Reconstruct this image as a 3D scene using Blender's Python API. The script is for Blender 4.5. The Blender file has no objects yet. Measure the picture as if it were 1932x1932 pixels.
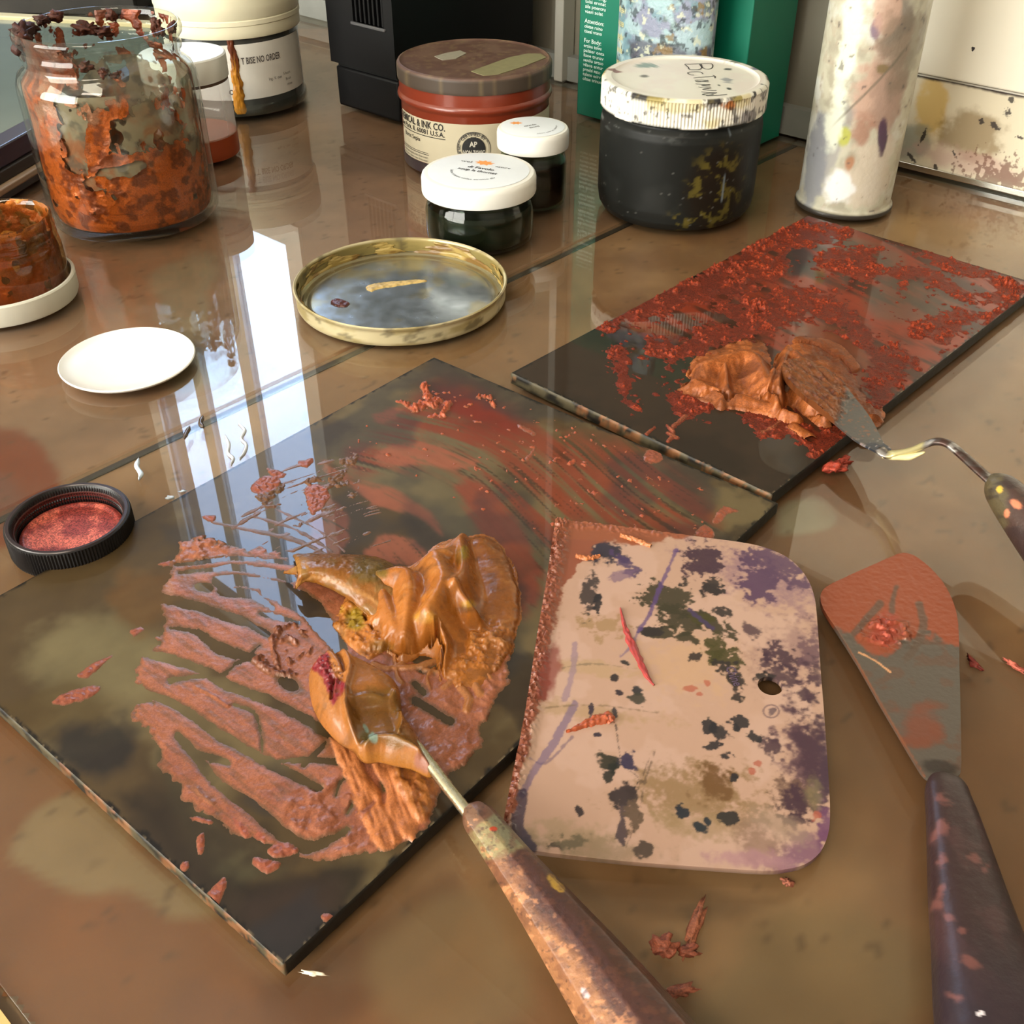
import bpy, bmesh, math, random
import numpy as np
from mathutils import Vector, Matrix

SC = bpy.context.scene
COL = SC.collection
# ------------------------------------------------------------------ camera
CAM_H, FPX, PITCH, ROLL, NPX = .26, 2043.5, math.radians(36.91), math.radians(-.158), 1932
cam_data = bpy.data.cameras.new('camera')
cam_data.sensor_width = 36.0
cam_data.lens = 36.0 * FPX / NPX
cam_data.clip_start = .01
cam = bpy.data.objects.new('camera', cam_data)
COL.objects.link(cam)
cam.location = (0, 0, CAM_H)
cam.matrix_world = Matrix.Translation((0, 0, CAM_H)) @ Matrix.Rotation(math.pi / 2 - PITCH, 4, 'X') @ Matrix.Rotation(ROLL, 4, 'Z')
SC.camera = cam
# ------------------------------------------------------------------ sky and exposure
SC.view_settings.view_transform = 'Standard'
SC.view_settings.look = 'None'
SC.view_settings.gamma = 1
SC.view_settings.exposure = 0.30
SC.view_settings.use_curve_mapping = False
world = bpy.data.worlds.new('overcast_sky')
SC.world = world
world.use_nodes = True
_bg = world.node_tree.nodes['Background']
_bg.inputs[0].default_value = (.93, .965, 1.0, 1)
_bg.inputs[1].default_value = 17.0
SC.cycles.sample_clamp_indirect = 4.0
SC.cycles.caustics_reflective = False
SC.cycles.caustics_refractive = False
SC.cycles.transparent_max_bounces = 16

# room axes: S runs along the back wall, N runs from the table front to the wall
SV = np.array([.7372, -.6757]); NV = np.array([.6757, .7372])
def sn(s, n, z=0.0):
    p = SV * s + NV * n
    return Vector((p[0], p[1], z))
ROOM = math.atan2(SV[1], SV[0])
WIN_S0, WIN_S1, WIN_Z0, WIN_Z1 = -1.475, -1.055, .275, 1.08
WALL_N = .745

def area_lamp(name, loc, size, power, color, target=None, portal=False, size_y=None):
    d = bpy.data.lights.new(name, 'AREA')
    d.energy = power; d.color = color; d.shape = 'RECTANGLE'; d.size = size; d.size_y = size_y or size
    o = bpy.data.objects.new(name, d)
    COL.objects.link(o)
    o.location = loc
    if target is not None:
        o.rotation_euler = (Vector(target) - Vector(loc)).to_track_quat('-Z', 'Y').to_euler()
    if portal: d.cycles.is_portal = True
    return o
_wc = sn((WIN_S0 + WIN_S1) / 2, WALL_N + .012, (WIN_Z0 + WIN_Z1) / 2)
area_lamp('window_portal', _wc, WIN_S1 - WIN_S0, 1, (1, 1, 1), _wc - Vector((NV[0], NV[1], 0)), True, WIN_Z1 - WIN_Z0)
FW_S0, FW_S1, FW_Z0, FW_Z1, FRONT_N = -2.3, .1, .15, 1.45, -2.2
_fc = sn((FW_S0 + FW_S1) / 2, FRONT_N - .012, (FW_Z0 + FW_Z1) / 2)
area_lamp('front_window_portal', _fc, FW_S1 - FW_S0, 1, (1, 1, 1), _fc + Vector((NV[0], NV[1], 0)), True, FW_Z1 - FW_Z0)
area_lamp('ceiling_lamp_light', sn(.35, -1.0, 1.50), .9, 26.0, (1.0, .86, .68), sn(-.1, .5, .05), size_y=.5)

# ------------------------------------------------------------------ picture <-> place
_cp, _sp = math.cos(PITCH), math.sin(PITCH)
_F = np.array([0, _cp, -_sp]); _R0 = np.array([1., 0, 0]); _U0 = np.array([0, _sp, _cp])
_R = math.cos(ROLL) * _R0 + math.sin(ROLL) * _U0
_U = -math.sin(ROLL) * _R0 + math.cos(ROLL) * _U0
_C = np.array([0, 0, CAM_H])
def ray(x, y):
    x = np.asarray(x, float); y = np.asarray(y, float)
    return _F + ((x - 966) / FPX)[..., None] * _R - ((y - 966) / FPX)[..., None] * _U
def at(x, y, z=0.0):
    d = ray(x, y); t = (np.asarray(z) - CAM_H) / d[..., 2]
    return _C + t[..., None] * d
def to_px(P):
    d = np.asarray(P, float) - _C
    w = d @ _F
    return 966 + FPX * (d @ _R) / w, 966 - FPX * (d @ _U) / w
def px_size(p):        # metres per pixel at a point
    return float((np.asarray(p) - _C) @ _F) / FPX

# ------------------------------------------------------------------ colour and noise
def lin(c):
    c = np.asarray(c, float) / 255.0
    t = np.clip((c.max(-1, keepdims=True) - .55) / .33, 0, 1)          # pigments read off the photograph's bright exposure
    return np.where(c <= .04045, c / 12.92, ((c + .055) / 1.055) ** 2.4) * (.64 + .36 * t * t * (3 - 2 * t))
def rgba(c, k=1.0):
    l = lin(c) * k
    return (float(l[0]), float(l[1]), float(l[2]), 1)
def _hash(ix, iy, iz, seed):
    h = (ix.astype(np.int64) * 374761393 + iy.astype(np.int64) * 668265263 + iz.astype(np.int64) * 2147483647 + seed * 1274126177) & 0xffffffff
    h = ((h ^ (h >> 13)) * 1274126177) & 0xffffffff
    h = ((h ^ (h >> 16)) * 2246822519) & 0xffffffff
    return ((h ^ (h >> 15)) & 0xffffff) / float(0xffffff)
def vnoise2(x, y, seed=0):
    x0 = np.floor(x); y0 = np.floor(y); fx = x - x0; fy = y - y0
    fx = fx * fx * fx * (fx * (fx * 6 - 15) + 10); fy = fy * fy * fy * (fy * (fy * 6 - 15) + 10)
    z = np.zeros_like(x0)
    a = _hash(x0, y0, z, seed); b = _hash(x0 + 1, y0, z, seed); c = _hash(x0, y0 + 1, z, seed); d = _hash(x0 + 1, y0 + 1, z, seed)
    return (a * (1 - fx) + b * fx) * (1 - fy) + (c * (1 - fx) + d * fx) * fy
def fbm(x, y, seed=0, octv=4, gain=.5):
    x = np.asarray(x, float); y = np.asarray(y, float)
    s = np.zeros(np.broadcast(x, y).shape); a = 1.0; t = 0
    for i in range(octv):
        s += a * vnoise2(x + 17.3 * i, y - 9.1 * i, seed + i); t += a
        x, y, a = x * 2.03, y * 2.03, a * gain
    return s / t                      # 0..1, mean .5
def sstep(a, b, x):
    t = np.clip((x - a) / (b - a), 0, 1)
    return t * t * (3 - 2 * t)
def mixc(base, col, m):
    return base * (1 - m[..., None]) + np.asarray(col) * m[..., None]

def smooth_poly(pts, n=4, closed=True):
    P = np.asarray(pts, float); N = len(P); out = []
    rng = range(N) if closed else range(N - 1)
    for i in rng:
        p0, p1, p2, p3 = (P[(i - 1) % N], P[i], P[(i + 1) % N], P[(i + 2) % N]) if closed else (P[max(i - 1, 0)], P[i], P[i + 1], P[min(i + 2, N - 1)])
        for k in range(n):
            t = k / n
            out.append(.5 * ((2 * p1) + (-p0 + p2) * t + (2 * p0 - 5 * p1 + 4 * p2 - p3) * t * t + (-p0 + 3 * p1 - 3 * p2 + p3) * t ** 3))
    if not closed: out.append(P[-1])
    return np.array(out)
def sdf_poly(x, y, pts, smooth=3, far=40.0):      # positive inside
    P = smooth_poly(pts, smooth) if smooth else np.asarray(pts, float)
    out = np.full(x.shape, -float(far))
    m = (x > P[:, 0].min() - far) & (x < P[:, 0].max() + far) & (y > P[:, 1].min() - far) & (y < P[:, 1].max() + far)
    if not m.any(): return out
    px, py = x[m], y[m]
    d2 = np.full(px.shape, 1e18); ins = np.zeros(px.shape, bool)
    for i in range(len(P)):
        ax, ay = P[i]; bx, by = P[(i + 1) % len(P)]
        ex, ey = bx - ax, by - ay
        L = ex * ex + ey * ey + 1e-12
        t = np.clip(((px - ax) * ex + (py - ay) * ey) / L, 0, 1)
        d2 = np.minimum(d2, (px - ax - t * ex) ** 2 + (py - ay - t * ey) ** 2)
        if ay != by:
            ins ^= ((ay > py) != (by > py)) & (px < (bx - ax) * (py - ay) / (by - ay) + ax)
    d = np.sqrt(d2)
    out[m] = np.where(ins, d, -d)
    return out
def stroke(x, y, pts, w, far=30.0):               # half width w (number or one per point) minus distance
    P = np.asarray(pts, float); W = np.full(len(P), float(w)) if np.isscalar(w) else np.asarray(w, float)
    Q = smooth_poly(np.column_stack([P, W]), 4, False) if len(P) > 2 else np.column_stack([P, W])
    out = np.full(x.shape, -float(far))
    g = far + W.max()
    m = (x > Q[:, 0].min() - g) & (x < Q[:, 0].max() + g) & (y > Q[:, 1].min() - g) & (y < Q[:, 1].max() + g)
    if not m.any(): return out
    px, py = x[m], y[m]; best = np.full(px.shape, -float(far))
    for a, b in zip(Q[:-1], Q[1:]):
        ex, ey = b[0] - a[0], b[1] - a[1]
        t = np.clip(((px - a[0]) * ex + (py - a[1]) * ey) / (ex * ex + ey * ey + 1e-12), 0, 1)
        best = np.maximum(best, a[2] + t * (b[2] - a[2]) - np.hypot(px - a[0] - t * ex, py - a[1] - t * ey))
    out[m] = best
    return out
def blob(x, y, cx, cy, rx, ry, rot=0.0):          # ~1 at the middle, 0 on the rim, negative outside
    c, s = math.cos(math.radians(rot)), math.sin(math.radians(rot))
    u = ((x - cx) * c + (y - cy) * s) / rx; v = (-(x - cx) * s + (y - cy) * c) / ry
    return 1 - np.sqrt(u * u + v * v)

# ------------------------------------------------------------------ materials
MATS = {}
def _nodes(name):
    m = bpy.data.materials.new(name); m.use_nodes = True
    nt = m.node_tree
    return m, nt, nt.nodes['Principled BSDF'], nt.nodes['Material Output']
def mat(name, color=(200, 200, 200), rough=.5, metal=0.0, spec=.5, attr=False, bump=0.0, bscale=400.0, var=0.0, vscale=60.0,
        coat=0.0, sparkle=0.0, rough_var=0.0, trans=0.0, sub=0.0, alpha=1.0, coat_rough=.08, cut=False):
    if name in MATS: return MATS[name]
    m, nt, b, out = _nodes(name)
    N, L = nt.nodes, nt.links
    b.inputs['Roughness'].default_value = rough
    b.inputs['Metallic'].default_value = metal
    b.inputs['Specular IOR Level'].default_value = spec
    b.inputs['Coat Weight'].default_value = coat
    b.inputs['Coat Roughness'].default_value = coat_rough
    b.inputs['Transmission Weight'].default_value = trans
    b.inputs['Alpha'].default_value = alpha
    if sub: b.inputs['Subsurface Weight'].default_value = sub; b.inputs['Subsurface Scale'].default_value = .003
    tc = N.new('ShaderNodeTexCoord')
    if attr:
        a = N.new('ShaderNodeAttribute'); a.attribute_name = 'Col'; c = a.outputs['Color']
        if cut:                                      # the film ends where its thickness runs out
            r = N.new('ShaderNodeMapRange'); r.inputs['From Min'].default_value = .48; r.inputs['From Max'].default_value = .56; r.inputs['To Max'].default_value = alpha
            L.new(a.outputs['Alpha'], r.inputs['Value']); L.new(r.outputs[0], b.inputs['Alpha'])
    else:
        a = N.new('ShaderNodeRGB'); a.outputs[0].default_value = rgba(color); c = a.outputs[0]
    def noise(scale, detail=4):
        n = N.new('ShaderNodeTexNoise'); n.inputs['Scale'].default_value = scale; n.inputs['Detail'].default_value = detail
        L.new(tc.outputs['Object'], n.inputs['Vector']); return n
    def scaled(c, fac, lo, hi):
        r = N.new('ShaderNodeMapRange'); r.inputs['From Min'].default_value = .25; r.inputs['From Max'].default_value = .75
        r.inputs['To Min'].default_value = lo; r.inputs['To Max'].default_value = hi
        L.new(fac, r.inputs['Value'])
        x = N.new('ShaderNodeVectorMath'); x.operation = 'SCALE'
        L.new(c, x.inputs[0]); L.new(r.outputs[0], x.inputs['Scale']); return x.outputs[0]
    if var: c = scaled(c, noise(vscale, 5).outputs['Fac'], 1 - var, 1 + var)
    if sparkle:
        v = N.new('ShaderNodeTexVoronoi'); v.inputs['Scale'].default_value = 2300
        L.new(tc.outputs['Object'], v.inputs['Vector'])
        sx = N.new('ShaderNodeSeparateColor'); L.new(v.outputs['Color'], sx.inputs[0])
        c = scaled(c, sx.outputs[0], 1 - sparkle * .5, 1 + sparkle)
    L.new(c, b.inputs['Base Color'])
    if rough_var:
        n = noise(vscale * 2.1, 5)
        r = N.new('ShaderNodeMapRange'); r.inputs['From Min'].default_value = .3; r.inputs['From Max'].default_value = .7
        r.inputs['To Min'].default_value = max(.02, rough - rough_var); r.inputs['To Max'].default_value = min(1, rough + rough_var)
        L.new(n.outputs['Fac'], r.inputs['Value']); L.new(r.outputs[0], b.inputs['Roughness'])
    if bump:
        n = noise(bscale, 5)
        bp = N.new('ShaderNodeBump'); bp.inputs['Strength'].default_value = bump; bp.inputs['Distance'].default_value = .4 / bscale
        L.new(n.outputs['Fac'], bp.inputs['Height']); L.new(bp.outputs[0], b.inputs['Normal'])
    MATS[name] = m
    return m
def glass_mat(name, tint=(235, 245, 240), rough=.02, body=0.0, body_color=(120, 130, 120), ior=1.45, wavy=0.0, dirt=0.0):
    """thin clear glass: Fresnel mirror over a see-through (optionally filmed) body"""
    if name in MATS: return MATS[name]
    m, nt, b, out = _nodes(name)
    N, L = nt.nodes, nt.links
    N.remove(b)
    tr = N.new('ShaderNodeBsdfTransparent'); tr.inputs[0].default_value = rgba(tint)
    gl = N.new('ShaderNodeBsdfGlossy'); gl.inputs['Roughness'].default_value = rough
    fr = N.new('ShaderNodeFresnel'); ge = N.new('ShaderNodeNewGeometry')
    ir = N.new('ShaderNodeMapRange'); ir.inputs['To Min'].default_value = ior; ir.inputs['To Max'].default_value = 1 / ior
    L.new(ge.outputs['Backfacing'], ir.inputs['Value']); L.new(ir.outputs[0], fr.inputs[0])
    base = tr.outputs[0]
    tc = N.new('ShaderNodeTexCoord')
    if body or dirt:
        df = N.new('ShaderNodeBsdfDiffuse'); df.inputs[0].default_value = rgba(body_color)
        mx = N.new('ShaderNodeMixShader'); mx.inputs[0].default_value = body
        if dirt:
            n = N.new('ShaderNodeTexNoise'); n.inputs['Scale'].default_value = 28; n.inputs['Detail'].default_value = 6
            L.new(tc.outputs['Object'], n.inputs['Vector'])
            r = N.new('ShaderNodeMapRange'); r.inputs['From Min'].default_value = .42; r.inputs['From Max'].default_value = .72
            r.inputs['To Min'].default_value = body; r.inputs['To Max'].default_value = min(1, body + dirt)
            L.new(n.outputs['Fac'], r.inputs['Value']); L.new(r.outputs[0], mx.inputs[0])
        L.new(tr.outputs[0], mx.inputs[1]); L.new(df.outputs[0], mx.inputs[2]); base = mx.outputs[0]
    if wavy:
        n = N.new('ShaderNodeTexNoise'); n.inputs['Scale'].default_value = 9; n.inputs['Detail'].default_value = 2
        L.new(tc.outputs['Object'], n.inputs['Vector'])
        bp = N.new('ShaderNodeBump'); bp.inputs['Strength'].default_value = 1; bp.inputs['Distance'].default_value = wavy
        L.new(n.outputs['Fac'], bp.inputs['Height']); L.new(bp.outputs[0], gl.inputs['Normal'])
    mix = N.new('ShaderNodeMixShader')
    L.new(fr.outputs[0], mix.inputs[0]); L.new(base, mix.inputs[1]); L.new(gl.outputs[0], mix.inputs[2])
    L.new(mix.outputs[0], out.inputs[0])
    MATS[name] = m
    return m

# ------------------------------------------------------------------ objects
def tag(o, label=None, cat=None, group=None, kind=None):
    if label: o['label'] = label
    if cat: o['category'] = cat
    if group: o['group'] = group
    if kind: o['kind'] = kind
    return o
def thing(name, label, cat, loc=(0, 0, 0), rz=0.0, group=None):
    o = bpy.data.objects.new(name, None); COL.objects.link(o)
    o.location = loc; o.rotation_euler = (0, 0, rz); o.empty_display_size = .02
    return tag(o, label, cat, group)
def mesh_obj(name, V, F, m, parent=None, smooth=True, col=None, sharp=None, loc=None, label=None):
    me = bpy.data.meshes.new(name)
    V = np.asarray(V, np.float32)
    if isinstance(F, np.ndarray):
        k = F.shape[1]
        me.vertices.add(len(V)); me.vertices.foreach_set('co', V.ravel())
        me.loops.add(F.size); me.loops.foreach_set('vertex_index', F.astype(np.int32).ravel())
        me.polygons.add(len(F))
        me.polygons.foreach_set('loop_start', np.arange(0, F.size, k, dtype=np.int32))
        me.polygons.foreach_set('loop_total', np.full(len(F), k, np.int32))
    else:
        me.from_pydata(V.tolist(), [], F)
    me.update(calc_edges=True)
    if me.validate(): pass
    if smooth:
        me.polygons.foreach_set('use_smooth', np.ones(len(me.polygons), bool))
        if sharp: me.set_sharp_from_angle(angle=math.radians(sharp))
    if col is not None and len(col) == len(me.vertices):
        c = np.ones((len(V), 4), np.float32); c[:, :col.shape[1]] = col
        a = me.color_attributes.new('Col', 'FLOAT_COLOR', 'POINT')
        a.data.foreach_set('color', c.ravel())
    if m is not None: me.materials.append(m)
    o = bpy.data.objects.new(name, me); COL.objects.link(o)
    if parent is not None: o.parent = parent
    if loc is not None: o.location = loc
    if label: o['label'] = label
    return o
def grid_faces(nu, nv, wrap=False):
    i = np.arange(nu - 1)[:, None]; j = np.arange(nv if wrap else nv - 1)[None, :]
    j2 = (j + 1) % nv
    return np.stack(np.broadcast_arrays(i * nv + j, i * nv + j2, (i + 1) * nv + j2, (i + 1) * nv + j), -1).reshape(-1, 4)
def lathe(name, prof, m, parent=None, n=96, loc=None, colfn=None, knurl=None, sharp=35, cap0=True, cap1=True, label=None, ell=1.0):
    """prof: list of (r, z) from bottom/outside; knurl=(z0,z1,count,depth)"""
    P = np.asarray(prof, float)
    th = np.linspace(0, 2 * np.pi, n, endpoint=False)
    r = np.repeat(P[:, 0:1], n, 1); z = np.repeat(P[:, 1:2], n, 1)
    if knurl:
        z0, z1, cnt, dep = knurl
        w = ((P[:, 1] > z0) & (P[:, 1] < z1)).astype(float)[:, None]
        r = r - w * dep * (.5 - .5 * np.cos(th * cnt))[None, :]
    x = r * np.cos(th); y = r * np.sin(th) * ell
    V = np.stack([x, y, z], -1).reshape(-1, 3)
    F = grid_faces(len(P), n, True)
    col = None
    if colfn: col = colfn(np.broadcast_to(th, r.shape).ravel(), z.ravel(), r.ravel())
    F = [tuple(f) for f in F.tolist()]
    if cap0 and P[0, 0] > 1e-6: F.append(tuple(range(n - 1, -1, -1)))
    if cap1 and P[-1, 0] > 1e-6: F.append(tuple(range((len(P) - 1) * n, len(P) * n)))
    return mesh_obj(name, V, F, m, parent, True, col, sharp, loc, label)
def dense(prof, step):
    out = [prof[0]]
    for a, b in zip(prof[:-1], prof[1:]):
        k = max(1, int(math.ceil(math.hypot(b[0] - a[0], b[1] - a[1]) / step)))
        for i in range(1, k + 1): out.append((a[0] + (b[0] - a[0]) * i / k, a[1] + (b[1] - a[1]) * i / k))
    return out
def box(name, lo, hi, m, parent=None, bevel=0.0, loc=None, rz=None, label=None, seg=2):
    bm = bmesh.new()
    bmesh.ops.create_cube(bm, size=1)
    for v in bm.verts:
        v.co = Vector([(lo[i] + hi[i]) / 2 + v.co[i] * (hi[i] - lo[i]) for i in range(3)])
    if bevel: bmesh.ops.bevel(bm, geom=list(bm.edges), offset=bevel, segments=seg, affect='EDGES', profile=.7)
    me = bpy.data.meshes.new(name); bm.to_mesh(me); bm.free()
    ar = np.array([f.area for f in me.polygons]); sm = np.ones(len(ar), bool); sm[np.argsort(-ar)[:6]] = False
    me.polygons.foreach_set('use_smooth', sm)
    me.materials.append(m)
    o = bpy.data.objects.new(name, me); COL.objects.link(o)
    if parent is not None: o.parent = parent
    if loc is not None: o.location = loc
    if rz is not None: o.rotation_euler = (0, 0, rz)
    if label: o['label'] = label
    return o
def boxes(name, L, m, parent=None, loc=None, rz=None):
    V, F = [], []
    for lo, hi in L:
        b = len(V)
        V += [(x, y, z) for x in (lo[0], hi[0]) for y in (lo[1], hi[1]) for z in (lo[2], hi[2])]
        F += [tuple(b + i for i in q) for q in ((0, 1, 3, 2), (4, 6, 7, 5), (0, 4, 5, 1), (2, 3, 7, 6), (0, 2, 6, 4), (1, 5, 7, 3))]
    o = mesh_obj(name, V, F, m, parent, False)
    if loc is not None: o.location = loc
    if rz is not None: o.rotation_euler = (0, 0, rz)
    return o
def sweep(name, path, radii, m, parent=None, n=16, closed_ends=True, section=None, colfn=None, up=(0, 0, 1), sharp=None, label=None):
    """path: Nx3 points, radii: N x (across, up) half sizes; section: unit outline"""
    P = np.asarray(path, float); R = np.asarray(radii, float)
    if R.ndim == 1: R = np.stack([R, R], 1)
    if section is None:
        t = np.linspace(0, 2 * np.pi, n, endpoint=False); section = np.stack([np.cos(t), np.sin(t)], 1)
    section = np.asarray(section, float); n = len(section)
    T = np.gradient(P, axis=0); T /= np.linalg.norm(T, axis=1)[:, None] + 1e-12
    rows = []
    for p, t, r in zip(P, T, R):
        a = np.cross(t, up); a /= np.linalg.norm(a) + 1e-12
        b = np.cross(a, t)
        rows.append(p + section[:, 0:1] * r[0] * a + section[:, 1:2] * r[1] * b)
    V = np.concatenate(rows)
    F = [tuple(f) for f in grid_faces(len(P), n, True).tolist()]
    if closed_ends:
        F.append(tuple(range(n - 1, -1, -1))); F.append(tuple(range((len(P) - 1) * n, len(P) * n)))
    col = colfn(V) if colfn else None
    return mesh_obj(name, V, F, m, parent, True, col, sharp, None, label)
def resample(pts, n):
    P = smooth_poly(pts, 8, False)
    d = np.r_[0, np.cumsum(np.linalg.norm(np.diff(P, axis=0), axis=1))]
    q = np.linspace(0, d[-1], n)
    return np.stack([np.interp(q, d, P[:, k]) for k in range(P.shape[1])], 1)
def to_local(parent, V):
    """world points into the frame of an Empty placed with location and z turn"""
    V = np.asarray(V, float) - np.array(parent.location)
    c, s = math.cos(-parent.rotation_euler[2]), math.sin(-parent.rotation_euler[2])
    return np.stack([V[:, 0] * c - V[:, 1] * s, V[:, 0] * s + V[:, 1] * c, V[:, 2]], 1)
def sdf_slab(name, GX, GY, sd, top, bot, m, parent=None, colfn=None, sharp=50, label=None, place=None):
    """solid whose outline is sd=0 on the grid; top/bot give z from (x, y)"""
    step = abs(GX[0, 1] - GX[0, 0]) if GX[0, 1] != GX[0, 0] else abs(GX[1, 0] - GX[0, 0])
    gy, gx = np.gradient(sd)
    if GX[0, 1] == GX[0, 0]: gx, gy = gy, gx
    gx = gx / step; gy = gy / step
    g2 = np.maximum(np.hypot(gx, gy), .3)
    ins = sd > 0
    q = lambda A: np.stack([A[:-1, :-1], A[:-1, 1:], A[1:, 1:], A[1:, :-1]], -1)
    keep = q(ins).all(-1)
    for _ in range(2):                               # drop spurs: a kept cell needs two kept neighbours
        k = np.pad(keep, 1).astype(int); keep &= (k[:-2, 1:-1] + k[2:, 1:-1] + k[1:-1, :-2] + k[1:-1, 2:]) >= 2
    cnt = np.zeros(GX.shape, int)
    for dj in (0, 1):
        for di in (0, 1): cnt[dj:dj + keep.shape[0], di:di + keep.shape[1]] += keep
    rim = (cnt > 0) & (cnt < 4)                      # the staircase of outer vertices goes onto the outline
    X = np.where(rim, GX - sd * gx / g2 ** 2, GX); Y = np.where(rim, GY - sd * gy / g2 ** 2, GY)
    idx = np.arange(GX.size).reshape(GX.shape)
    F = q(idx)[keep]
    used, inv = np.unique(F, return_inverse=True); F = inv.reshape(-1, 4)
    x = X.ravel()[used]; y = Y.ravel()[used]
    a = (x[F[:, 1]] - x[F[:, 0]]) * (y[F[:, 2]] - y[F[:, 0]]) - (x[F[:, 2]] - x[F[:, 0]]) * (y[F[:, 1]] - y[F[:, 0]])
    if np.median(a) < 0: F = F[:, ::-1]
    n = len(x)
    Vt = np.stack([x, y, top(x, y)], 1); Vb = np.stack([x, y, bot(x, y)], 1)
    E = np.concatenate([F[:, [0, 1]], F[:, [1, 2]], F[:, [2, 3]], F[:, [3, 0]]])
    key = np.sort(E, 1); _, first, cnt = np.unique(key[:, 0] * n + key[:, 1], return_index=True, return_counts=True)
    B = E[first[cnt == 1]]
    side = np.stack([B[:, 1], B[:, 0], B[:, 0] + n, B[:, 1] + n], 1)
    V = np.concatenate([Vt, Vb]); FF = np.concatenate([F, F[:, ::-1] + n, side])
    if place is not None: V = place(V)
    col = colfn(V) if colfn else None
    return mesh_obj(name, V, FF, m, parent, True, col, sharp, None, label)
_txt = {}
def text_geo(s, bold=0.0):
    """flat letters as (V, F), one unit high, starting at x=0"""
    k = (s, bold)
    if k in _txt: return _txt[k]
    cu = bpy.data.curves.new('letters', 'FONT'); cu.body = s; cu.size = 1; cu.offset = bold; cu.resolution_u = 2
    cu.fill_mode = 'FRONT'
    o = bpy.data.objects.new('letters', cu); COL.objects.link(o)
    bpy.context.view_layer.update()
    dg = bpy.context.evaluated_depsgraph_get()
    me = bpy.data.meshes.new_from_object(o.evaluated_get(dg))
    V = np.array([v.co[:] for v in me.vertices]) if len(me.vertices) else np.zeros((0, 3))
    F = [tuple(p.vertices) for p in me.polygons]
    bpy.data.objects.remove(o); bpy.data.curves.remove(cu); bpy.data.meshes.remove(me)
    _txt[k] = (V, F)
    return V, F
class Letters:
    """collects flat words, then links them as one mesh through a mapping of (x, y) to the surface"""
    def __init__(self): self.V, self.F = [], []
    def add(self, s, x, y, h, w=1.0, bold=0.0, rot=0.0, fit=None, arc=None):
        V, F = text_geo(s, bold)
        if not len(V): return self
        V = V.copy()
        if fit: w = fit / (V[:, 0].max() * h)
        V = V * np.array([h * w, h, 1])
        if arc:                                       # arc = (cx, cy, radius, start angle, direction)
            cx, cy, r, a0, dr = arc
            a = a0 + dr * V[:, 0] / r; rr = r - dr * V[:, 1]
            if dr < 0: rr = r + V[:, 1]
            V[:, 0] = cx + rr * np.cos(a); V[:, 1] = cy + rr * np.sin(a)
        else:
            c, q = math.cos(rot), math.sin(rot)
            V = np.stack([x + V[:, 0] * c - V[:, 1] * q, y + V[:, 0] * q + V[:, 1] * c, V[:, 2]], 1)
        b = sum(len(v) for v in self.V)
        self.V.append(V); self.F += [tuple(i + b for i in f) for f in F]
        return self
    def bar(self, x0, y0, x1, y1, n=12):
        b = sum(len(v) for v in self.V); xs = np.linspace(x0, x1, n)
        self.V.append(np.array([(x, y, 0) for x in xs for y in (y0, y1)]))
        self.F += [(b + 2 * i, b + 2 * i + 2, b + 2 * i + 3, b + 2 * i + 1) for i in range(n - 1)]
        return self
    def poly(self, pts):
        b = sum(len(v) for v in self.V)
        self.V.append(np.array([(p[0], p[1], 0) for p in pts])); self.F.append(tuple(range(b, b + len(pts))))
        return self
    def line(self, pts, w):
        P = np.asarray(pts, float); T = np.gradient(P, axis=0); T /= np.linalg.norm(T, axis=1)[:, None] + 1e-9
        Nn = np.stack([-T[:, 1], T[:, 0]], 1); b = sum(len(v) for v in self.V)
        Q = np.stack([P - Nn * w / 2, P + Nn * w / 2], 1).reshape(-1, 2)
        self.V.append(np.column_stack([Q, np.zeros(len(Q))]))
        self.F += [(b + 2 * i, b + 2 * i + 2, b + 2 * i + 3, b + 2 * i + 1) for i in range(len(P) - 1)]
        return self
    def ring(self, cx, cy, r0, r1, a0=0, a1=2 * math.pi, n=48):
        t = np.linspace(a0, a1, n); b = sum(len(v) for v in self.V)
        self.V.append(np.array([(cx + r * math.cos(a), cy + r * math.sin(a), 0) for a in t for r in (r0, r1)]))
        self.F += [(b + 2 * i, b + 2 * i + 2, b + 2 * i + 3, b + 2 * i + 1) for i in range(n - 1)]
        return self
    def build(self, name, fn, m, parent, label=None):
        V = np.concatenate(self.V)
        return mesh_obj(name, fn(V), self.F, m, parent, False, label=label)
def on_cyl(R, th0, z0, lift=.00025):
    """x runs round the cylinder anticlockwise seen from above (left to right from outside)"""
    return lambda V: np.stack([(R + lift + V[:, 2]) * np.cos(th0 + V[:, 0] / R), (R + lift + V[:, 2]) * np.sin(th0 + V[:, 0] / R), z0 + V[:, 1]], 1)
def cyl_patch(name, R, th0, w, z0, z1, m, parent, n=40, lift=.00015, label=None):
    t = th0 + np.linspace(0, w, n) / R
    V = np.concatenate([np.stack([(R + lift) * np.cos(t), (R + lift) * np.sin(t), np.full(n, z)], 1) for z in (z0, z1)])
    F = [(i, i + 1, n + i + 1, n + i) for i in range(n - 1)]
    return mesh_obj(name, V, F, m, parent, True, label=label)
def facing(cx, cy, x_px, y_px, z=0.0):
    """angle round a vertical axis of the point of it seen at a pixel (nearest side)"""
    return math.atan2(-cy, -cx)
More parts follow.
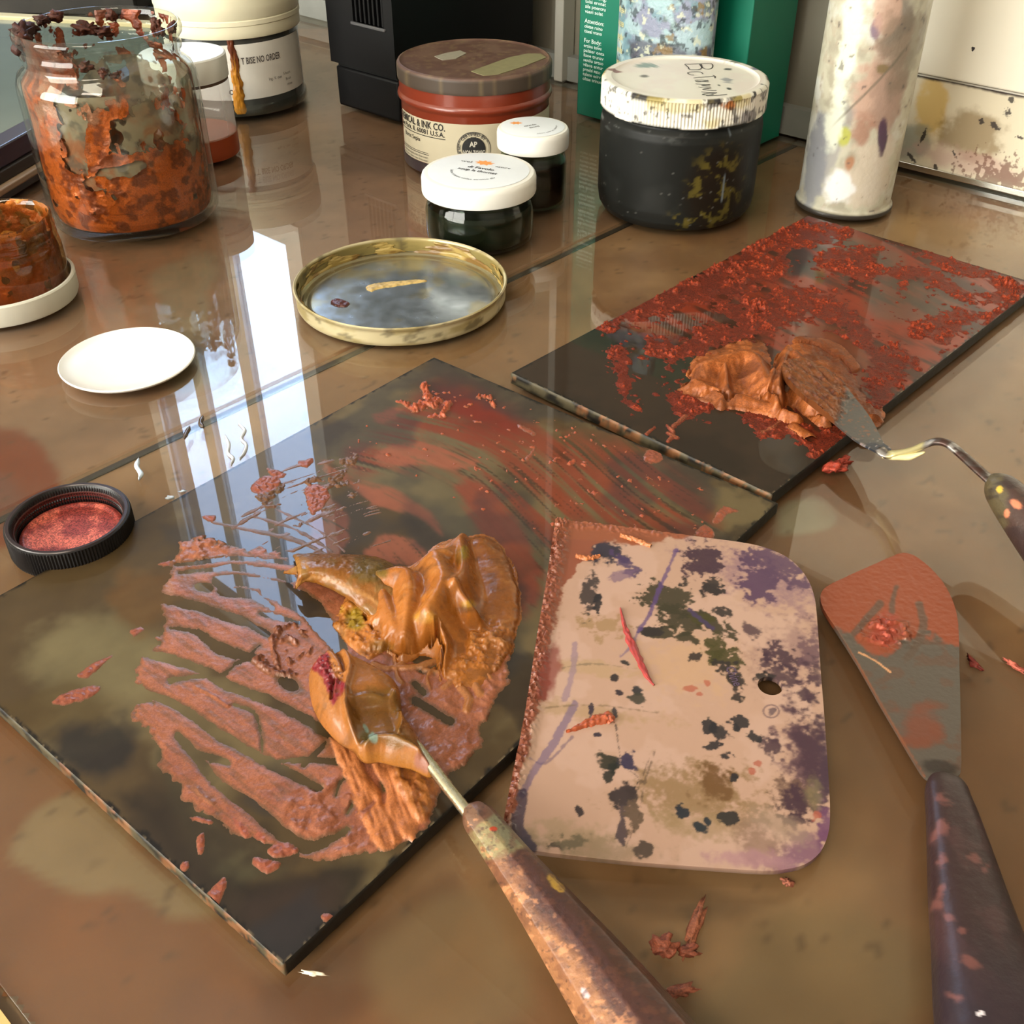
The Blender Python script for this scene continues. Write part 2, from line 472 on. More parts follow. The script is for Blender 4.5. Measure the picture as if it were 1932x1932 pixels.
# ================================================================== the room
m_wall = mat('wall_paint', (196, 196, 186), .7, var=.05, vscale=9)
m_walld = mat('wall_paint_grey', (138, 133, 117), .7, var=.08, vscale=12)
m_ceil = mat('ceiling_paint', (215, 210, 198), .8)
m_floor = mat('floor_boards', (150, 96, 52), .5, var=.25, vscale=14)
m_white = mat('white_gloss', (225, 223, 212), .4, var=.04, vscale=20)
RS0, RS1, RN0 = -2.6, 1.6, -2.2
def struct(name, L, m):
    o = boxes(name, L, m, None, (0, 0, 0), ROOM); o['kind'] = 'structure'; return o
ZF, ZC = -.76, 1.58
struct('wall_back', [((RS0, WALL_N, ZF), (WIN_S0, WALL_N + .03, ZC)), ((WIN_S1, WALL_N, ZF), (RS1, WALL_N + .03, ZC)),
                     ((WIN_S0, WALL_N, ZF), (WIN_S1, WALL_N + .03, WIN_Z0)), ((WIN_S0, WALL_N, WIN_Z1), (WIN_S1, WALL_N + .03, ZC))], m_walld)
struct('wall_left', [((RS0 - .1, RN0, ZF), (RS0, WALL_N + .12, ZC))], m_wall)
struct('wall_right', [((RS1, RN0, ZF), (RS1 + .1, WALL_N + .12, ZC))], m_wall)
struct('wall_front', [((RS0, RN0 - .03, ZF), (FW_S0, RN0, ZC)), ((FW_S1, RN0 - .03, ZF), (RS1, RN0, ZC)), ((FW_S0, RN0 - .03, ZF), (FW_S1, RN0, FW_Z0)), ((FW_S0, RN0 - .03, FW_Z1), (FW_S1, RN0, ZC))], m_wall)
struct('ceiling', [((RS0 - .1, RN0 - .1, ZC), (RS1 + .1, WALL_N + .12, ZC + .08))], m_ceil)
struct('floor', [((RS0 - .1, RN0 - .1, ZF - .06), (RS1 + .1, WALL_N + .12, ZF))], m_floor)
struct('baseboard_back', [((RS0, WALL_N - .009, 0.0006), (-.345, WALL_N, .02))], mat('baseboard_grey', (150, 152, 146), .5, var=.06))
# window above the frame, in the back wall: frame, mullions, panes
win = bpy.data.objects.new('window_1', None); COL.objects.link(win); win['kind'] = 'structure'; win.rotation_euler = (0, 0, ROOM)
fw = .03
boxes('window_frame', [((WIN_S0, WALL_N - .004, WIN_Z0 - fw), (WIN_S1, WALL_N + .012, WIN_Z0)), ((WIN_S0, WALL_N - .004, WIN_Z1), (WIN_S1, WALL_N + .012, WIN_Z1 + fw)),
                       ((WIN_S0 - fw, WALL_N - .004, WIN_Z0 - fw), (WIN_S0, WALL_N + .012, WIN_Z1 + fw)), ((WIN_S1, WALL_N - .004, WIN_Z0 - fw), (WIN_S1 + fw, WALL_N + .012, WIN_Z1 + fw))], m_white, win)
MUL = [(-1.352, -1.324), (-1.212, -1.185)]
for a, b in MUL:
    boxes('mullion', [((a, WALL_N + .001, WIN_Z0), (b, WALL_N + .012, WIN_Z1))], m_white, win)
ed = [WIN_S0, MUL[0][0], MUL[0][1], MUL[1][0], MUL[1][1], WIN_S1]
for i in range(3):
    boxes('pane', [((ed[2 * i], WALL_N + .005, WIN_Z0), (ed[2 * i + 1], WALL_N + .008, WIN_Z1))], glass_mat('dimmed_window_glass', (208, 222, 240)), win)  # glass tint added to dim and blue the sky seen in reflections
glass_mat('window_glass', (252, 249, 242))
w2 = bpy.data.objects.new('window_2', None); COL.objects.link(w2); w2['kind'] = 'structure'; w2.rotation_euler = (0, 0, ROOM)
boxes('window_frame', [((FW_S0 - fw, RN0 - .012, FW_Z0 - fw), (FW_S1 + fw, RN0 + .006, FW_Z0)), ((FW_S0 - fw, RN0 - .012, FW_Z1), (FW_S1 + fw, RN0 + .006, FW_Z1 + fw)), ((FW_S0 - fw, RN0 - .012, FW_Z0), (FW_S0, RN0 + .006, FW_Z1)), ((FW_S1, RN0 - .012, FW_Z0), (FW_S1 + fw, RN0 + .006, FW_Z1))], m_white, w2)
fm = (FW_S0 + FW_S1) / 2
boxes('mullion', [((fm - .02, RN0 - .012, FW_Z0), (fm + .02, RN0, FW_Z1))], m_white, w2)
for a, b in ((FW_S0, fm - .02), (fm + .02, FW_S1)): boxes('pane', [((a, RN0 - .009, FW_Z0), (b, RN0 - .006, FW_Z1))], MATS['window_glass'], w2)
# the ceiling lamp, behind the camera
lamp = thing('ceiling_lamp', 'white rectangular ceiling lamp housing with frosted diffuser', 'lamp', sn(.35, -1.0, 1.53), ROOM)
boxes('lamp_housing', [((-.5, -.3, .02), (.5, .3, .05)), ((-.5, -.3, -.02), (-.47, .3, .02)), ((.47, -.3, -.02), (.5, .3, .02)), ((-.5, -.3, -.02), (.5, -.27, .02)), ((-.5, .27, -.02), (.5, .3, .02))], m_white, lamp)

# ------------------------------------------------------------------ the table
JOINT_S, TS0, TS1, TN0, TN1 = -.386, -1.75, .75, .018, .735
tbl = thing('work_table', 'long wooden studio work table with stained brown top under glass panes', 'table', (0, 0, 0))
# stained top: dense where the picture shows it
gx = np.arange(-.50, .56, .0022); gy = np.arange(.105, 1.16, .0022)
GX, GY = np.meshgrid(gx, gy)
PX, PY = to_px(np.stack([GX, GY, 0 * GX - .0045], -1))
n1 = fbm(GX * 14, GY * 14, 3, 5); n2 = fbm(GX * 60, GY * 60, 11, 4); n3 = fbm(GX * 5, GY * 5, 21, 3)
c = np.empty(GX.shape + (3,)); c[:] = lin((166, 122, 84))
c = mixc(c, lin((182, 142, 104)), sstep(.42, .66, n1) * .7)
c = mixc(c, lin((136, 88, 54)), sstep(.50, .70, fbm(GX * 9 + 5, GY * 9, 31, 5)) * .6)
left = sstep(-.02, .03, JOINT_S - (GX * SV[0] + GY * SV[1]))          # paler, pinker board under the left pane
c = mixc(c, lin((176, 134, 108)), left * .75)
c = mixc(c, lin((128, 96, 74)), left * sstep(.48, .7, n1) * .5)
wob = (fbm(GX * 45, GY * 45, 51, 4) - .5) * 60
def stain_or_shade(c, pts, col, k, soft=14, w=1.0):
    return mixc(c, lin(col), sstep(-soft, soft, sdf_poly(PX, PY, pts, 3, 120) + wob * w) * k)
c = stain_or_shade(c, [(-90, 830), (40, 818), (100, 880), (112, 950), (60, 1010), (-90, 1020)], (150, 66, 18), .95, 10, .5)
c = stain_or_shade(c, [(-80, 900), (10, 900), (40, 960), (-10, 1000), (-80, 1000)], (140, 92, 78), .7, 14, .4)
c = stain_or_shade(c, [(-120, 1330), (60, 1380), (300, 1620), (560, 1870), (760, 1800), (900, 1700), (820, 1960), (-120, 2050)], (150, 92, 46), .85, 25, 1)
c = stain_or_shade(c, [(20, 1610), (70, 1540), (160, 1505), (250, 1590), (330, 1650), (420, 1720), (330, 1745), (250, 1690), (150, 1700), (60, 1660)], (166, 140, 102), .85, 14, .8)
c = stain_or_shade(c, [(470, 1850), (560, 1830), (700, 1740), (830, 1650), (880, 1680), (860, 1800), (700, 1900), (540, 1950)], (112, 64, 26), .7, 25, 1)
c = stain_or_shade(c, [(330, 1850), (470, 1870), (560, 1960), (330, 1990)], (140, 98, 78), .5, 30, 1)
c = stain_or_shade(c, [(700, 1780), (900, 1680), (1010, 1900), (760, 1960)], (158, 128, 90), .6, 30, 1)
c = stain_or_shade(c, [(1030, 1640), (1180, 1660), (1400, 1690), (1500, 1690), (1380, 1730), (1100, 1710)], (120, 84, 48), .6, 18, .8)  # darker brown band in front of the scraper's lower edge
c = stain_or_shade(c, [(1460, 965), (1500, 940), (1560, 950), (1570, 990), (1510, 1010), (1462, 1010)], (166, 156, 130), .8, 9, .4)
c = stain_or_shade(c, [(1390, 1030), (1460, 960), (1470, 1000), (1440, 1060)], (138, 84, 44), .6, 12, .5)
c = stain_or_shade(c, [(1560, 800), (1700, 740), (1900, 620), (1940, 640), (1800, 800), (1560, 980)], (134, 84, 50), .6, 30, .8)  # reddish shadow beside the right palette's lower edge, painted on the board
c = stain_or_shade(c, [(1470, 1700), (1700, 1760), (1720, 1950), (1300, 1960), (1400, 1800)], (150, 130, 94), .5, 40, 1)
c = stain_or_shade(c, [(300, 500), (395, 490), (400, 560), (380, 690), (430, 705), (330, 740), (300, 620)], (168, 160, 138), .55, 16, .8)  # pale smudges with their faint diffuse reflection, painted into the board colour
dots = sstep(.80, .86, fbm(GX * 210, GY * 210, 61, 2))
c = mixc(c, lin((96, 70, 48)), dots * .5)
c = c * (.86 + .28 * n2)[..., None]
V = np.stack([GX, GY, 0 * GX - .0042], -1).reshape(-1, 3)
F = grid_faces(len(gy), len(gx))
nn = (GX * NV[0] + GY * NV[1]).ravel()
F = F[((nn[F] > TN0 + .002) & (nn[F] < TN1 - .003)).all(1)]
used, F = np.unique(F, return_inverse=True)
mesh_obj('stained_top', V[used], F.reshape(-1, 4), mat('stained_board', attr=True, rough=.6, spec=.25, bump=.04, bscale=300), tbl, True, c.reshape(-1, 3)[used])
boxes('tabletop', [((TS0, TN0, -.03), (TS1, TN1, -.0047))], mat('table_wood', (150, 120, 86), .6, var=.15, vscale=20), tbl, (0, 0, 0), ROOM)
boxes('edge_strip', [((TS0, TN0 - .0045, -.03), (TS1, TN0, -.0012))], mat('pale_wood', (214, 176, 112), .55, var=.12, vscale=60), tbl, (0, 0, 0), ROOM)
boxes('metal_edge', [((TS0, TN0 - .0065, -.03), (TS1, TN0 - .0045, -.003))], mat('dull_metal', (150, 150, 145), .4, 1.0), tbl, (0, 0, 0), ROOM)
for s, n in ((TS0 + .08, .08), (TS1 - .08, .08), (TS0 + .08, .66), (TS1 - .08, .66)):
    boxes('leg', [((s - .03, n - .03, ZF), (s + .03, n + .03, -.03))], MATS['table_wood'], tbl, (0, 0, 0), ROOM)
boxes('joint_grime', [((JOINT_S - .0019, TN0 + .004, -.0041), (JOINT_S + .0019, TN1 - .004, -.0036))], mat('joint_grime', (52, 40, 28), .6), tbl, (0, 0, 0), ROOM)
# two panes of glass laid over the board
def pane(label, s0, s1, tilt):
    o = box('table_glass', (s0, TN0 + .003, -.0034), (s1, TN1 - .002, 0.0), glass_mat('pane_glass', (250, 250, 246), .012, .03, (150, 140, 120), 1.42, wavy=.00001, dirt=.05), None, .0005, rz=ROOM)
    tag(o, label, 'glass pane', 'glass panes over the table'); return o
pane('left pane of clear glass over the table, under the jars and the white disc', TS0 + .01, JOINT_S - .0016, 0)
pane('right pane of clear glass over the table, under the two dark palettes', JOINT_S + .0006, TS1 - .01, 0)

# ------------------------------------------------------------------ things along the wall
m_wcab = mat('cabinet_white', (222, 216, 200), .38, var=.05, vscale=15)
S0 = float(np.dot(at(1640, 300)[:2], SV))
cab = thing('white_cabinet', 'white painted cabinet front with a paint-stained lower panel at the right', 'cabinet', sn(S0, 0, .0006), ROOM)
box('upper_panel', (0, WALL_N - .020, .0625), (.34, WALL_N - .001, .36), m_wcab, cab, .0012)
def cab_col(V):
    s, z = V[:, 0], V[:, 2]
    x, y = to_px(np.column_stack([V[:, 0:1] * SV + (V[:, 1:2]) * NV + np.array(cab.location)[:2], V[:, 2] + .0006]))
    c = np.empty((len(V), 3)); c[:] = lin((214, 204, 180))
    w = (fbm(s * 120, z * 120, 5, 5) - .5)
    c = mixc(c, lin((206, 170, 84)), sstep(-.2, .35, blob(x, y, 1755, 205, 32, 60, 10) + w) * .75)
    c = mixc(c, lin((150, 118, 62)), sstep(-.2, .4, blob(x, y, 1835, 255, 62, 50, 15) + w) * .7)
    c = mixc(c, lin((150, 158, 150)), sstep(-.2, .4, blob(x, y, 1725, 265, 34, 40, 0) + w) * .7)
    c = mixc(c, lin((196, 160, 150)), sstep(-.2, .5, blob(x, y, 1835, 310, 120, 26, 14) + w) * .6)
    c = mixc(c, lin((120, 66, 48)), sstep(.05, .25, blob(x, y, 1890, 335, 70, 34, 14) * .5 + (fbm(s * 400, z * 400, 9, 3) - .5) * 1.6) * .7)
    for bx, by, rx, ry, r in ((1852, 229, 5, 7, 0), (1877, 238, 11, 5, 38), (1900, 211, 10, 13, 10), (1925, 260, 10, 4, 15), (1908, 189, 6, 6, 0), (1800, 290, 9, 3, 60), (1742, 257, 3, 14, 25), (1722, 300, 14, 4, 50), (1765, 318, 4, 8, 0)):
        c = mixc(c, lin((44, 34, 36)), sstep(-.05, .25, blob(x, y, bx, by, rx * .95, ry * .95, r) + w * 1.6 + (fbm(s * 900, z * 900, 12, 3) - .5) * 1.4) * .9)
    c = mixc(c, lin((60, 40, 30)), sstep(.0585, .0605, z + w * .002))
    return c
u = np.linspace(0, .34, 800); zz = np.linspace(.0045, .0605, 150); A, B = np.meshgrid(u, zz)
V = np.stack([A, 0 * A + WALL_N - .0165, B], -1).reshape(-1, 3)
mesh_obj('lower_panel', V, grid_faces(len(zz), len(u)), mat('stained_panel', attr=True, rough=.4), cab, True, cab_col(V))
box('lower_carcass', (0, WALL_N - .0163, .0045), (.34, WALL_N - .001, .0615), m_wcab, cab)
boxes('shadow_gap', [((0, WALL_N - .012, .0610), (.34, WALL_N - .001, .0626))], mat('dark_gap', (50, 30, 22), .8), cab)
box('metal_strip', (0, WALL_N - .0185, .0003), (.34, WALL_N - .001, .0045), mat('bright_metal', (225, 225, 218), .18, 1.0), cab, .0006)
def specks(name, pts, m, parent, nrm_off):
    V, F = [], []
    for s, z, r in pts:
        b = len(V)
        for k in range(9):
            a = k / 9 * 2 * math.pi; rr = r * (1 + .25 * math.sin(3 * a + s * 900))
            V.append((s + rr * math.cos(a), nrm_off, z + 1.25 * rr * math.sin(a)))
        F.append(tuple(range(b, b + 9)))
    return mesh_obj(name, V, F, m, parent, False)
for f in ((.056, .083, .0011), (.112, .100, .0013), (.155, .150, .0016), (.098, .132, .0005)): specks('paint_fleck', [f], mat('dark_fleck', (40, 34, 40), .6), cab, WALL_N - .0202)

# black appliance housing with a vent grille
blk = thing('black_appliance', 'black plastic appliance housing with vent slots against the back wall', 'appliance', (0, 0, .0006), ROOM)
m_blk = mat('black_plastic', (15, 15, 17), .5, spec=.22, bump=.08, bscale=1500)
bs0, bs1, bn0, bn1 = -.703, -.631, .563, .714
box('base_unit', (bs0 + .001, bn0, 0), (bs1, bn1, .030), m_blk, blk, .002)
GZ = .0665
sl0, sl1 = bs1 - .043, bs1 - .009
boxes('body', [((bs0 - .002, bn0 - .002, .033), (bs1 + .001, bn1, GZ)), ((bs0 - .002, bn0 - .002, GZ), (sl0, bn1, .20)), ((sl1, bn0 - .002, GZ), (bs1 + .001, bn1, .20)), ((sl0, bn0 + .009, GZ), (sl1, bn1, .20))], m_blk, blk)
for i in range(7):
    s = sl0 + (sl1 - sl0) * (i + .5) / 7
    box('grille_slat', (s - .0011, bn0 - .001, GZ), (s + .0011, bn0 + .009, .20), m_blk, blk, .0003, seg=1)
box('grille_sill', (sl0 - .002, bn0 - .0035, GZ - .0022), (sl1 + .002, bn0 + .002, GZ), mat('grey_plastic', (92, 92, 94), .4), blk, .0004, seg=1)
boxes('seam', [((bs0 + .002, bn0 + .002, .030), (bs1 - .002, bn1 - .002, .033))], mat('black_gap', (6, 6, 6), .9), blk)
s_post = bs1 + .012
post = box('wall_post', (s_post, WALL_N - .016, .0006), (s_post + .009, WALL_N - .0005, .6), mat('post_grey', (186, 184, 174), .5), None, .001, rz=ROOM)
tag(post, 'narrow white vertical post on the back wall beside the black appliance', 'post')
# cord on the skirting
pts = [sn(-1.0, WALL_N - .006, .0235), sn(-.9, WALL_N - .006, .0235), sn(-.80, WALL_N - .006, .0235), sn(-.74, WALL_N - .006, .0240), sn(-.70, WALL_N - .006, .0235), sn(-.66, WALL_N - .006, .0235)]
sweep_pts = resample([tuple(p) for p in pts], 30)
tag(sweep('power_cord', sweep_pts, np.full(30, .0032), mat('cord_black', (40, 26, 30), .5), None, 10), 'dark power cord lying along the top of the skirting by the cream-lidded jar', 'cord')
cd = box('paper_card', (-.80, WALL_N - .020, .0006), (-.70, WALL_N - .0095, .0016), mat('paper_white', (225, 225, 222), .7), None, rz=ROOM)
tag(cd, 'strip of white paper on the table behind the cream-lidded jar', 'paper')

# green box against the wall
g_lo = float(np.dot(at(1088, 216)[:2], SV)); g_n = float(np.dot(at(1088, 216)[:2], NV))
grn = thing('green_box', 'tall green carton with small white lettering behind the blue bottle', 'box', sn(g_lo, g_n, .0006), ROOM)
m_grn = mat('green_card', (0, 128, 100), .45, var=.06, vscale=30)
GW = .146
box('carton', (0, 0, 0), (GW, .058, .21), m_grn, grn, .0008)
flat = lambda V: np.stack([V[:, 0], np.full(len(V), -.0004), V[:, 1]], 1)
m_wtxt = mat('white_print', (200, 225, 215), .6)
L = Letters(); zt = .115
random.seed(4)
lines = ['noiterlas vo', 'tilnaeso ri', 'seplo mauntr', '', 'Whenever to:', '', 'Helps:', 'Topil sae', '', 'Mounting:', 'tolsi eronat', 'sila poentru', 'vaeri solat', '', 'Attention:', 'olstae ruino', 'tiseal vrano', '', 'For Body:', 'ersina tolvu', 'palsier onta', 'ilsoe trunav', 'senilo artuo', 'vilsoa entur', 'proelsi nato', 'tulano esirv', 'olsae trinuo']
for i, s in enumerate(lines):
    if s: L.add(s, .005, zt - i * .0034, .0034 if not s.endswith(':') else .0042, fit=.016 + .004 * random.random(), bold=.012)
L.build('lettering', flat, m_wtxt, grn)
boxes('yellow_band', [((GW - .022, -.0003, .026), (GW + .0002, .03, .034))], mat('yellow_print', (196, 170, 60), .5), grn)
boxes('black_band', [((GW - .022, -.0003, .014), (GW + .0002, .03, .026))], mat('black_print', (28, 26, 26), .5), grn)
L = Letters().bar(GW - .018, .047, GW - .006, .0495, 2).bar(GW - .018, .0515, GW - .006, .054, 2)
L.build('white_print', flat, mat('cream_print', (190, 190, 160), .6), grn)

# flat bottle smeared with blue paint, standing in front of the green box
def smear_cols(base, layers, sx=1.0):
    def f(th, z, r):
        u = th * .03; c = np.empty((len(z), 3)); c[:] = lin(base)
        for i, (col, sc, lo, hi, k) in enumerate(layers):
            c = mixc(c, lin(col), sstep(lo, hi, fbm(u * sc + 3 * i, z * sc * sx + 7 * i, 40 + i, 5)) * k)
        return c
    return f
def bottle_col(th, z, r):
    c = smear_cols((126, 160, 172), [((150, 150, 176), 60, .45, .6, .8), ((96, 120, 110), 90, .52, .66, .8), ((168, 196, 200), 70, .5, .62, .7), ((92, 84, 104), 45, .56, .7, .8), ((150, 120, 60), 110, .64, .72, .8), ((60, 70, 76), 260, .62, .7, .8), ((196, 200, 176), 240, .62, .7, .8)])(th, z, r)
    a = (np.degrees(th) + 360) % 360
    return mixc(c, lin((110, 40, 84)), sstep(0, 2, a - 187) * sstep(0, 2, 203 - a) * .85)
bp = sn(0, 0)
bt = thing('paint_bottle', 'flat bottle smeared with pale blue paint behind the black jar', 'bottle', (.1046, .779, .0006), ROOM)
lathe('bottle_body', dense([(.034, 0), (.0372, .002), (.0375, .006), (.0375, .15), (.034, .165), (.014, .175), (.014, .19)], .0008), mat('smeared_blue', attr=True, rough=.45, bump=.5, bscale=350), bt, 420, colfn=bottle_col, ell=.52)
L = Letters()
random.seed(8)
for i in range(9):
    for k in range(2): L.add('HB3E8EBH'[(i * 3 + k * 2) % 6:][:3], .0 + k * .006, .098 - i * .0085, .0042, fit=.0055, bold=.02)
def on_bottle(V):
    th = math.radians(212) + V[:, 0] / .036
    return np.stack([.0378 * np.cos(th), .0378 * .52 * np.sin(th) - .0002, V[:, 1]], 1)
L.build('lettering', on_bottle, mat('yellowed_print', (206, 200, 150), .6), bt)

# ------------------------------------------------------------------ jars
m_clear = glass_mat('jar_glass', (244, 246, 242), .02, .0, (190, 200, 190), 1.5)
m_lid = mat('white_lid', (232, 231, 224), .38, var=.03, vscale=60, sub=.0)
m_lid2 = mat('cool_lid', (226, 232, 238), .38, var=.02, vscale=80)
m_print = mat('dark_print', (52, 52, 58), .6)
m_orange = mat('orange_print', (226, 150, 80), .6)
def jar_shell(name, outer, inner, parent, n=96, m=None):
    return lathe(name, outer + inner[::-1], m or m_clear, parent, n, cap0=True, cap1=True, sharp=50)
def cyl_smear(name, R, zr, mask, colf, m, parent, nth=300, nz=200, thick=.0006):
    """paint clinging to the inside of a wall: only where mask(theta, z) > 0"""
    th = np.linspace(0, 2 * np.pi, nth); z = np.linspace(zr[0], zr[1], nz); T, Z = np.meshgrid(th, z)
    h = mask(T, Z)
    rr = (R(Z) if callable(R) else R) - np.clip(h, -.3, 1) * thick
    V = np.stack([rr * np.cos(T), rr * np.sin(T), Z], -1).reshape(-1, 3)
    F = grid_faces(nz, nth); keep = (h.ravel()[F] > 0).any(1)
    F = F[keep]; used, inv = np.unique(F, return_inverse=True)
    c = np.column_stack([colf(T, Z, h).reshape(-1, 3), np.clip(.5 + h.ravel() * 1.2, 0, 1)])[used]
    return mesh_obj(name, V[used], inv.reshape(-1, 4)[:, ::-1], m, parent, True, c)

# 1 the big open jar
JX, JY = -.2362, .6610
jar = thing('open_glass_jar', 'large open glass jar smeared inside with copper paint', 'jar', (JX, JY, .0004))
out_ = [(.0455, 0), (.0487, .0012), (.0508, .0045), (.0513, .009), (.0513, .079), (.0508, .084), (.0490, .0885), (.0455, .0915), (.0440, .093), (.0438, .0945), (.0440, .0970), (.0452, .0982), (.0452, .0998), (.0441, .1012), (.0441, .1030), (.0452, .1042), (.0466, .1062), (.0470, .1085), (.0466, .1108), (.0455, .1120)]
in_ = [(.0445, .1118), (.0438, .1108), (.0432, .108), (.0425, .099), (.0420, .0945), (.0432, .0900), (.0478, .0850), (.0484, .080), (.0484, .010), (.0475, .006), (.043, .0042)]
lathe('glass_body', out_ + [(.0450, .1121)] + in_, m_clear, jar, 120, cap0=True, cap1=True, sharp=60)
R_in = lambda z: np.interp(z, [.004, .006, .010, .080, .085, .090, .0945, .108, .1108], [.043, .0470, .0480, .0480, .0474, .0428, .0416, .0428, .0434])
CAMTH = math.atan2(-JY, -JX)
def jmask(T, Z):
    d = (T - CAMTH + np.pi) % (2 * np.pi) - np.pi                     # 0 towards the camera
    w = fbm(T * 5.0 * .048 / .048, Z * 110, 71, 5) - .5; w2 = fbm(T * 16, Z * 330, 77, 4) - .5
    low = (.034 - Z) / .018 + w * 3.4 + w2 * 1.0
    side = sstep(.35, 1.0, -d) * sstep(2.6, 1.6, -d) * 1.5 - .72 + w * 2.4        # left flank
    lowr = blob(d, Z, .45, .030, .75, .022) * 2.0 + w * 2.0 + w2 * .6
    patch = np.maximum(1 - np.hypot((d + .30 + (Z - .055) * -6) / .15, (Z - .060) / .019), 1 - np.hypot((d + .12) / .30, (Z - .0475) / .006)) * 2 + w2 * .9
    patch2 = blob(d, Z, -.12, .036, .30, .008, 0) + w2 * 1.5
    neck = sstep(.086, .092, Z) * (blob(d, Z, -.95, .098, .55, .016) * 1.6 + w2 * 1.2) * 1.0 - sstep(.088, .084, Z)
    back = np.where(np.abs(d) > 1.8, (fbm(T * 6, Z * 130, 91, 4) - .56) * 6 + sstep(.05, .0, Z) * 1.2, -1)
    haze = (fbm(T * 7, Z * 90, 95, 5) - .62) * 5 * sstep(.086, .07, Z)
    hole = np.maximum(blob(d, Z, -.05, .044, .35, .006) * 2, 0) * 1.2
    return np.maximum.reduce([low, lowr, side, patch, patch2, neck, back, haze]) - hole
def jcol(T, Z, h):
    c = np.empty(T.shape + (3,)); c[:] = lin((196, 92, 30))
    c = mixc(c, lin((150, 66, 26)), sstep(.4, .65, fbm(T * 9, Z * 200, 73, 4)))
    c = mixc(c, lin((186, 130, 104)), sstep(.042, .075, Z) * sstep(.4, .6, fbm(T * 5, Z * 120, 78, 4)) * .8)
    c = mixc(c, lin((86, 36, 22)), sstep(.086, .092, Z) * .7)
    return c
m_cop = mat('copper_paint', attr=True, cut=True, rough=.42, metal=.25, spec=.5, bump=.35, bscale=900, sparkle=.25)
cyl_smear('paint_smear', R_in, (.005, .1105), jmask, jcol, m_cop, jar, 560, 380, .0009)
# cloudy residue film on the glass
cyl_smear('residue_film', lambda z: R_in(z) - .0016, (.012, .084), lambda T, Z: (fbm(T * 4, Z * 70, 131, 4) - .30) * 3 - sstep(.058, .083, Z) * fbm(T * 9, Z * 130, 137, 4) * 1.1,
          lambda T, Z, h: mixc(mixc(np.broadcast_to(lin((172, 154, 128)), T.shape + (3,)), lin((178, 104, 62)), sstep(.42, .66, fbm(T * 5, Z * 110, 133, 5)) * sstep(.085, .05, Z)), lin((112, 104, 92)), sstep(.52, .7, fbm(T * 8, Z * 160, 135, 4)) * .7), mat('residue', attr=True, cut=True, rough=.6, alpha=.80, bump=.2, bscale=700), jar, 260, 150, .0001)
# paint left in the bottom
def lump_disc(name, R, z0, hfn, colfn, m, parent, n=90, nr=40):
    th = np.linspace(0, 2 * np.pi, n, endpoint=False); r = np.linspace(0, 1, nr) ** .8 * R
    RR, T = np.meshgrid(r, th, indexing='ij'); X, Y = RR * np.cos(T), RR * np.sin(T)
    Z = z0 + hfn(X, Y, RR)
    return mesh_obj(name, np.stack([X, Y, Z], -1).reshape(-1, 3), grid_faces(nr, n, True)[:, ::-1], m, parent, True, colfn(X, Y, Z).reshape(-1, 3))
lump_disc('paint_bed', .0474, .006, lambda X, Y, R: .006 * fbm(X * 90, Y * 90, 81, 4) + .008 * sstep(.03, .047, R), lambda X, Y, Z: mixc(np.broadcast_to(lin((170, 80, 34)), X.shape + (3,)), lin((90, 40, 24)), fbm(X * 120, Y * 120, 83, 3)), m_cop, jar)
# dried chunks round the mouth
def chunk(name, c, r, seed, m, parent, col, squash=(1, 1, 1), sub=3, rough=.5, freq=1.0):
    bm = bmesh.new(); bmesh.ops.create_icosphere(bm, subdivisions=sub, radius=1)
    V = np.array([v.co[:] for v in bm.verts]); F = [tuple(v.index for v in f.verts) for f in bm.faces]; bm.free()
    n = fbm(V[:, 0] * 2.2 * freq + seed, V[:, 1] * 2.2 * freq + V[:, 2] * 1.7 * freq, seed, 3) - .5 + .6 * (fbm(V[:, 0] * 5 * freq - V[:, 2] * 4 * freq, V[:, 1] * 5 * freq + seed, seed + 7, 3) - .5)
    V = V * (1 + 2 * rough * n)[:, None] * np.array(squash) * r + np.array(c)
    cc = mixc(np.broadcast_to(lin(col), V.shape), lin(col) * .5, sstep(.0, -.25, n))
    return mesh_obj(name, V, F, m, parent, True, cc)
random.seed(3)
m_crust = mat('dry_paint', attr=True, rough=.6, metal=.15, bump=.5, bscale=700, sparkle=.3)
for a, z, r, sq in ((-1.75, .1075, .0052, (1, 1.2, 1)), (-1.55, .104, .0048, (1, 1, 1.2)), (-1.35, .1085, .0035, (1, 1, .9)), (-2.05, .1085, .004, (1, 1, .8)), (-2.35, .1098, .0032, (1.2, 1.2, .7)), (-2.60, .1105, .0035, (1.2, 1.2, .8)),
                    (2.9, .1075, .003, (1, 1, 1)), (2.2, .1035, .0028, (.8, .8, 1.6)), (2.1, .1005, .0026, (1, 1, 1)), (1.55, .108, .002, (1, 1, 1)), (1.3, .1085, .0022, (1, 1, 1)), (-.25, .099, .0028, (1.3, 1, .8)), (-.05, .0955, .0024, (1, 1.2, 1)), (.1, .0935, .002, (1.3, 1, .7)), (-3.0, .101, .0042, (1.4, 1.2, .8)), (3.1, .0985, .004, (1.3, 1.4, .7))):
    t = CAMTH + a
    chunk('paint_crust', ((float(R_in(z)) - .0012) * math.cos(t), (float(R_in(z)) - .0012) * math.sin(t), z), r, int(a * 50 + 300), m_crust, jar, (98, 46, 26) if a > -1.4 or a < -2.4 else (74, 34, 22), sq, 3, .9, 1.5)

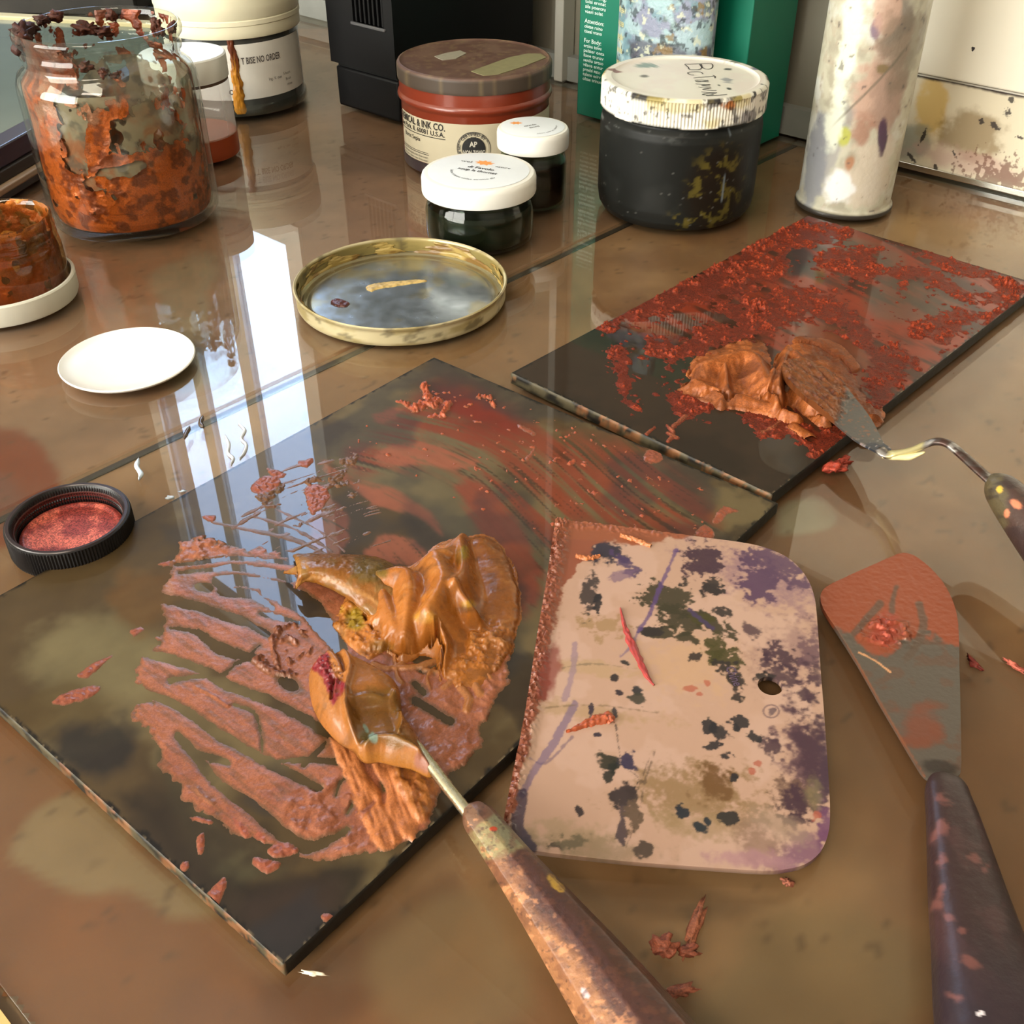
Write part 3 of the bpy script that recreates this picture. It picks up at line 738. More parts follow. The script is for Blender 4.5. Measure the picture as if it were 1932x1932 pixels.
# 2 translucent plastic jar with a white lid, behind the big jar
tj = thing('plastic_jar', 'frosted plastic jar with a white lid and orange paint at the bottom', 'jar', (-.2235, .775, .0004))
m_frost = mat('frosted_plastic', (205, 196, 186), .45, spec=.3, alpha=.38)
lathe('jar_body', [(.0275, .0004), (.0288, .001), (.0290, .004), (.0285, .050), (.0268, .053), (.0268, .060)], m_frost, tj, 72, cap1=False)
lathe('paint_inside', dense([(.0270, 0), (.0289, .0010), (.0292, .004), (.0289, .0150), (.0280, .0157), (.0001, .0150)], .003), mat('orange_paint', (176, 70, 24), .35), tj, 72, cap1=False)
lathe('ring_gap', [(.0283, .0505), (.0285, .0525)], mat('brown_gap', (110, 84, 66), .7), tj, 72, cap0=False, cap1=False)
lathe('lid', [(.0284, .0528), (.0292, .0528), (.0296, .0534), (.0296, .0655), (.0292, .0672), (.0282, .0681), (.0262, .0683), (.0001, .0680)], m_lid, tj, 96, knurl=(.0532, .066, 110, .0004), cap1=False)

# 3 jar with a cream lid and a printed label
CX, CY = -.219, .905
cj = thing('cream_lidded_jar', 'wide jar with a cream lid, printed label and a brown paint drip', 'jar', (CX, CY, .0004))
lathe('jar_body', [(.049, 0), (.0520, .0012), (.0528, .004), (.0516, .008), (.0516, .060), (.050, .062)], mat('jar_grey_contents', (70, 72, 68), .2, spec=.5, coat=.4, var=.3, vscale=60), cj, 96)
lathe('glass_foot', [(.0526, .0005), (.0534, .002), (.0532, .007), (.0520, .009)], m_clear, cj, 96, cap0=False, cap1=False)
ct = math.atan2(-CY, -CX)
cyl_patch('label', .0517, ct - 1.45, .0517 * 2.75, .0135, .0535, mat('label_paper', (214, 212, 204), .7, var=.04, vscale=40), cj, 60, .0002)
lab = cj.children[-1] if False else [o for o in bpy.data.objects if o.name.startswith('label') and o.parent == cj][0]
L = Letters().add('B', .0655, .0405, .0062, bold=.01).add('T BISE NO ORDER', .0790, .0395, .0066, fit=.0325, bold=.02)
L.add('Ing. V. oun', .0985, .0252, .0032, fit=.0120).add('5 hours', .1125, .0265, .0032, fit=.0080).add('Brush', .1145, .0222, .0030, fit=.006).add('rinse', .1155, .0182, .0030, fit=.006)
L.add('O', .0665, .0180, .0052, bold=.02)
L.build('lettering', on_cyl(.0517, ct - 1.45, 0, .0004), mat('faded_print', (96, 90, 88), .7), lab)
lathe('lid', dense([(.0515, .0575), (.0535, .0575), (.0540, .0585), (.0540, .0660), (.0546, .0666), (.0546, .0695), (.0540, .0702), (.0546, .0712), (.0546, .0745), (.0552, .0760), (.0553, .0850), (.0545, .0880), (.0525, .0893), (.0001, .0885)], .004), mat('cream_lid', (222, 216, 188), .42, var=.06, vscale=40), cj, 110, cap1=False)
def drip(name, th, R, z0, z1, w, seed, col, m, parent, thick=.0016):
    n = 60; z = np.linspace(z0, z1, n); wd = w * (.55 + .45 * np.linspace(0, 1, n)) * (.75 + .5 * fbm(z * 300, z * 0, seed, 3))
    u = np.linspace(-1, 1, 15)
    Z, U = np.meshgrid(z, u, indexing='ij'); W = np.repeat(wd[:, None], 15, 1)
    T = th + U * W / R + (fbm(Z * 150, Z * 0 + 3, seed, 2) - .5) * .05
    r = R + .0001 + thick * np.clip(1 - U ** 2, 0, 1) ** .6 * (.5 + fbm(T * 60, Z * 400, seed, 3))
    V = np.stack([r * np.cos(T), r * np.sin(T), Z], -1).reshape(-1, 3)
    f = fbm(T * 70, Z * 90, seed + 3, 4)
    c = mixc(np.broadcast_to(lin(col[0]), T.shape + (3,)), lin(col[1]), sstep(.45, .6, f)); c = mixc(c, lin(col[2]), sstep(.3, .7, (z0 - Z) / (z0 - z1) + (f - .5)) * .8)
    return mesh_obj(name, V, grid_faces(n, 15), m, parent, True, c.reshape(-1, 3))
drip('paint_drip', ct - 1.45 + .0735 / .0517, .0518, .0600, .0035, .0048, 5, ((120, 58, 22), (90, 40, 24), (206, 140, 40)), mat('drip_paint', attr=True, rough=.35, bump=.2, bscale=600), cj, .0012)

# 4 red ink tin
RX, RY = -.0246, .7683
rt = thing('red_ink_tin', 'red-brown ink tin with a dusty brown lid and a printed paper label', 'tin', (RX, RY, .0004))
m_red = mat('tin_red', (146, 58, 34), .32, spec=.5, coat=.3, var=.08, vscale=30)
lathe('tin_body', [(.0490, 0), (.0505, .001), (.0508, .003), (.0508, .0410), (.0514, .0425), (.0526, .0438), (.0530, .0452), (.0526, .0466), (.0516, .0478), (.0516, .0580)], m_red, rt, 120)
lathe('bottom_band', [(.0511, .0004), (.0513, .003), (.0513, .0072), (.0509, .0076)], mat('dark_band', (64, 52, 58), .3, coat=.4), rt, 120, cap0=False, cap1=False)
def lidcol(th, z, r):
    x, y = r * np.cos(th), r * np.sin(th)
    c = np.empty((len(z), 3)); c[:] = lin((104, 74, 62))
    c = mixc(c, lin((120, 92, 76)), sstep(.4, .65, fbm(x * 90, y * 90, 3, 5)))
    c = mixc(c, lin((78, 66, 54)), sstep(.0652, .0640, z) * .9)
    return mixc(c, lin((150, 130, 90)), sstep(.62, .7, fbm(x * 300, y * 300, 8, 3)) * .35)
lathe('lid', dense([(.0518, .0555), (.0524, .0555), (.0526, .0565), (.0526, .0642), (.0518, .0656), (.0505, .0661), (.0495, .0655), (.0480, .0652), (.0001, .0652)], .0012), mat('dusty_lid', attr=True, rough=.55), rt, 150, colfn=lidcol, cap1=False)
rtc = math.atan2(-RY, -RX)
LBL0 = rtc - 1.32
cyl_patch('label', .0509, LBL0, .0509 * 2.9, .0080, .0372, mat('label_cream', (194, 184, 158), .65, var=.05, vscale=50), rt, 70, .0003)
lab = [o for o in bpy.data.objects if o.name.startswith('label') and o.parent == rt][0]
tx = on_cyl(.0509, LBL0, 0, .0006)
L = Letters().add('CHEMICAL & INK CO.', -.0035, .0318, .0064, fit=.0500, bold=.022).add('Lake Park, IL 60081 U.S.A.', -.002, .0278, .0044, fit=.0480, bold=.016)
L.bar(-.002, .0262, .0465, .0267, 24).add('Burnt Sepia', .006, .0218, .0042, fit=.0195, bold=.006)
L.bar(.0, .0148, .0325, .0151, 16).bar(.0, .0136, .0330, .0140, 16)
for i in range(3): L.add('oenlisa tuvor elspina orate silnou evatri', .002, .0112 - i * .0022, .0022, fit=.0300)
L.build('lettering', tx, mat('label_print', (46, 42, 40), .6), lab)
L = Letters()
sc_ = (.0655, .0215)
L.ring(sc_[0], sc_[1], .0108, .0112).ring(sc_[0], sc_[1], .0100, .0102)
L.add('* CERTIFIED BY *', 0, 0, .0030, bold=.02, arc=(sc_[0], sc_[1], .0086, math.radians(158), -1), fit=.0200)
L.add('ACMI ART', 0, 0, .0028, bold=.02, arc=(sc_[0], sc_[1], .0086, math.radians(222), -1), fit=.0090)
L.build('seal_ring', tx, mat('seal_grey', (84, 82, 78), .6), lab)
L = Letters(); rows_ = np.linspace(-.0077, .0077, 33)
for y0, y1 in zip(rows_[:-1], rows_[1:]):
    w_ = math.sqrt(max(.0077 ** 2 - ((y0 + y1) / 2) ** 2, 0)); L.bar(sc_[0] - w_, sc_[1] + y0, sc_[0] + w_, sc_[1] + y1, 10)
L.build('seal_disc', on_cyl(.0509, LBL0, 0, .0007), mat('seal_black', (34, 34, 34), .6), lab)
L = Letters().add('AP', sc_[0] - .0026, sc_[1] + .0015, .0048, fit=.0050, bold=.03).add('NON-TOXIC', sc_[0] - .0070, sc_[1] - .0038, .0042, fit=.0142, bold=.02)
L.build('seal_letters', on_cyl(.0509, LBL0, 0, .0010), mat('seal_white', (200, 196, 182), .6), lab)
# tape left on the lid
def lid_tape(name, pts, z, m, parent):
    V = []
    for x, y in pts:
        p = at(x, y, z + .0004); V.append((p[0] - RX, p[1] - RY, z))
    n = len(V); V += [(a, b, c - .0006) for a, b, c in V]
    F = [tuple(range(n)), tuple(range(2 * n - 1, n - 1, -1))] + [(i, n + i, n + (i + 1) % n, (i + 1) % n) for i in range(n)]
    return mesh_obj(name, V, F, m, parent, False)
lid_tape('tape', [(889, 134), (912, 142), (940, 140), (985, 126), (1031, 108), (1020, 101), (995, 101), (960, 108)], .0656, mat('old_tape', (150, 144, 104), .6, var=.1, vscale=200), rt)
lid_tape('tape', [(820, 106), (835, 113), (860, 110), (880, 100), (868, 95), (840, 100)], .0656, mat('pale_tape', (164, 158, 140), .6, var=.1, vscale=200), rt)

# 5 and 6 small jars with printed white lids
def small_jar(name, label, x, y, R, H, z_l, contents, dark, group=None, mlid=None):
    t = thing(name, label, 'jar', (x, y, .0004), 0, group)
    k = R / .0337
    lathe('jar_glass', [(.0290 * k, 0), (.0312 * k, .001), (.0320 * k, .004), (.0320 * k, z_l - .010), (.0308 * k, z_l - .006), (.0296 * k, z_l - .004), (.0296 * k, z_l + .003)], glass_mat('small_jar_glass', (220, 230, 215), .02, .0, ior=1.5), t, 80, cap1=False)
    lathe('contents', dense([(.0280 * k, .0016), (.0300 * k, .003), (.0306 * k, .006), (.0306 * k, contents), (.0290 * k, contents + .0004), (.0001, contents)], .003), dark, t, 80, cap1=False)
    lathe('thread_ring', [(.0296 * k, z_l - .0034), (.0306 * k, z_l - .0026), (.0306 * k, z_l - .0018), (.0296 * k, z_l - .001)], MATS['small_jar_glass'], t, 80, cap0=False, cap1=False)
    lathe('lid', [(R * .965, z_l), (R * .992, z_l), (R, z_l + .0008), (R, H - .0030), (R * .985, H - .0012), (R * .955, H - .0002), (R * .92, H), (.0001, H)], m_lid, t, 110, cap1=False)
    lathe('lid_sticker', [(R * .88, H + .0002), (R * .85, H + .00035), (.0001, H + .00035)], mlid or m_lid2, t, 80, cap0=False, cap1=False)
    return t
m_dk = mat('dark_oil', (20, 26, 18), .3, spec=.5, var=.4, vscale=90)
wl = small_jar('small_jar', 'squat jar of dark oil with a white lid in front of the red tin', -.0189, .624, .0337, .0396, .0285, .0215, m_dk, 'small jars with printed white lids')
def px_lid(jarobj, z):
    """flat mapping so that (x, y) given in picture pixels lands on a level lid"""
    def f(V):
        p = at(V[:, 0], V[:, 1], z + V[:, 2])
        return p - np.array(jarobj.location)
    return f
H_ = .0404
ctr = at(903, 321, H_)
def lid_local(jarobj, z, rot):
    c, s = math.cos(rot), math.sin(rot)
    return lambda V: np.stack([V[:, 0] * c - V[:, 1] * s, V[:, 0] * s + V[:, 1] * c, np.full(len(V), z)], 1)
L = Letters().add('di Favolo', -.0085, .0020, .0046, fit=.0170, bold=.02, rot=0).add('soup la thornet', -.0125, -.0030, .0046, fit=.0250, bold=.015)
L.add('wel', -.0165, .0095, .0036, fit=.007).add('nature', .0065, .0085, .0036, fit=.0095)
L.add('ilnoe sratuo vinlae stroino elv', 0, 0, .0028, arc=(0, 0, .0165, math.radians(200), 1), fit=.0380)
L.build('lettering', lid_local(wl, .03998 + .0001, math.radians(-24)), m_print, wl)
star = [(.0065 * (1 if k % 2 else .62) * math.cos(k * math.pi / 9) - .002, .0042 * (1 if k % 2 else .6) * math.sin(k * math.pi / 9) + .0125) for k in range(18)]
Letters().poly(star).build('logo', lid_local(wl, .03998 + .00005, math.radians(-24)), m_orange, wl)
m_dk2 = mat('dark_varnish', (30, 14, 10), .25, spec=.5, var=.5, vscale=120)
sj = small_jar('small_jar', 'small jar of dark brown varnish with a white lid beside the red tin', .0137, .681, .0225, .0470, .0355, .0270, m_dk2, 'small jars with printed white lids')
L = Letters().add('nirando', -.005, .0015, .0034, fit=.0085, bold=.02).add('azorti', -.0035, -.0025, .0034, fit=.0070, bold=.02)
L.add('olnie satruo elvina s', 0, 0, .0022, arc=(0, 0, .0150, math.radians(250), 1), fit=.0230)
L.build('lettering', lid_local(sj, .0474, math.radians(28)), m_print, sj)
star = [(.0045 * (1 if k % 2 else .6) * math.cos(k * math.pi / 8) - .0105, .0030 * (1 if k % 2 else .6) * math.sin(k * math.pi / 8) + .0065) for k in range(16)]
Letters().poly(star).build('logo', lid_local(sj, .04738, math.radians(0)), m_orange, sj)

# 7 black jar with a ribbed white lid
BX, BY = .1041, .673
bj = thing('black_paint_jar', 'squat black paint jar with a ribbed, paint-spotted white lid', 'jar', (BX, BY, .0004))
def bcol(th, z, r):
    u = th * .05
    c = np.empty((len(z), 3)); c[:] = lin((32, 33, 31))
    c = mixc(c, lin((44, 45, 43)), sstep(.45, .7, fbm(u * 50, z * 50, 2, 4)) * .7)
    d = (th - math.atan2(-BY, -BX) + np.pi) % (2 * np.pi) - np.pi
    reg = sstep(0, .5, blob(d, z, .55, .026, .55, .034))
    c = mixc(c, lin((36, 24, 12)), reg * .7)
    f = fbm(u * 240, z * 240, 15, 4)
    c = mixc(c, lin((104, 92, 40)), sstep(.56, .68, f) * np.maximum(reg, sstep(0, .5, blob(d, z, .35, .007, .6, .012))) * .9)
    c = mixc(c, lin((120, 130, 136)), sstep(.0, .35, blob(d, z, .62, .038, .06, .006, 60) + (f - .5)))
    c = mixc(c, lin((120, 124, 120)), sstep(.60, .70, fbm(u * 120, z * 300, 19, 4)) * sstep(.052, .058, z) * sstep(.3, -.6, d) * .8)
    return mixc(c, lin((120, 120, 114)), sstep(.86, .90, fbm(u * 1500, z * 1500, 23, 2)) * .6)
lathe('jar_body', dense([(.0425, 0), (.0455, .0016), (.0480, .0055), (.0490, .012), (.0492, .054), (.0484, .058), (.0460, .061), (.0455, .066)], .001), mat('black_jar', attr=True, rough=.45, spec=.16), bj, 260, colfn=bcol)
bth = math.atan2(-BY, -BX)
def blid(th, z, r):
    u = th * .05; x, y = r * np.cos(th), r * np.sin(th)
    d = (th - bth + np.pi) % (2 * np.pi) - np.pi
    c = np.empty((len(z), 3)); c[:] = lin((218, 215, 204))
    c = mixc(c, lin((216, 208, 200)), sstep(.4, .7, fbm(x * 60, y * 60, 4, 4)) * sstep(.047, .045, r))
    side = sstep(.0472, .0486, r)
    f = fbm(u * 130, z * 40, 33, 5); f2 = fbm(u * 300, z * 300, 35, 4)
    c = mixc(c, lin((40, 38, 36)), side * sstep(.0750, .0776, z) * sstep(.52, .60, f + .06 * sstep(-.3, .4, d)))          # black along the upper edge
    c = mixc(c, lin((196, 176, 96)), side * sstep(.54, .70, fbm(u * 60, z * 90, 37, 4)) * .55)
    c = mixc(c, lin((120, 116, 124)), side * sstep(.54, .68, fbm(u * 80, z * 120, 39, 4)) * sstep(.2, .8, d) * .8)
    c = mixc(c, lin((176, 110, 60)), side * sstep(.0, .4, blob(d, z, .55, .0755, .12, .003) + f2 - .5))
    c = mixc(c, lin((44, 40, 44)), side * sstep(.64, .70, f2) * .7)
    c = mixc(c, lin((36, 38, 34)), sstep(.0648, .0636, z) * sstep(.48, .58, fbm(u * 90, z * 0, 44, 4)))
    top = 1 - side
    for px_, py_, rx, ry, col, rot in ((1214, 120, 30, 8, (130, 160, 152), 5), (1216, 139, 12, 4, (90, 84, 70), 10), (1372, 146, 13, 9, (160, 164, 170), 0), (1374, 126, 9, 3, (70, 80, 84), 10), (1376, 163, 5, 3, (50, 58, 62), 0), (1385, 115, 22, 5, (120, 120, 110), 8), (1427, 129, 14, 4, (110, 110, 150), 25), (1160, 131, 16, 4, (150, 90, 84), -10), (1357, 156, 3, 2, (60, 70, 70), 0), (1437, 158, 3, 2, (60, 70, 70), 0)):
        p = at(px_, py_, .0800); k = px_size(p)
        uu = (x + BX - p[0]) / (rx * k); vv = (y + BY - p[1]) / (ry * k / .33)
        c = mixc(c, lin(col), top * sstep(0, .5, 1 - np.sqrt(uu ** 2 + vv ** 2) + (f2 - .5) * 1.2) * .9)
    return c
lathe('lid', dense([(.0470, .0627), (.0492, .0627), (.0497, .0634), (.0497, .0776), (.0490, .0788), (.0478, .0794), (.0440, .0794), (.0430, .0786), (.0415, .0782), (.0001, .0782)], .0010), mat('ribbed_lid', attr=True, rough=.4), bj, 780, colfn=blid, knurl=(.0640, .0770, 156, .0006), cap1=False)
# handwriting on the lid, strokes read from the photograph
hw = [[(948, 172), (1000, 173), (1120, 168), (1180, 166), (1225, 168), (1240, 185), (1235, 210), (1205, 224), (1160, 222), (1130, 205), (1112, 190), (1105, 172)], [(948, 175), (985, 205), (1000, 228), (1070, 232), (1110, 225), (1128, 200), (1118, 172)],
      [(1140, 275), (1110, 255), (1040, 252), (990, 258), (980, 268), (1010, 283), (1045, 285)],
      [(1040, 317), (1120, 308), (1265, 300)], [(1240, 288), (1265, 300), (1262, 318)],
      [(1050, 340), (1110, 338), (1200, 345), (1150, 350), (1085, 358), (1060, 348), (1110, 352), (1200, 358)], [(1060, 378), (1130, 384), (1218, 386), (1120, 396), (1215, 404)],
      [(1090, 410), (1150, 418), (1225, 420), (1130, 436), (1230, 445), (1280, 446)], [(1120, 462), (1200, 468), (1285, 470)], [(1270, 478), (1180, 478), (1130, 490), (1200, 494), (1250, 486)], [(1170, 502), (1260, 500), (1390, 488)], [(1090, 530), (1180, 528), (1290, 528)]]
L = Letters()
for s in hw:
    P = resample([(1120 + x / 5.52, 90 + y / 5.52) for x, y in s], 26)
    p = at(P[:, 0], P[:, 1], .0787) - np.array([BX, BY, 0])
    L.line(p[:, :2], .0007)
L.build('handwriting', lambda V: np.stack([V[:, 0], V[:, 1], np.full(len(V), .07845)], 1), mat('pencil', (66, 60, 62), .6), bj)

# 8 tall paint-covered can
TX, TY = .2130, .675
tc_ = thing('tall_can', 'tall narrow can crusted with white and pink paint in front of the white cabinet', 'can', (TX, TY, .0004))
tth = math.atan2(-TY, -TX)
def tcol(th, z, r):
    u = th * .0285; d = (th - tth + np.pi) % (2 * np.pi) - np.pi
    c = np.empty((len(z), 3)); c[:] = lin((188, 184, 164))
    w = fbm(u * 55, z * 55, 7, 5) - .5; w2 = fbm(u * 200, z * 200, 9, 4) - .5
    c = mixc(c, lin((200, 200, 192)), sstep(.02, .16, w) * .8); c = mixc(c, lin((150, 140, 120)), sstep(.05, .2, -w) * .5); c = mixc(c, lin((176, 160, 140)), sstep(.08, .2, w2) * .5)
    def put(dc, zc, rx, rz, col, k=1., rot=0):
        nonlocal c
        c = mixc(c, lin(col), sstep(-.25, .3, blob(d, z * 30, dc, zc * 30, rx, rz * 30, rot) + w * 1.6 + w2 * .6) * k)
    put(.25, .075, .55, .022, (186, 150, 132), .85); put(.55, .085, .4, .035, (168, 140, 124), .8); put(.35, .030, .6, .022, (196, 182, 164), .8)
    put(.12, .055, .25, .010, (170, 130, 110), .9); put(-.55, .04, .3, .022, (168, 166, 162), .9); put(-.35, .06, .25, .012, (150, 152, 148), .7); put(-.80, .025, .3, .03, (150, 152, 158), .9)
    put(-.2, .050, .12, .006, (178, 180, 70), .9); put(.0, .036, .14, .007, (170, 110, 70), .8); put(.55, .052, .1, .009, (84, 58, 84), .95, 10); put(.02, .112, .09, .005, (120, 80, 120), .8)
    put(.45, .118, .3, .012, (140, 128, 118), .8); put(.2, .120, .25, .01, (196, 160, 140), .7); put(-.15, .02, .3, .012, (216, 216, 216), .9)
    put(.75, .10, .5, .02, (130, 118, 100), .6); put(-.5, .1, .25, .05, (222, 226, 206), .7); put(.3, .09, .12, .003, (140, 120, 84), .9)
    dg = np.abs((d - .1) * .028 - (z - .078) * .75)
    c = mixc(c, lin((120, 112, 96)), sstep(.0014, .0004, dg) * sstep(-.6, -.2, d) * sstep(.9, .6, d) * .7)
    c = mixc(c, lin((90, 84, 84)), sstep(.27, .34, w2) * .7)
    return mixc(c, lin((56, 50, 44)), sstep(.0040, .0028, z))
lathe('can_body', dense([(.0285, 0), (.0300, .0004), (.0304, .0016), (.0302, .0030), (.0290, .0042), (.0286, .006), (.0287, .060), (.0283, .2), (.027, .206), (.0001, .207)], .0011), mat('crusted_paint', attr=True, rough=.42, spec=.5, bump=.25, bscale=350), tc_, 240, colfn=tcol, cap1=False)

# 9 small ochre jar standing in a white lid, at the left edge
wlid = thing('jar_lid', 'white screw lid lying upside down under the small ochre jar', 'lid', (-.2745, .540, .0004))
lathe('lid_shell', [(.0365, 0), (.0378, .0006), (.0384, .002), (.0386, .0115), (.0380, .0122), (.0368, .0122), (.0364, .0112), (.0362, .0030), (.0355, .0022), (.0001, .0022)], mat('chalky_lid', (216, 214, 200), .5, var=.06, vscale=60), wlid, 100, cap1=False)
oj = thing('ochre_jar', 'small open jar full of ochre paint standing in a white lid', 'jar', (-.2690, .545, .0030))
OTH = math.atan2(-.545, .2690)
lathe('jar_glass', [(.0262, 0), (.0280, .001), (.0284, .004), (.0284, .022), (.0279, .0265), (.0272, .028), (.0276, .0295), (.0276, .0308), (.0268, .032), (.0274, .0335), (.0274, .0348), (.0267, .036), (.0270, .0385), (.0272, .0405), (.0264, .0414), (.0254, .0408), (.0250, .037), (.0250, .028), (.0265, .022), (.0265, .004)], glass_mat('ochre_glass', (236, 214, 180), .02, .05, (170, 120, 60), 1.5), oj, 90, sharp=60)
def ocol(T, Z, h):
    c = np.empty(T.shape + (3,)); c[:] = lin((166, 88, 36))
    c = mixc(c, lin((120, 84, 36)), sstep(.45, .6, fbm(T * 4, Z * 160, 3, 4)) * sstep(.012, .03, Z))
    return mixc(c, lin((206, 144, 70)), sstep(.035, .041, Z) * .8)
cyl_smear('paint_smear', lambda z: np.interp(z, [.003, .022, .028, .041], [.0264, .0264, .0252, .0262]), (.003, .0412), lambda T, Z: (fbm(T * 4, Z * 120, 41, 4) - .34) * 3 + .4 * sstep(.02, .0, Z), ocol, m_cop, oj, 200, 120, .0010)
lump_disc('paint_bed', .0250, .020, lambda X, Y, R: .010 * (fbm(X * 130, Y * 130, 17, 4) - .3) + .012 * sstep(.012, .025, R) * sstep(-.01, .02, -Y * .5 + X), lambda X, Y, Z: mixc(np.broadcast_to(lin((178, 116, 46)), X.shape + (3,)), lin((96, 50, 24)), sstep(.4, .6, fbm(X * 160, Y * 160, 19, 4))), mat('wet_ochre', attr=True, rough=.28, bump=.2, bscale=500), oj)

# 10 framed glass tray and dark crate at the far left
TRZ = .030
cA = at(0, 279, TRZ); cB = at(56, 248, TRZ)
ang = math.atan2(cB[1] - cA[1], cB[0] - cA[0])
dv = np.array([math.cos(ang), math.sin(ang)]); nv_ = np.array([-dv[1], dv[0]])
org = cB[:2] - dv * .30
yb = at(30, 52, TRZ)[1]
LN = (yb - org[1]) / dv[1]
tray = thing('framed_glass_tray', 'grey-green glass tray in a dark stepped frame at the left edge of the table', 'tray', (org[0], org[1], .0006), ang)
box('frame_rail', (0, 0, .017), (LN, .016, TRZ), mat('purple_black', (44, 36, 62), .35, coat=.3), tray, .0012)
box('frame_rail', (0, .30, .017), (LN, .316, TRZ), MATS['purple_black'], tray, .0012)
box('frame_rail', (0, .016, .017), (.016, .30, TRZ), MATS['purple_black'], tray, .0012)
box('back_rail', (LN - .012, .016, .017), (LN, .30, TRZ + .002), mat('cream_rail', (196, 182, 140), .5), tray, .0012)
box('frame_side', (0, -.002, .0095), (LN, .316, .017), mat('dark_wood', (38, 28, 22), .5), tray, .001)
box('ledge', (-.002, -.007, .0055), (LN, .316, .0095), mat('cream_ledge', (176, 150, 120), .55, var=.1, vscale=50), tray, .001)
box('tray_foot', (0, -.004, 0), (LN, .31, .0055), MATS['dark_wood'], tray, .0006)
box('glass_sheet', (.016, .016, .018), (LN - .012, .30, .0285), mat('grey_green_glass', (128, 142, 134), .12, spec=.5, var=.08, vscale=12), tray)
cr = thing('dark_crate', 'dark stained wooden crate at the back left corner of the table', 'crate', (-.56, 1.215, .0006), math.radians(-3))
box('crate_body', (-.30, 0, 0), (.175, .075, .16), mat('crate_wood', (36, 31, 22), .7, var=.5, vscale=40), cr, .002)
box('crate_slat', (-.30, -.006, .0), (.175, 0, .05), MATS['crate_wood'], cr, .001)
box('crate_slat', (-.30, -.006, .056), (.175, 0, .11), MATS['crate_wood'], cr, .001)

# ================================================================== discs and lids on the table
DX, DY = -.1868, .4662
dsc = lathe('white_disc', [(.0225, 0), (.0265, .0003), (.0305, .0018), (.0320, .0030), (.0322, .0036), (.0317, .0040), (.0300, .0032), (.0260, .0018), (.0200, .0011), (.0001, .0008)], mat('white_plastic', (242, 242, 236), .3, var=.02, vscale=50), None, 120, (DX, DY, .0004), cap1=False)
tag(dsc, 'plain shallow white plastic disc lying on the left glass pane', 'disc')

LX, LY = -.0594, .5391
gl = thing('tin_lid', 'upturned gold tin lid with a mirror-like inside and ochre paint round the rim', 'lid', (LX, LY, .0004))
def tlid(th, z, r):
    u = th * .055; x, y = r * np.cos(th), r * np.sin(th)
    c = np.empty((len(z), 3)); c[:] = lin((200, 188, 150))
    c = mixc(c, lin((150, 132, 66)), sstep(.0556, .0553, r) * .9)
    c = mixc(c, lin((170, 150, 90)), sstep(.45, .65, fbm(u * 60, z * 200, 3, 4)) * .7)
    return mixc(c, lin((90, 80, 60)), sstep(.62, .72, fbm(u * 120, z * 260, 6, 4)) * .6)
m_gold = mat('gold_tin', attr=True, rough=.42, metal=.35, rough_var=.08, vscale=80)
lathe('lid_rim', dense([(.0545, 0), (.0556, .0005), (.0562, .0016), (.0562, .0084), (.0570, .0096), (.0571, .0104), (.0565, .0109), (.0557, .0104), (.0553, .0094), (.0552, .0030)], .0012), m_gold, gl, 160, colfn=tlid, cap0=False, cap1=False)
def tin_in(X, Y, Z):
    r = np.hypot(X, Y); th = np.arctan2(Y, X)
    c = np.empty(X.shape + (3,)); c[:] = lin((166, 176, 184))
    c = mixc(c, lin((176, 160, 110)), sstep(.046, .051, r) * .8)
    w = fbm(X * 70, Y * 70, 11, 5) - .5
    return mixc(c, lin((188, 176, 130)), sstep(.0, .16, w + sstep(.03, .05, r) * .15 + .12 * sstep(.0, .04, Y) - .14) * .6)
lump_disc('lid_bottom', .0552, .0012, lambda X, Y, R: -.0005 * sstep(.0505, .0490, R) + .0014 * sstep(.0525, .055, R), tin_in, mat('tin_mirror', attr=True, rough=.20, metal=.75, rough_var=.08, vscale=50), gl, 140, 60)
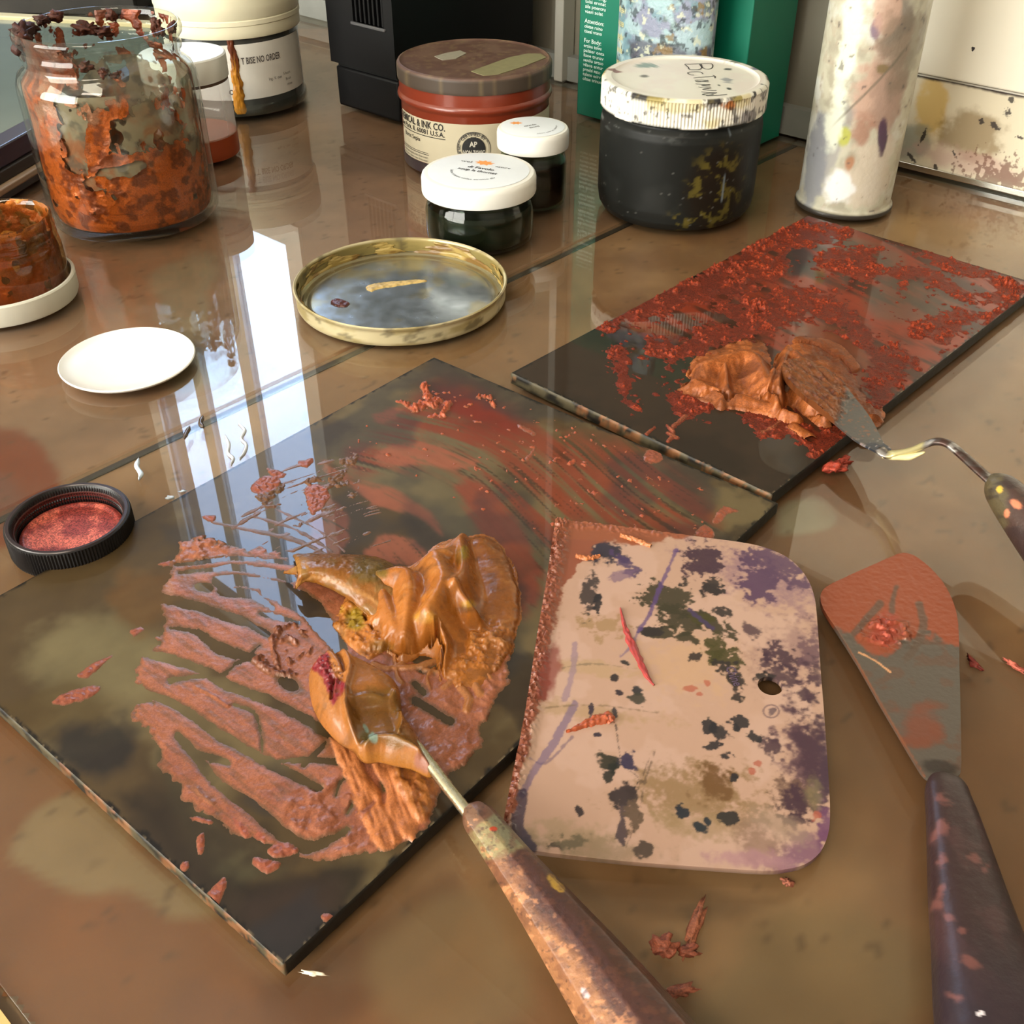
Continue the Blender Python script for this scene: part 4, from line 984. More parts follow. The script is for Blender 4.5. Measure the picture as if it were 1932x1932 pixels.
# paint ring, streak and red fleck inside
def ringmask(T, Z):
    return (fbm(T * 5, Z * 260, 3, 4) - .50) * 6 + 1.2 * sstep(.0050, .0020, Z) + .5 * sstep(.6, 1.4, np.abs((T - 2.2 + np.pi) % (2 * np.pi) - np.pi)) * 0
cyl_smear('paint_ring', .0550, (.0015, .0095), ringmask, lambda T, Z, h: mixc(np.broadcast_to(lin((178, 152, 84)), T.shape + (3,)), lin((140, 104, 44)), sstep(.4, .65, fbm(T * 7, Z * 300, 9, 4))), mat('ochre_film', attr=True, cut=True, rough=.4, bump=.3, bscale=700), gl, 260, 40, .0008)
def flat_smear(name, pts_px, z0, zbase, thick, parent, m, col, seed, rough_mm=.5, n=44, soft=3.0, col2=None):
    """a small raised smear whose outline is read from the photograph, on a level at zbase"""
    P = at(*np.array(pts_px, float).T, zbase)[:, :2]
    lo, hi = P.min(0) - .0012, P.max(0) + .0012
    st = max((hi - lo).max() / n, .0002)
    GX, GY = np.meshgrid(np.arange(lo[0], hi[0], st), np.arange(lo[1], hi[1], st))
    sd = sdf_poly(GX * 1000, GY * 1000, P * 1000, 3, 40) + (fbm(GX * 900, GY * 900, seed, 4) - .5) * 1.4
    h = thick * np.clip(1 - np.exp(-sd / 0.5), -1.2, 1) * (1 + rough_mm * (fbm(GX * 700, GY * 700, seed + 3, 4) - .5) * 2)
    F = grid_faces(*GX.shape); F = F[(h.ravel()[F] > 0).any(1)]
    used, F = np.unique(F, return_inverse=True)
    c = mixc(np.broadcast_to(lin(col), GX.shape + (3,)), lin(col2 or col) * (1 if col2 else .6), sstep(.4, .7, fbm(GX * 800, GY * 800, seed + 5, 3)))
    V = np.stack([GX, GY, zbase + np.clip(h, -.0006, 1)], -1).reshape(-1, 3)[used]
    if parent is not None and np.any(np.array(parent.location)): V = V - np.array(parent.location)
    return mesh_obj(name, V, F.reshape(-1, 4), m, parent, True, c.reshape(-1, 3)[used])
m_oil = mat('oil_paint', attr=True, rough=.38, spec=.5, bump=.25, bscale=700)
flat_smear('paint_streak', [(690, 541), (720, 533), (790, 528), (805, 531), (760, 538), (715, 545), (700, 550)], 0, .0012, .0006, gl, m_oil, (206, 176, 110), 5)
flat_smear('paint_fleck', [(625, 568), (640, 565), (658, 571), (655, 578), (640, 579), (626, 575)], 0, .0012, .0010, gl, m_oil, (110, 44, 30), 7)

KX, KY = -.1686, .3275
cap_ = thing('screw_cap', 'black ribbed screw cap holding coppery red powder paint', 'cap', (KX, KY, .0004))
m_cap = mat('cap_black', (22, 19, 20), .42, spec=.4, var=.2, vscale=120)
lathe('cap_shell', [(.0215, 0), (.0228, .0008), (.0232, .0022), (.0232, .0105), (.0229, .0116), (.0223, .0119), (.0207, .0119), (.0202, .0112), (.0200, .0086), (.0204, .0078), (.0198, .0070), (.0202, .0062), (.0198, .0054), (.0198, .0044), (.0001, .0044)], m_cap, cap_, 480, knurl=(.0020, .0107, 120, .00045), cap1=False)
lathe('cap_edge', [(.0224, .01185), (.0221, .0122), (.0210, .0122), (.0207, .01185)], mat('cap_sheen', (52, 34, 34), .3, spec=.5), cap_, 120, cap0=False, cap1=False)
lathe('cap_wall', [(.0205, .0110), (.01995, .0086), (.01975, .0046)], mat('maroon_wall', (96, 34, 30), .35, spec=.5, var=.3, vscale=200), cap_, 100, cap0=False, cap1=False)
lathe('cap_thread', [(.0203, .0098), (.0196, .0093), (.0196, .0088), (.0203, .0083)], mat('stained_thread', (84, 32, 26), .35, spec=.5), cap_, 100, cap0=False, cap1=False)
def liner(X, Y, Z):
    return mixc(np.broadcast_to(lin((196, 98, 80)), X.shape + (3,)), lin((156, 62, 54)), sstep(.4, .65, fbm(X * 160, Y * 160, 5, 4)))
lump_disc('powder_liner', .0190, .0046, lambda X, Y, R: .0008 * sstep(.0160, .0175, R) - .0004 * sstep(.0178, .019, R), liner, mat('copper_powder', attr=True, rough=.5, metal=.25, bump=.2, bscale=2500, sparkle=.7), cap_, 100, 30)

# ================================================================== glass palettes
PZ = .0050
class Palette:
    def __init__(s, name, label, o, ang, w, h, t, step):
        k = 1 - t / CAM_H
        s.t = t; s.o = np.array(o) * k; s.w, s.h = w * k, h * k
        s.u = np.array([math.cos(ang), math.sin(ang)]); s.n = np.array([-s.u[1], s.u[0]])
        s.ang = ang
        s.root = thing(name, label, 'palette', (s.o[0], s.o[1], .0004), ang)
        s.step = step
    def grid(s, step, m=0.0):
        a = np.linspace(m, s.w - m, int((s.w - 2 * m) / step) + 1); b = np.linspace(m, s.h - m, int((s.h - 2 * m) / step) + 1)
        A, B = np.meshgrid(a, b)
        X = s.o[0] + A * s.u[0] + B * s.n[0]; Y = s.o[1] + A * s.u[1] + B * s.n[1]
        px, py = to_px(np.stack([X, Y, 0 * X + s.t + .0004], -1))
        return A, B, X, Y, px, py
    def film(s, name, A, B, h, col, m, floor_mm=.15):
        """paint of thickness h (mm, negative = none) lying on the sheet"""
        F = grid_faces(*A.shape); F = F[(h.ravel()[F] > 0).any(1)]
        used, F = np.unique(F, return_inverse=True)
        V = np.stack([A, B, s.t + np.clip(h, -floor_mm, 60) * 1e-3], -1).reshape(-1, 3)[used]
        return mesh_obj(name, V, F.reshape(-1, 4), m, s.root, True, col.reshape(-1, 3)[used])
    def rows(s, V):
        """world points into the palette's frame"""
        return to_local(s.root, V)

p1 = Palette('glass_palette', 'larger paint-smeared glass palette in front, holding the ochre paint heap', (-.0590, .1522), math.radians(50.1), .2595, .190, PZ, .0005)
p2 = Palette('glass_palette', 'glass palette behind on the right, crusted with red granular paint', (.1058, .3566), math.radians(46.6), .2715, .1464, .0056, .0005)

def sheet(p, colfn, edge_col, step=.0008):
    A, B, X, Y, px, py = p.grid(step, .0004)
    c = colfn(A, B, X, Y, px, py)
    V = np.stack([A, B, 0 * A + p.t], -1).reshape(-1, 3)
    m = mat('filmed_glass', attr=True, rough=.5, spec=.08, coat=.55, coat_rough=.015)
    o = mesh_obj('glass_top', V, grid_faces(*A.shape), m, p.root, True, c.reshape(-1, 3))
    # body with chipped edges; the sides facing the light are painted paler
    def ecol(V):
        x, y, z = V[:, 0], V[:, 1], V[:, 2]
        q = fbm((x + y) * 260, (x - y) * 260 + z * 400, 5, 4); q2 = fbm((x + y) * 60, (x - y) * 60, 9, 3)
        c = np.empty((len(V), 3)); c[:] = lin((34, 30, 24)); q = fbm((x + y) * 110, (x - y) * 110 + z * 500, 5, 5)
        c = mixc(c, lin((128, 116, 90)), sstep(.50, .62, q) * sstep(.0006, -.0004, np.minimum(x, p.h - y) * (x < y) + 0 * x) * .9 if False else sstep(.5, .62, q) * .0)
        lower = sstep(.0010, .0002, x) + sstep(p.w - .0010, p.w - .0002, x)
        c = mixc(c, lin((106, 96, 72)), np.clip(lower, 0, 1) * sstep(.40, .62, q) * .8)
        c = mixc(c, lin((176, 112, 68)), np.clip(lower, 0, 1) * sstep(.60, .68, q2) * sstep(.4, .55, fbm(x * 700, y * 700 + z * 900, 19, 3)) * .45)
        return c
    na, nb, nz = int(p.w / .001), int(p.h / .001), 5
    loop = [(a, 0) for a in np.linspace(0, p.w, na)] + [(p.w, b) for b in np.linspace(0, p.h, nb)[1:]] + [(a, p.h) for a in np.linspace(p.w, 0, na)[1:]] + [(0, b) for b in np.linspace(p.h, 0, nb)[1:-1]]
    loop = np.array(loop); rows = []
    for k, z in enumerate((0, p.t * .3, p.t * .7, p.t - .0003, p.t)):
        j = (fbm(loop[:, 0] * 300, loop[:, 1] * 300 + k, 31, 3) - .5) * .0004
        d = loop - np.array([p.w / 2, p.h / 2]); inset = .0004 if k == 4 else 0.0
        L2 = loop.copy()
        if k == 4: L2 = np.clip(L2, .0004, None); L2[:, 0] = np.minimum(L2[:, 0], p.w - .0004); L2[:, 1] = np.minimum(L2[:, 1], p.h - .0004)
        else: L2 = L2 - np.sign(d) * np.abs(j)[:, None]
        rows.append(np.column_stack([L2, np.full(len(loop), z)]))
    V = np.concatenate(rows)
    mesh_obj('glass_edge', V, grid_faces(5, len(loop), True), mat('glass_edge', attr=True, rough=.5, spec=.3), p.root, True, ecol(V))
    return o

def rim_grime(p, A, B, c):
    e = np.minimum(np.minimum(A, p.w - A), np.minimum(B, p.h - B)) * 1000
    q = fbm(A * 300, B * 300, 91, 4) - .5
    c = mixc(c, lin((22, 18, 15)), sstep(1.5, .5, e + q * 4.0) * .95)
    return mixc(c, lin((150, 132, 104)), sstep(.9, .3, e) * sstep(.58, .68, fbm(A * 520, B * 520, 93, 3)) * sstep(.004, .0, np.minimum(A, B)) * .8)
# ---- palette 1: stained sheet
def p1_sheet(A, B, X, Y, px, py):
    n1 = fbm(A * 28, B * 28, 3, 5); n2 = fbm(A * 110, B * 110, 5, 4); n3 = fbm(A * 12 + 4, B * 12, 8, 4)
    c = np.empty(A.shape + (3,)); c[:] = lin((88, 70, 44))
    c = mixc(c, lin((128, 112, 78)), sstep(.42, .62, n1) * .7)
    c = mixc(c, lin((64, 48, 30)), sstep(.50, .68, n3) * .7)
    W = (n2 - .5) * 26 + (n1 - .5) * 40
    def st(pts, col, k, soft=12, w=1.0):
        nonlocal c
        c = mixc(c, lin(col), sstep(-soft, soft, sdf_poly(px, py, pts, 3, 130) + W * w) * k)
    st([(40, 1230), (180, 1150), (300, 1200), (260, 1290), (150, 1330), (60, 1300)], (130, 118, 84), .65, 40, 2.2)
    st([(200, 1110), (330, 1060), (320, 1150), (280, 1190), (230, 1180)], (104, 72, 34), .8, 22, 2.0)
    st([(0, 1330), (120, 1280), (200, 1330), (180, 1380), (60, 1400)], (84, 66, 34), .7, 26, 2.0)
    st([(90, 1410), (230, 1360), (260, 1440), (200, 1480), (140, 1460)], (36, 33, 34), .85, 26, 2.2)
    st([(200, 1500), (330, 1500), (350, 1580), (420, 1640), (560, 1650), (700, 1640), (540, 1830), (380, 1680)], (36, 28, 22), .9, 30, 2.0)
    st([(450, 1700), (600, 1660), (640, 1700), (540, 1790)], (60, 46, 38), .8, 25)
    st([(300, 1420), (360, 1500), (430, 1580), (540, 1640), (440, 1660), (340, 1560)], (78, 72, 50), .7, 15)
    # upper right: dragged red-brown film over olive glass
    ang = np.arctan2(Y - .33, X + .10); rad = np.hypot(X + .10, Y - .33)
    A2 = A + 1.6 * (B - .12) ** 2 + .006 * np.sin(B * 40)
    sk = fbm(A2 * 330, B * 18, 61, 4); sk2 = fbm(A2 * 800, B * 34, 63, 3)
    st([(640, 870), (760, 800), (900, 830), (960, 960), (1060, 1080), (900, 1040), (760, 960)], (116, 104, 76), .85, 20, .5)
    m = sstep(-26, 22, sdf_poly(px, py, [(800, 735), (880, 745), (980, 800), (1110, 830), (1200, 845), (1290, 910), (1340, 960), (1330, 1015), (1200, 1005), (1080, 985), (1030, 1070), (985, 1150), (940, 1060), (890, 960), (840, 900), (740, 880), (680, 890), (660, 850), (740, 800)], 3, 130) + W * .6)
    c = mixc(c, lin((140, 66, 42)), m * sstep(.22, .52, sk) * .95)
    c = mixc(c, lin((58, 46, 30)), m * sstep(.60, .74, sk2) * sstep(820, 870, py) * .75)
    c = mixc(c, lin((124, 32, 18)), sstep(-30, 30, sdf_poly(px, py, [(815, 725), (870, 722), (960, 775), (1000, 815), (900, 815), (830, 770)], 3, 120) + W) * .8)
    salmon = (160, 92, 68)
    for pts in ([(616, 872), (672, 908), (741, 920), (781, 944), (818, 975), (835, 1010), (798, 985), (753, 964), (701, 960), (688, 936), (616, 892)], [(590, 930), (640, 950), (660, 975), (656, 1019), (628, 1052), (596, 1045), (585, 990)],
                [(690, 1040), (725, 1004), (781, 1020), (810, 1062), (700, 1066)], [(708, 864), (741, 838), (800, 832), (856, 850), (905, 872), (860, 888), (790, 876), (740, 882)], [(705, 785), (730, 772), (752, 775), (740, 790), (715, 796)]):
        c = mixc(c, lin(salmon), sstep(-5, 6, sdf_poly(px, py, pts, 3, 60) + W * .30 + (sk - .5) * 14) * .85 * sstep(.20, .50, sk2 + .12))
    c = mixc(c, lin((146, 74, 52)), sstep(-6, 10, sdf_poly(px, py, [(905, 900), (960, 960), (1010, 1040), (1010, 1140), (965, 1110), (930, 1030), (880, 960), (850, 915)], 3, 60) + W * .25 + (sk - .5) * 20) * .9)
    c = mixc(c, lin((56, 44, 32)), sstep(.52, .66, fbm(A * 36 + 7, B * 36, 77, 5)) * sstep(.11, .05, B + .2 * A) * .8)
    c = mixc(c, lin((44, 46, 52)), sstep(.55, .68, fbm(A * 24 + 3, B * 24, 79, 4)) * .5)
    return rim_grime(p1, A, B, c * (.86 + .28 * n2)[..., None])
sheet(p1, p1_sheet, None)

# ---- palette 1: the salmon-copper film scraped with grooves
A, B, X, Y, px, py = p1.grid(.00045, .0006)
n_f = fbm(A * 900, B * 900, 101, 4) - .5; n_m = fbm(A * 240, B * 240, 103, 4) - .5; n_c = fbm(A * 70, B * 70, 105, 3) - .5
film = sdf_poly(px, py, [(345, 1022), (400, 1016), (440, 1026), (500, 1040), (560, 1068), (640, 1110), (720, 1190), (800, 1262), (870, 1245), (962, 1232), (958, 1300), (905, 1380), (912, 1400), (870, 1440), (838, 1480), (800, 1560), (740, 1600), (660, 1620), (590, 1628), (555, 1605), (500, 1588), (440, 1565), (410, 1535), (370, 1530), (345, 1505), (335, 1478), (300, 1445), (307, 1415), (280, 1395), (283, 1375), (232, 1350), (283, 1322), (255, 1290), (262, 1255), (270, 1225), (310, 1190), (303, 1130), (318, 1090), (325, 1060)], 2, 60) + n_c * 26 + n_m * 18
arcs = [([(330, 1066), (382, 1061), (450, 1053), (560, 1063)], [3, 4, 4, 3]), ([(337, 1080), (400, 1074), (462, 1072), (550, 1090)], [3, 4, 7, 9]), ([(412, 1098), (450, 1096), (545, 1106)], [11, 12, 7]), ([(419, 1117), (473, 1121), (512, 1146)], [9, 9, 5]),
        ([(502, 1118), (564, 1134), (602, 1168), (640, 1222)], [10, 20, 20, 14]), ([(491, 1158), (530, 1166), (565, 1176)], [4, 5, 3]),
        ([(300, 1128), (359, 1140), (428, 1163), (462, 1174), (506, 1198)], [9, 9, 9, 8, 5]), ([(320, 1184), (371, 1193), (398, 1213), (428, 1229), (484, 1242)], [3, 5, 10, 12, 6]), ([(467, 1238), (490, 1218)], [3, 3]),
        ([(256, 1228), (328, 1245), (394, 1270), (428, 1293), (503, 1320), (560, 1348), (620, 1385), (672, 1406)], [7, 8, 9, 10, 9, 9, 9, 8]), ([(321, 1284), (394, 1273)], [6, 4]), ([(394, 1273), (421, 1272), (446, 1252), (460, 1243)], [3, 2.5, 3, 5]),
        ([(249, 1298), (342, 1336), (410, 1384), (495, 1432), (600, 1486)], [7, 9, 10, 10, 8]), ([(441, 1330), (478, 1344), (492, 1380), (495, 1420)], 2.6), ([(615, 1402), (574, 1444)], 3.6), ([(519, 1437), (575, 1434), (634, 1437)], [3, 5, 6]),
        ([(336, 1388), (376, 1436), (410, 1477), (478, 1525), (530, 1572), (581, 1598), (632, 1580), (655, 1564)], [7, 9, 10, 13, 14, 13, 8, 6]), ([(359, 1419), (400, 1430), (430, 1440)], [6, 7, 5]), ([(700, 1408), (720, 1450), (724, 1490)], 4), ([(634, 1500), (640, 1480), (650, 1470)], 3), ([(560, 1622), (620, 1632), (690, 1612)], 4), ([(784, 1322), (850, 1362)], [9, 8]), ([(783, 1290), (800, 1308)], 7), ([(655, 1535), (672, 1510)], 3)]
g = np.full(px.shape, -30.0)
for pts, w in arcs: g = np.maximum(g, stroke(px, py, pts, w))
film = np.minimum(film + n_f * 9, -(g + n_m * 7 + n_f * 6))
film = np.minimum(film, -((blob(px, py, 385, 1108, 18, 9, 8)) * 12 + n_m * 8)); film = np.minimum(film, -(blob(px, py, 545, 1290, 24, 13, 30) * 12 + n_m * 6))
# broken streaks at the top, where the window shines through
ang = np.arctan2(Y - .235, X + .005); rad = np.hypot(X + .005, Y - .235)
sk = fbm(rad * 650, ang * 7, 111, 3)
reg = sdf_poly(px, py, [(430, 990), (470, 940), (560, 872), (640, 870), (700, 940), (740, 1010), (700, 1060), (600, 1050), (500, 1030)], 3, 60)
streak = np.minimum(reg, (sk - .66) * 60 + n_m * 22)
flecks = np.minimum(sdf_poly(px, py, [(470, 930), (560, 870), (690, 860), (640, 980), (540, 990)], 3, 60), (fbm(A * 150, B * 150, 113, 4) - .66) * 90 + n_f * 8)
strip = np.maximum.reduce([stroke(px, py, [(400, 985), (470, 1000), (560, 1020), (640, 1060)], [1.5, 3.5, 4, 2]) + n_m * 6, stroke(px, py, [(480, 975), (560, 1000), (625, 1040)], [2, 2.5, 2]) + n_m * 6, stroke(px, py, [(520, 960), (600, 1000), (650, 1040)], [1, 2, 2]) + n_m * 6])
patches = np.full(px.shape, -30.0)
for pts in ([(505, 1605), (530, 1588), (560, 1600), (556, 1612), (520, 1618)], [(360, 1540), (398, 1548), (396, 1556), (362, 1548)], [(477, 1630), (480, 1616), (505, 1622), (530, 1630), (510, 1648), (490, 1640)], [(440, 1545), (462, 1560), (470, 1580), (455, 1575)], [(478, 1578), (492, 1570), (500, 1590)],
            [(373, 1580), (386, 1570), (384, 1600), (376, 1610)], [(385, 1700), (420, 1655), (428, 1670), (420, 1690), (408, 1712)], [(98, 1325), (130, 1303), (188, 1296), (165, 1318), (120, 1330)], [(145, 1275), (180, 1250), (215, 1234), (200, 1250), (165, 1278)], [(604, 1728), (618, 1722), (628, 1730), (614, 1740)], [(340, 1632), (352, 1626), (356, 1638), (345, 1643)],
            [(473, 915), (500, 898), (530, 905), (520, 925), (485, 932)], [(575, 925), (600, 915), (625, 935), (600, 965), (585, 970)], [(505, 885), (540, 895), (520, 905)], [(560, 870), (590, 866), (580, 885)], [(380, 975), (405, 972), (400, 985)], [(245, 1190), (265, 1182), (272, 1190), (252, 1200)], [(298, 1065), (320, 1058), (318, 1068)],
            [(1345, 985), (1365, 955), (1395, 965), (1370, 972), (1360, 985)], [(1310, 1010), (1330, 990), (1350, 1005), (1340, 1018)], [(1215, 865), (1225, 848), (1245, 852), (1250, 866), (1230, 876)], [(980, 800), (1010, 815), (1005, 822), (978, 808)], [(990, 868), (1008, 842), (1012, 846), (998, 868)]):
    patches = np.maximum(patches, sdf_poly(px, py, pts, 3, 40) + n_m * 7 + n_f * 3)
flk2 = np.minimum(sdf_poly(px, py, [(690, 790), (790, 730), (880, 730), (1100, 810), (1280, 900), (1400, 960), (1390, 1010), (1000, 1000), (760, 900), (640, 880)], 3, 60), (fbm(A * 300, B * 300, 117, 3) - .79) * 80 + n_f * 10)
crumbs = np.full(px.shape, -30.0)
for pts, w in (([(800, 728), (806, 745), (816, 760), (822, 765)], 8), ([(782, 768), (795, 764)], 9), ([(808, 762), (830, 756), (845, 766), (836, 780)], 7), ([(760, 760), (775, 765)], 6), ([(905, 748), (925, 750)], 5), ([(925, 757), (932, 766)], 3)):
    crumbs = np.maximum(crumbs, stroke(px, py, pts, w) + n_m * 14 + n_f * 6)
h = .20 * (1 - np.exp(-film / 5.0)) * (film > 0) + np.where(film <= 0, film * .03, 0) + np.where(film > 1, n_f * .24 + n_m * .24 * sstep(2, 10, film), 0)
rough_zone = np.maximum.reduce([sstep(-30, 10, sdf_poly(px, py, [(760, 1300), (860, 1270), (960, 1240), (930, 1370), (880, 1440), (800, 1470), (770, 1400)], 3, 60)), sstep(-20, 10, sdf_poly(px, py, [(540, 1520), (640, 1480), (700, 1530), (680, 1600), (600, 1600)], 3, 60)), sstep(-20, 10, sdf_poly(px, py, [(320, 1060), (360, 1020), (430, 1020), (400, 1060)], 3, 60))])
h = np.where(film > 0, h + rough_zone * np.clip(n_m + .1, 0, 1) * 2.2, h)
ridge = stroke(px, py, [(370, 1297), (400, 1312), (430, 1332)], 4); h = np.where((ridge > 0) & (film > 0), h + .35 * np.clip(ridge / 4, 0, 1), h)
ridge = stroke(px, py, [(373, 1490), (385, 1505), (402, 1516)], 5); h = np.where((ridge > 0) & (film > 0), h + .4 * np.clip(ridge / 5, 0, 1), h)
for f, t in ((streak, .22), (flecks, .5), (strip, .2), (patches, .4), (flk2, .5), (crumbs, 1.5)):
    h = np.maximum(h, np.where(f > 0, t * (1 - np.exp(-f / 4.0)) * (1 + n_f * (3 if t > .3 else 1)), f * .03))
# curls of dark copper paint left of the knife
curl = np.full(px.shape, -30.0)
for pts, w in (([(517, 1222), (524, 1195), (528, 1185)], 4), ([(514, 1205), (518, 1232), (528, 1262), (536, 1270)], 4.5), ([(568, 1192), (582, 1205), (588, 1222), (580, 1236)], 4.5), ([(540, 1228), (548, 1248), (562, 1243), (572, 1232)], 4), ([(484, 1248), (505, 1262), (530, 1272), (556, 1275)], 6.5), ([(492, 1240), (505, 1252)], 3), ([(540, 1185), (552, 1176), (560, 1184)], 4.5), ([(530, 1212), (545, 1205), (560, 1215)], 3)):
    curl = np.maximum(curl, stroke(px, py, pts, w) + n_m * 14 + n_f * 7)
h = np.maximum(h, np.where(curl > 0, 1.7 * (1 - np.exp(-curl / 3)) * (1 + n_f), curl * .1))
# strands and thin ochre scraped down from the knife
lowl = sdf_poly(px, py, [(618, 1392), (650, 1398), (700, 1425), (748, 1440), (800, 1450), (828, 1480), (820, 1520), (808, 1545), (788, 1560), (785, 1590), (760, 1582), (738, 1606), (712, 1600), (690, 1570), (662, 1500), (645, 1450)], 3, 60) + n_m * 10 + n_f * 5
gap = np.maximum.reduce([stroke(px, py, [(688, 1418), (700, 1460), (722, 1490), (724, 1515)], [7, 6, 5, 3]), stroke(px, py, [(676, 1545), (705, 1515)], 4), stroke(px, py, [(668, 1560), (690, 1590)], 4)])
lowl = np.minimum(lowl, -(gap + n_m * 4))
sd_ = fbm((px * .94 - py * .33) * .16, (px * .33 + py * .94) * .018, 131, 4) - .5
hl = np.where(lowl > 0, .9 * (1 - np.exp(-lowl / 6)) * (1 + .9 * sd_ + 1.0 * n_m) + .15, lowl * .05)
lump = sdf_poly(px, py, [(745, 1445), (800, 1450), (828, 1485), (815, 1540), (790, 1555), (765, 1520), (740, 1480)], 3, 60)
hl = np.where((lump > 0) & (lowl > 0), hl + 2.4 * (1 - np.exp(-lump / 12)) * (.7 + n_m * 1.4), hl)
# small webs at the foot of the heap
web = np.full(px.shape, -30.0)
for pts, w in (([(800, 1265), (830, 1270), (848, 1285), (835, 1300)], 4), ([(812, 1300), (806, 1278), (820, 1262)], 4), ([(836, 1302), (850, 1292), (850, 1275)], 4), ([(745, 1262), (790, 1258), (830, 1245)], 6), ([(705, 1255), (735, 1262), (760, 1250)], 5), ([(745, 1240), (750, 1275), (760, 1290)], 5), ([(870, 1300), (885, 1320), (880, 1340)], 9), ([(895, 1290), (905, 1310)], 9), ([(912, 1265), (925, 1280)], 5)):
    web = np.maximum(web, stroke(px, py, pts, w) + n_m * 6)
hw_ = np.where(web > 0, 1.4 * (1 - np.exp(-web / 3)), web * .1)
c = np.empty(A.shape + (3,)); c[:] = lin((166, 98, 66))
c = mixc(c, lin((150, 84, 56)), sstep(-.1, .15, n_c + n_m * .5) * .7)
c = mixc(c, lin((178, 110, 84)), sstep(.05, .2, n_m) * .4)
thin_ = fbm((px * .80 + py * .60) * .015, (px * .60 - py * .80) * .11, 141, 4)
c = mixc(c, lin((112, 78, 50)), sstep(.50, .66, thin_) * sstep(.3, -.1, rough_zone) * .55)
c = mixc(c, lin((96, 76, 50)), sstep(7, 0, film + n_m * 6) * .70)
c = mixc(c, lin((168, 84, 60)), sstep(0, 2, np.maximum(patches, flk2)) * .7)
c = mixc(c, lin((178, 84, 52)), sstep(-1, 2, np.maximum(crumbs, flk2)) * sstep(-3, 0, -film) * .9)
c = mixc(c, lin((122, 66, 42)), sstep(-.5, 1.5, curl) * .9)
oc = sstep(-.5, 2, lowl)
c = mixc(c, lin((186, 112, 62)), oc * .9); c = mixc(c, lin((160, 96, 34)), oc * sstep(0, 12, lump) * .8); c = mixc(c, lin((150, 84, 48)), oc * sstep(.02, -.15, sd_) * .6)
c = mixc(c, lin((176, 112, 56)), sstep(0, 2, web) * .8)
c = mixc(c, lin((176, 122, 96)), sstep(0, 14, sdf_poly(px, py, [(305, 1110), (318, 1080), (330, 1090), (335, 1125), (312, 1135)], 3, 40)) * .6)
h = np.maximum.reduce([h, hl, hw_])
m_salmon = mat('salmon_paint', attr=True, rough=.36, metal=.12, spec=.5, bump=.30, bscale=1500, sparkle=.15)
p1.film('paint_film', A, B, h, c, m_salmon)
# ================================================================== ochre heap on palette 1 (one lump: it sits on the glass)
m_ochre = mat('ochre_paint', attr=True, rough=.30, spec=.42, bump=.15, bscale=900, sparkle=.08, rough_var=.10, vscale=120)
def heap(name, label, x0, y0, x1, y1, zb, step, ridges, base, base_h, post=None, colf=None, m=None, mins=None):
    """paint heap: height field over the glass from ridge lines given as (picture x, y, height mm, half width mm)"""
    GX, GY = np.meshgrid(np.arange(x0, x1, step), np.arange(y0, y1, step))
    mx, my = GX * 1000, GY * 1000
    px, py = to_px(np.stack([GX, GY, 0 * GX + zb], -1))
    nf = fbm(GX * 1100, GY * 1100, 201, 4) - .5; nm = fbm(GX * 300, GY * 300, 203, 4) - .5; nc = fbm(GX * 100, GY * 100, 205, 3) - .5
    wx = mx + nc * 1.6 + nm * .5; wy = my + (fbm(GX * 100 + 9, GY * 100, 207, 3) - .5) * 1.6
    b = sdf_poly(px, py, base, 3, 60) + nc * 10 + nm * 8
    h = np.where(b > 0, base_h * (1 - np.exp(-b / 7.0)) * (1 + .35 * nc), b * .06)
    H = np.zeros(h.shape)
    for R in ridges:
        Q = resample([tuple(at(x, y, zb + z * .001)[:2] * 1000) + (z, r) for x, y, z, r in R], max(8, 5 * len(R)))
        hr = np.zeros(h.shape)
        for a, c_ in zip(Q[:-1], Q[1:]):
            ex, ey = c_[0] - a[0], c_[1] - a[1]
            t = np.clip(((wx - a[0]) * ex + (wy - a[1]) * ey) / (ex * ex + ey * ey + 1e-9), 0, 1)
            d = np.hypot(wx - a[0] - t * ex, wy - a[1] - t * ey); z = a[2] + t * (c_[2] - a[2]); r = a[3] + t * (c_[3] - a[3])
            hr = np.maximum(hr, z * np.exp(-(d / r) ** 2))
        H = (H ** 4 + hr ** 4) ** .25
    h = np.where(b > -4, np.maximum(h, 0) + H * sstep(-4, 6, b), np.where(H > .8, H, h))
    if post is not None: h = post(h, H, b, GX, GY, px, py, nf, nm, nc)
    h = np.where(h > .05, h + nm * .22 + nf * .10, h)
    F = grid_faces(*GX.shape); F = F[(h.ravel()[F] > 0).any(1)]
    used, F = np.unique(F, return_inverse=True)
    # the picture position of the raised surface, for its colours
    Z = zb + np.clip(h, -.15, 60) * 1e-3
    qx, qy = to_px(np.stack([GX, GY, Z], -1))
    c = colf(h, H, b, GX, GY, qx, qy, nf, nm, nc)
    cx, cy = GX.ravel()[used].mean(), GY.ravel()[used].mean()
    V = np.stack([GX - cx, GY - cy, Z - zb], -1).reshape(-1, 3)[used]
    o = mesh_obj(name, V, F.reshape(-1, 4), m or m_ochre, None, True, c.reshape(-1, 3)[used], None, (cx, cy, zb))
    return tag(o, label, 'paint')

